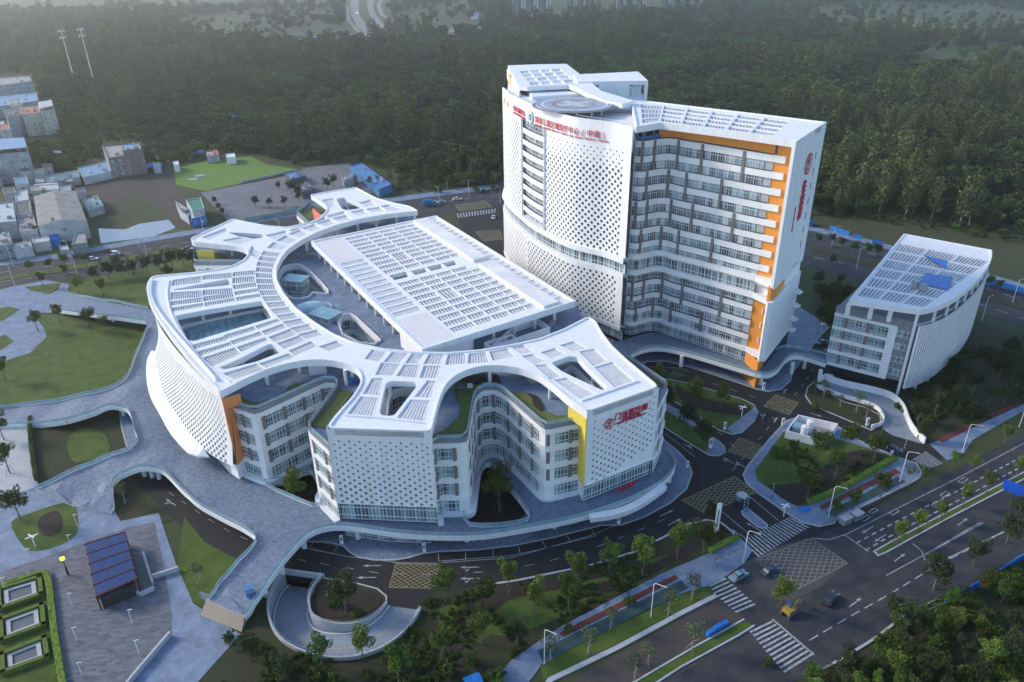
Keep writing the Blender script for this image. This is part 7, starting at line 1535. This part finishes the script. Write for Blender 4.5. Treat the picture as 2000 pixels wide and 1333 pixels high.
# ================================================================ VILLAGE ON THE LEFT
VW = mat('old_white_render', (.50, .52, .52), .8, .25, .25, detail=8); VG = mat('grey_concrete_wall', (.36, .38, .42), .85, .3, .3, detail=8); VC = mat('cream_render', (.55, .52, .40), .8, .15, .3); VB = mat('bare_brick', (.26, .19, .16), .9, .25, .5)
VR = mat('grey_sheet_roof', (.33, .32, .30), .7, .3, .2, detail=8); VBR = mat('blue_sheet_roof', (.17, .30, .45), .5, .15, .2); VT = mat('teal_sheet_roof', (.22, .34, .34), .6, .2, .3); VO = mat('orange_tile_roof', (.45, .18, .09), .8, .2); VD = mat('dark_flat_roof', (.13, .14, .13), .9, .2); VGR = mat('green_sheet_roof', (.02, .20, .12), .5, .1)
def house(label, quad, h, roof, wallm, win=0, cat='house', nm='house', gable=0, canopy=None, floors=None, par_h=.6, sides=(0, 1, 2, 3), grp=None):
    q = xy(quad, h); a_ = sum(q[i].x * q[(i + 1) % len(q)].y - q[(i + 1) % len(q)].x * q[i].y for i in range(len(q)))
    if a_ < 0: q = q[::-1]
    e = empty(nm, (0, 0, 0), label=label, cat=cat, group=grp); MB().slab([q], h, 0).build('wall', wallm, e)
    if gable and len(q) == 4:
        L0, L1 = (q[1] - q[0]).length, (q[2] - q[1]).length; A, B, C, D = q if L0 > L1 else (q[1], q[2], q[3], q[0])
        r0, r1 = (A + D) / 2, (B + C) / 2; n = max(4, int((B - A).length / 2.5))
        for k in range(n):
            u0, u1 = k / n + .004, (k + 1) / n - .004
            for P, Q, R, S in ((A, B, r1, r0), (C, D, r0, r1)):
                a, b, c, d = P.lerp(Q, u0), P.lerp(Q, u1), S.lerp(R, u1), S.lerp(R, u0); mb = MB(); mb.face([(a.x, a.y, h + .05), (b.x, b.y, h + .05), (c.x, c.y, h + gable), (d.x, d.y, h + gable)]); mb.face([(d.x, d.y, h + gable - .1), (c.x, c.y, h + gable - .1), (b.x, b.y, h - .05), (a.x, a.y, h - .05)]); mb.build('roof_sheet', roof, e)
        mb = MB(); mb.face([(A.x, A.y, h), (r0.x, r0.y, h + gable), (D.x, D.y, h)]); mb.face([(B.x, B.y, h), (C.x, C.y, h), (r1.x, r1.y, h + gable)]); mb.build('gable', wallm, e)
    else:
        MB().slab([shrink(q, .04)], h + .12, h).build('roof', roof, e)
        if par_h: MB().slab([q, offset(q, -.3, True)], h + par_h, h).build('parapet', wallm, e)
    if (q[1] - q[0]).length > 7 and not gable:
        rr_ = random.Random(int(q[0].x)); c = sum(q, Vector((0, 0))) / len(q)
        for k in range(3):
            p = c.lerp(q[k % len(q)], rr_.uniform(.3, .6)); MB().box((p.x, p.y, h + .8), (rr_.uniform(1, 2.6), rr_.uniform(1, 2.2), 1.5), rr_.uniform(0, 1)).build('roof_shed', [VW, VG, VR][k], e) if k < 2 else MB().cyl((p.x, p.y, h), .7, 1.5, 10).cyl((p.x, p.y, h + 1.5), .6, .2, 10, 0, .2).build('water_tank', ME, e)
    if win:
        fl = floors or max(1, int(h / 3.2)); specs = []
        for i in range(len(q)):
            a, b = q[i], q[(i + 1) % len(q)]; t = b - a
            if Vector((t.y, -t.x)).y > 0.2 * t.length: continue
            n = max(1, int(t.length / win)); ang = math.atan2(t.y, t.x); nn = Vector((t.y, -t.x)).normalized() * .06
            for k in range(n):
                for f_ in range(fl): c = a.lerp(b, (k + .5) / n) + nn; specs.append((c.x, c.y, (f_ + .55) * h / fl, ang, win * .45, h / fl * .42, 'two'))
        put_windows(e, specs, 60)
        for f_ in range(1, fl):
            b = MB()
            for i in range(len(q)): a, c = q[i], q[(i + 1) % len(q)]; m_ = (a + c) / 2; b.box((m_.x, m_.y, f_ * h / fl), ((c - a).length + .1, .25, .25), math.atan2(c.y - a.y, c.x - a.x))
            b.build('floor_edge', VW, e)
    if canopy:
        hh, cm = canopy; MB().slab([q], h + hh + .1, h + hh).build('sheet_canopy', cm, e)
        for p in q: p2 = p.lerp(sum(q, Vector((0, 0))) / len(q), .06); MB().box((p2.x, p2.y, h + hh / 2), (.25, .25, hh)).build('canopy_post', VW, e)
    return e
house('cream five-storey house with orange tiled roof edge on the left', [(43, 224), (78, 221), (76, 208), (40, 211)], 16, VO, VC, 3.4)
house('cream five-storey house under a raised pale canopy, right of the orange roofed one', [(79, 221), (106, 215), (103, 203), (76, 208)], 16.5, VD, VC, 4.5, canopy=(3, VW))
house('grey blank-walled block left of the cream houses', [(14, 232), (42, 226), (40, 211), (8, 215)], 14.5, VD, VG, 5)
house('long pale old block at the upper left', [(-30, 172), (62, 160), (58, 150), (-30, 156)], 16, VR, VG, 4)
house('wide low house with bluish roof behind the cream houses', [(-20, 212), (75, 198), (72, 182), (-20, 190)], 9, VBR, VG, 0)
house('tall pale block with blue canopy at the left edge', [(-20, 305), (55, 298), (50, 278), (-20, 282)], 17, VD, VG, 5, canopy=(2.8, VBR))
house('narrow white house slice at the left edge', [(-15, 262), (10, 258), (8, 238), (-15, 240)], 13, VW, VW, 3)
house('unfinished bare brick house shell with pale concrete frame', [(212, 312), (281, 302), (272, 281), (200, 287)], 11.5, VR, VB, 3.8, floors=3, par_h=1.0)
house('small brick rooftop house with blue sheet on the brick shell', [(240, 296), (272, 292), (269, 281), (238, 284)], 15, VBR, VB, 0)
house('blue sheet-roofed shed beside the brick shell', [(163, 349), (218, 336), (209, 316), (152, 330)], 4, VBR, VW, 0, cat='shed', nm='shed')
house('long white and teal shed among the small roofs', [(92, 358), (156, 347), (152, 334), (88, 346)], 4, VT, VW, 0, cat='shed', nm='shed')
house('beige box house beside the pale blue shed', [(65, 342), (88, 340), (86, 331), (63, 333)], 5.5, VC, VC, 0)
house('white shed with blue stripe above the warehouse', [(92, 374), (116, 372), (114, 361), (65, 364), (68, 370)], 4, VW, VW, 0, cat='shed', nm='shed')
house('large white warehouse with ribbed grey double roof', [(74, 442), (169, 430), (147, 373), (66, 384)], 9, VR, VW, 0, 'warehouse', 'warehouse', gable=1.6)
house('dark green flat-roofed house left of the warehouse', [(32, 421), (62, 418), (58, 394), (28, 398)], 7.5, VD, VW, 3.2)
house('white low annex house above the green flat roof', [(32, 396), (57, 392), (53, 372), (28, 376)], 6, VW, VW, 0)
house('pink-grey terrace house with arcade in front of the green roof', [(40, 455), (74, 450), (65, 420), (33, 424)], 6, mat('pink_terrace', (.36, .30, .29), .8, .2), VW, 3)
house('pale sheet-roofed factory at the left edge', [(-30, 440), (32, 434), (26, 396), (-30, 404)], 8, mat('pale_sheet', (.45, .50, .53), .6, .15), VG, 0, 'factory', 'factory')
house('teal-fronted shed at the left edge below the factory', [(-25, 487), (24, 478), (18, 455), (-25, 460)], 6, VR, VT, 3, cat='shed', nm='shed')
house('white box shed nearest the left road', [(28, 490), (64, 484), (60, 473), (26, 478)], 4, VW, VW, 0, cat='shed', nm='shed')
house('second white box shed, right beside the first near the left road', [(66, 478), (98, 473), (96, 464), (62, 468)], 4, VW, VW, 0, cat='shed', nm='shed')
house('small house with teal front by the dark tree', [(140, 480), (170, 476), (166, 456), (148, 458)], 4.5, VR, VT, 2.5)
house('bright blue gate hut near the left road', [(94, 472), (116, 468), (114, 460), (92, 463)], 3.5, BT, BT, 0, cat='hut', nm='hut')
house('teal sheet canopy shed on the dirt yard', [(172, 413), (203, 404), (190, 383), (160, 394)], 3.5, VT, VG, 0, cat='shed', nm='shed')
house('green-roofed hut on the blue and white site office', [(376, 414), (399, 408), (392, 388), (363, 392)], 7, VGR, VW, 0, cat='hut', nm='hut')
house('blue and white striped site office below the green roof', [(374, 430), (400, 424), (396, 412), (370, 417)], 4, W_, BT, 2.5, cat='office', nm='site_office')
house('pale shed left of the green-roofed hut', [(350, 412), (368, 425), (374, 415), (343, 395)], 4, VT, VW, 0, cat='shed', nm='shed')
house('long bright blue shed at the edge of the wood', [(740, 372), (765, 362), (706, 320), (683, 326)], 4, BS, BS, 0, cat='shed', nm='shed')
house('small teal shed beside the long blue shed', [(672, 356), (692, 350), (686, 342), (668, 348)], 4, BS, VG, 0, cat='shed', nm='shed')
house('dark teal canopy shed on the concrete yard', [(568, 352), (598, 345), (580, 334), (556, 340)], 4, BS, GYD, 0, cat='shed', nm='shed')
house('grey metal shed across the yard right of the dark canopy', [(590, 378), (615, 370), (600, 356), (578, 363)], 3.5, VD, GYD, 0, cat='shed', nm='shed')
house('white site cabin at the corner of the sports lawn', [(442, 310), (460, 308), (458, 301), (441, 303)], 4, W_, W_, 0, cat='cabin', nm='cabin')
house('second white site cabin at the left end of the sports lawn', [(340, 325), (350, 323), (348, 316), (338, 318)], 4, W_, W_, 0, cat='cabin', nm='cabin')
house('red-roofed shed beyond the sports lawn', [(404, 308), (428, 304), (425, 295), (402, 298)], 4, CO, VG, 0, cat='shed', nm='shed')
for x, y, lab in ((378, 352, 'left pale square marker on the sports lawn'), (390, 345, 'right pale square marker on the sports lawn')): p = at(x, y); MB().box((p.x, p.y, .3), (5, 4, .4), .3).box((p.x, p.y, .55), (4, 3, .1), .3).build('lawn_marker', CC, None, label=lab, cat='marker', group='pale squares on the sports lawn')
barrier([(470, 358), (520, 348), (575, 335)], 1.2, 'low pale wall along the sports lawn edge', 'low_wall', CC)
barrier([(478, 435), (560, 420), (600, 412)], 2.2, 'pale teal fence along the concrete yard', 'teal_fence', VT)
VX = [((-25, 330), 22, 9, VG, VR, 'grey old house at the left edge below the tall pale block'), ((30, 352), 26, 6, VW, VBR, 'house with faded blue roof left of the beige box house'), ((62, 368), 20, 5, VC, VR, 'cream shack above the white striped shed'), ((8, 372), 24, 7, VG, VD, 'dark-roofed house by the left edge above the sheet-roofed factory'), ((120, 368), 20, 5, VW, VT, 'white house with teal roof right of the striped shed'), ((100, 300), 22, 4, VG, VBR, 'low house with dull blue roof below the cream houses'), ((128, 352), 16, 4, VB, VR, 'brick shack beside the blue sheet-roofed shed'), ((70, 352), 18, 4, VW, VW, 'tiny white shack in front of the long white and teal shed'),
      ((0, 248), 20, 15, VW, VO, 'white house with orange roof at the far left edge'), ((20, 200), 24, 12, VW, VR, 'pale block with grey roof behind the wide bluish house'), ((150, 372), 18, 4, VG, VD, 'dark shack by the dirt yard'), ((300, 322), 14, 4, VW, VW, 'pale lean-to beside the brick shell'), ((5, 470), 20, 5, VC, VR, 'cream shack in front of the factory at the left edge'), ((118, 485), 18, 3.5, VG, VW, 'low grey and white yard building by the left road'), ((40, 330), 22, 8, VG, VD, 'grey block with dark flat roof near the left edge'), ((85, 325), 18, 5, VW, VO, 'small house with orange roof left of the long teal shed')]
for (x, y), w, h, wm_, rm_, lab in VX: house(lab, [(x, y + w * .35), (x + w, y + w * .28), (x + w * .86, y - w * .2), (x - w * .12, y - w * .12)], h, rm_, wm_, 4)
# ================================================================ FAR APARTMENT TOWERS
FB = mat('far_beige_wall', (.66, .63, .56), .8, .1); FG_ = mat('far_grey_wall', (.13, .14, .17), .8, .1)
def aptower(x0, x1, yb, label):
    a, b = at(x0, yb), at(x1, yb); W = (b - a).length; e = empty('apartment_tower', ((a.x + b.x) / 2, a.y, 0), label=label, cat='apartment tower', group='far apartment towers')
    MB().box((0, 10, 55), (W, 18, 110)).build('tower_body', FG_, e); MB().box((0, 10, 4), (W + 4, 22, 8)).build('podium', FG_, e)
    n = 3
    for k in range(n):
        cx = -W / 2 + W * (k + .5) / n; MB().box((cx + W * .1, -1, 62), (W / n * .42, 5, 96)).build('beige_bay', FB, e)
        bal = MB()
        for z in range(3, 36): bal.box((cx - W * .08, 0, z * 3.0), (W / n * .32, 3.2, 1.1))
        bal.build('balcony_stack', VW, e, kind='stuff'); wn_ = MB()
        for z in range(4, 36): wn_.box((cx + W * .1, -3.6, z * 3.0), (W / n * .12, .2, 1.4))
        wn_.build('window_stack', GD, e, kind='stuff')
    return e
aptower(1004, 1076, 34, 'leftmost of the far beige and grey apartment towers cut by the top edge'); aptower(1108, 1168, 28, 'second from the left of the far apartment towers at the top edge'); aptower(1206, 1262, 25, 'third from the left of the far apartment towers at the top edge'); aptower(1294, 1350, 26, 'rightmost of the far apartment towers at the top edge'); aptower(958, 985, 12, 'small pale apartment block left of the far towers')
for i, (x, y, w, lab) in enumerate([(1132, 36, 34, 'two-tiered white gatehouse in front of the second far tower'), (1034, 38, 15, 'small white gatehouse below the leftmost far tower'), (1093, 37, 16, 'low white gatehouse left of the two-tiered one'), (1272, 22, 26, 'white pavilion roof between the third and rightmost far towers')]):
    p = at(x, y); e = empty('gatehouse', (p.x, p.y, 0), label=lab, cat='gatehouse', group='far gatehouses'); MB().box((0, 0, 3), (w, 8, 6)).build('wall', W_, e); MB().box((0, 0, 6.5), (w + 3, 11, .8)).box((0, 0, 7.5), (w * .7, 7, 1.5)).build('roof', VR, e)
    for k in range(6): MB().box((-w / 2 + (k + .5) * w / 6, -4.05, 2.6), (w / 14, .2, 3)).build('opening', GD, e)
p = at(1190, 34); MB().box((p.x - 20, p.y + 15, 2), (60, 1, 4), .05).box((p.x - 20, p.y + 15, 4.1), (61, 1.4, .3), .05).build('boundary_wall', W_, None, label='long white boundary wall with openings below the far towers', cat='wall')
house('tiny blue roofed cabin on the far field', [(920, 33), (934, 33), (935, 27), (922, 27)], 5, BS, W_, 0, cat='cabin', nm='cabin')
house('white box trailer on the far curved road', [(694, 27), (700, 27), (700, 24), (694, 24)], 3, W_, W_, 0, cat='trailer', nm='trailer')
p = at(604, 72); MB().box((p.x, p.y, 6), (9, .5, 6)).box((p.x, p.y, 1.5), (.8, .6, 3)).build('far_billboard', BT, None, label='small blue roadside board on the far road', cat='billboard')
# ================================================================ HAZE
hz = MB().box((0, 2850, 61.5), (9400, 6800, 125.5)); ho = hz.build('haze', mat('haze_placeholder', (1, 1, 1)), None, label='pale blue grey evening haze', cat='haze', kind='stuff')
hm = bpy.data.materials.new('haze'); hm.use_nodes = True; hm.node_tree.nodes.clear(); vo = hm.node_tree.nodes.new('ShaderNodeVolumePrincipled'); oo = hm.node_tree.nodes.new('ShaderNodeOutputMaterial'); hm.node_tree.links.new(vo.outputs[0], oo.inputs['Volume'])
vo.inputs['Color'].default_value = (.95, .92, .86, 1); vo.inputs['Density'].default_value = .00021; vo.inputs['Anisotropy'].default_value = .72
ho.data.materials.clear(); ho.data.materials.append(hm)
scene.cycles.volume_bounces = 0
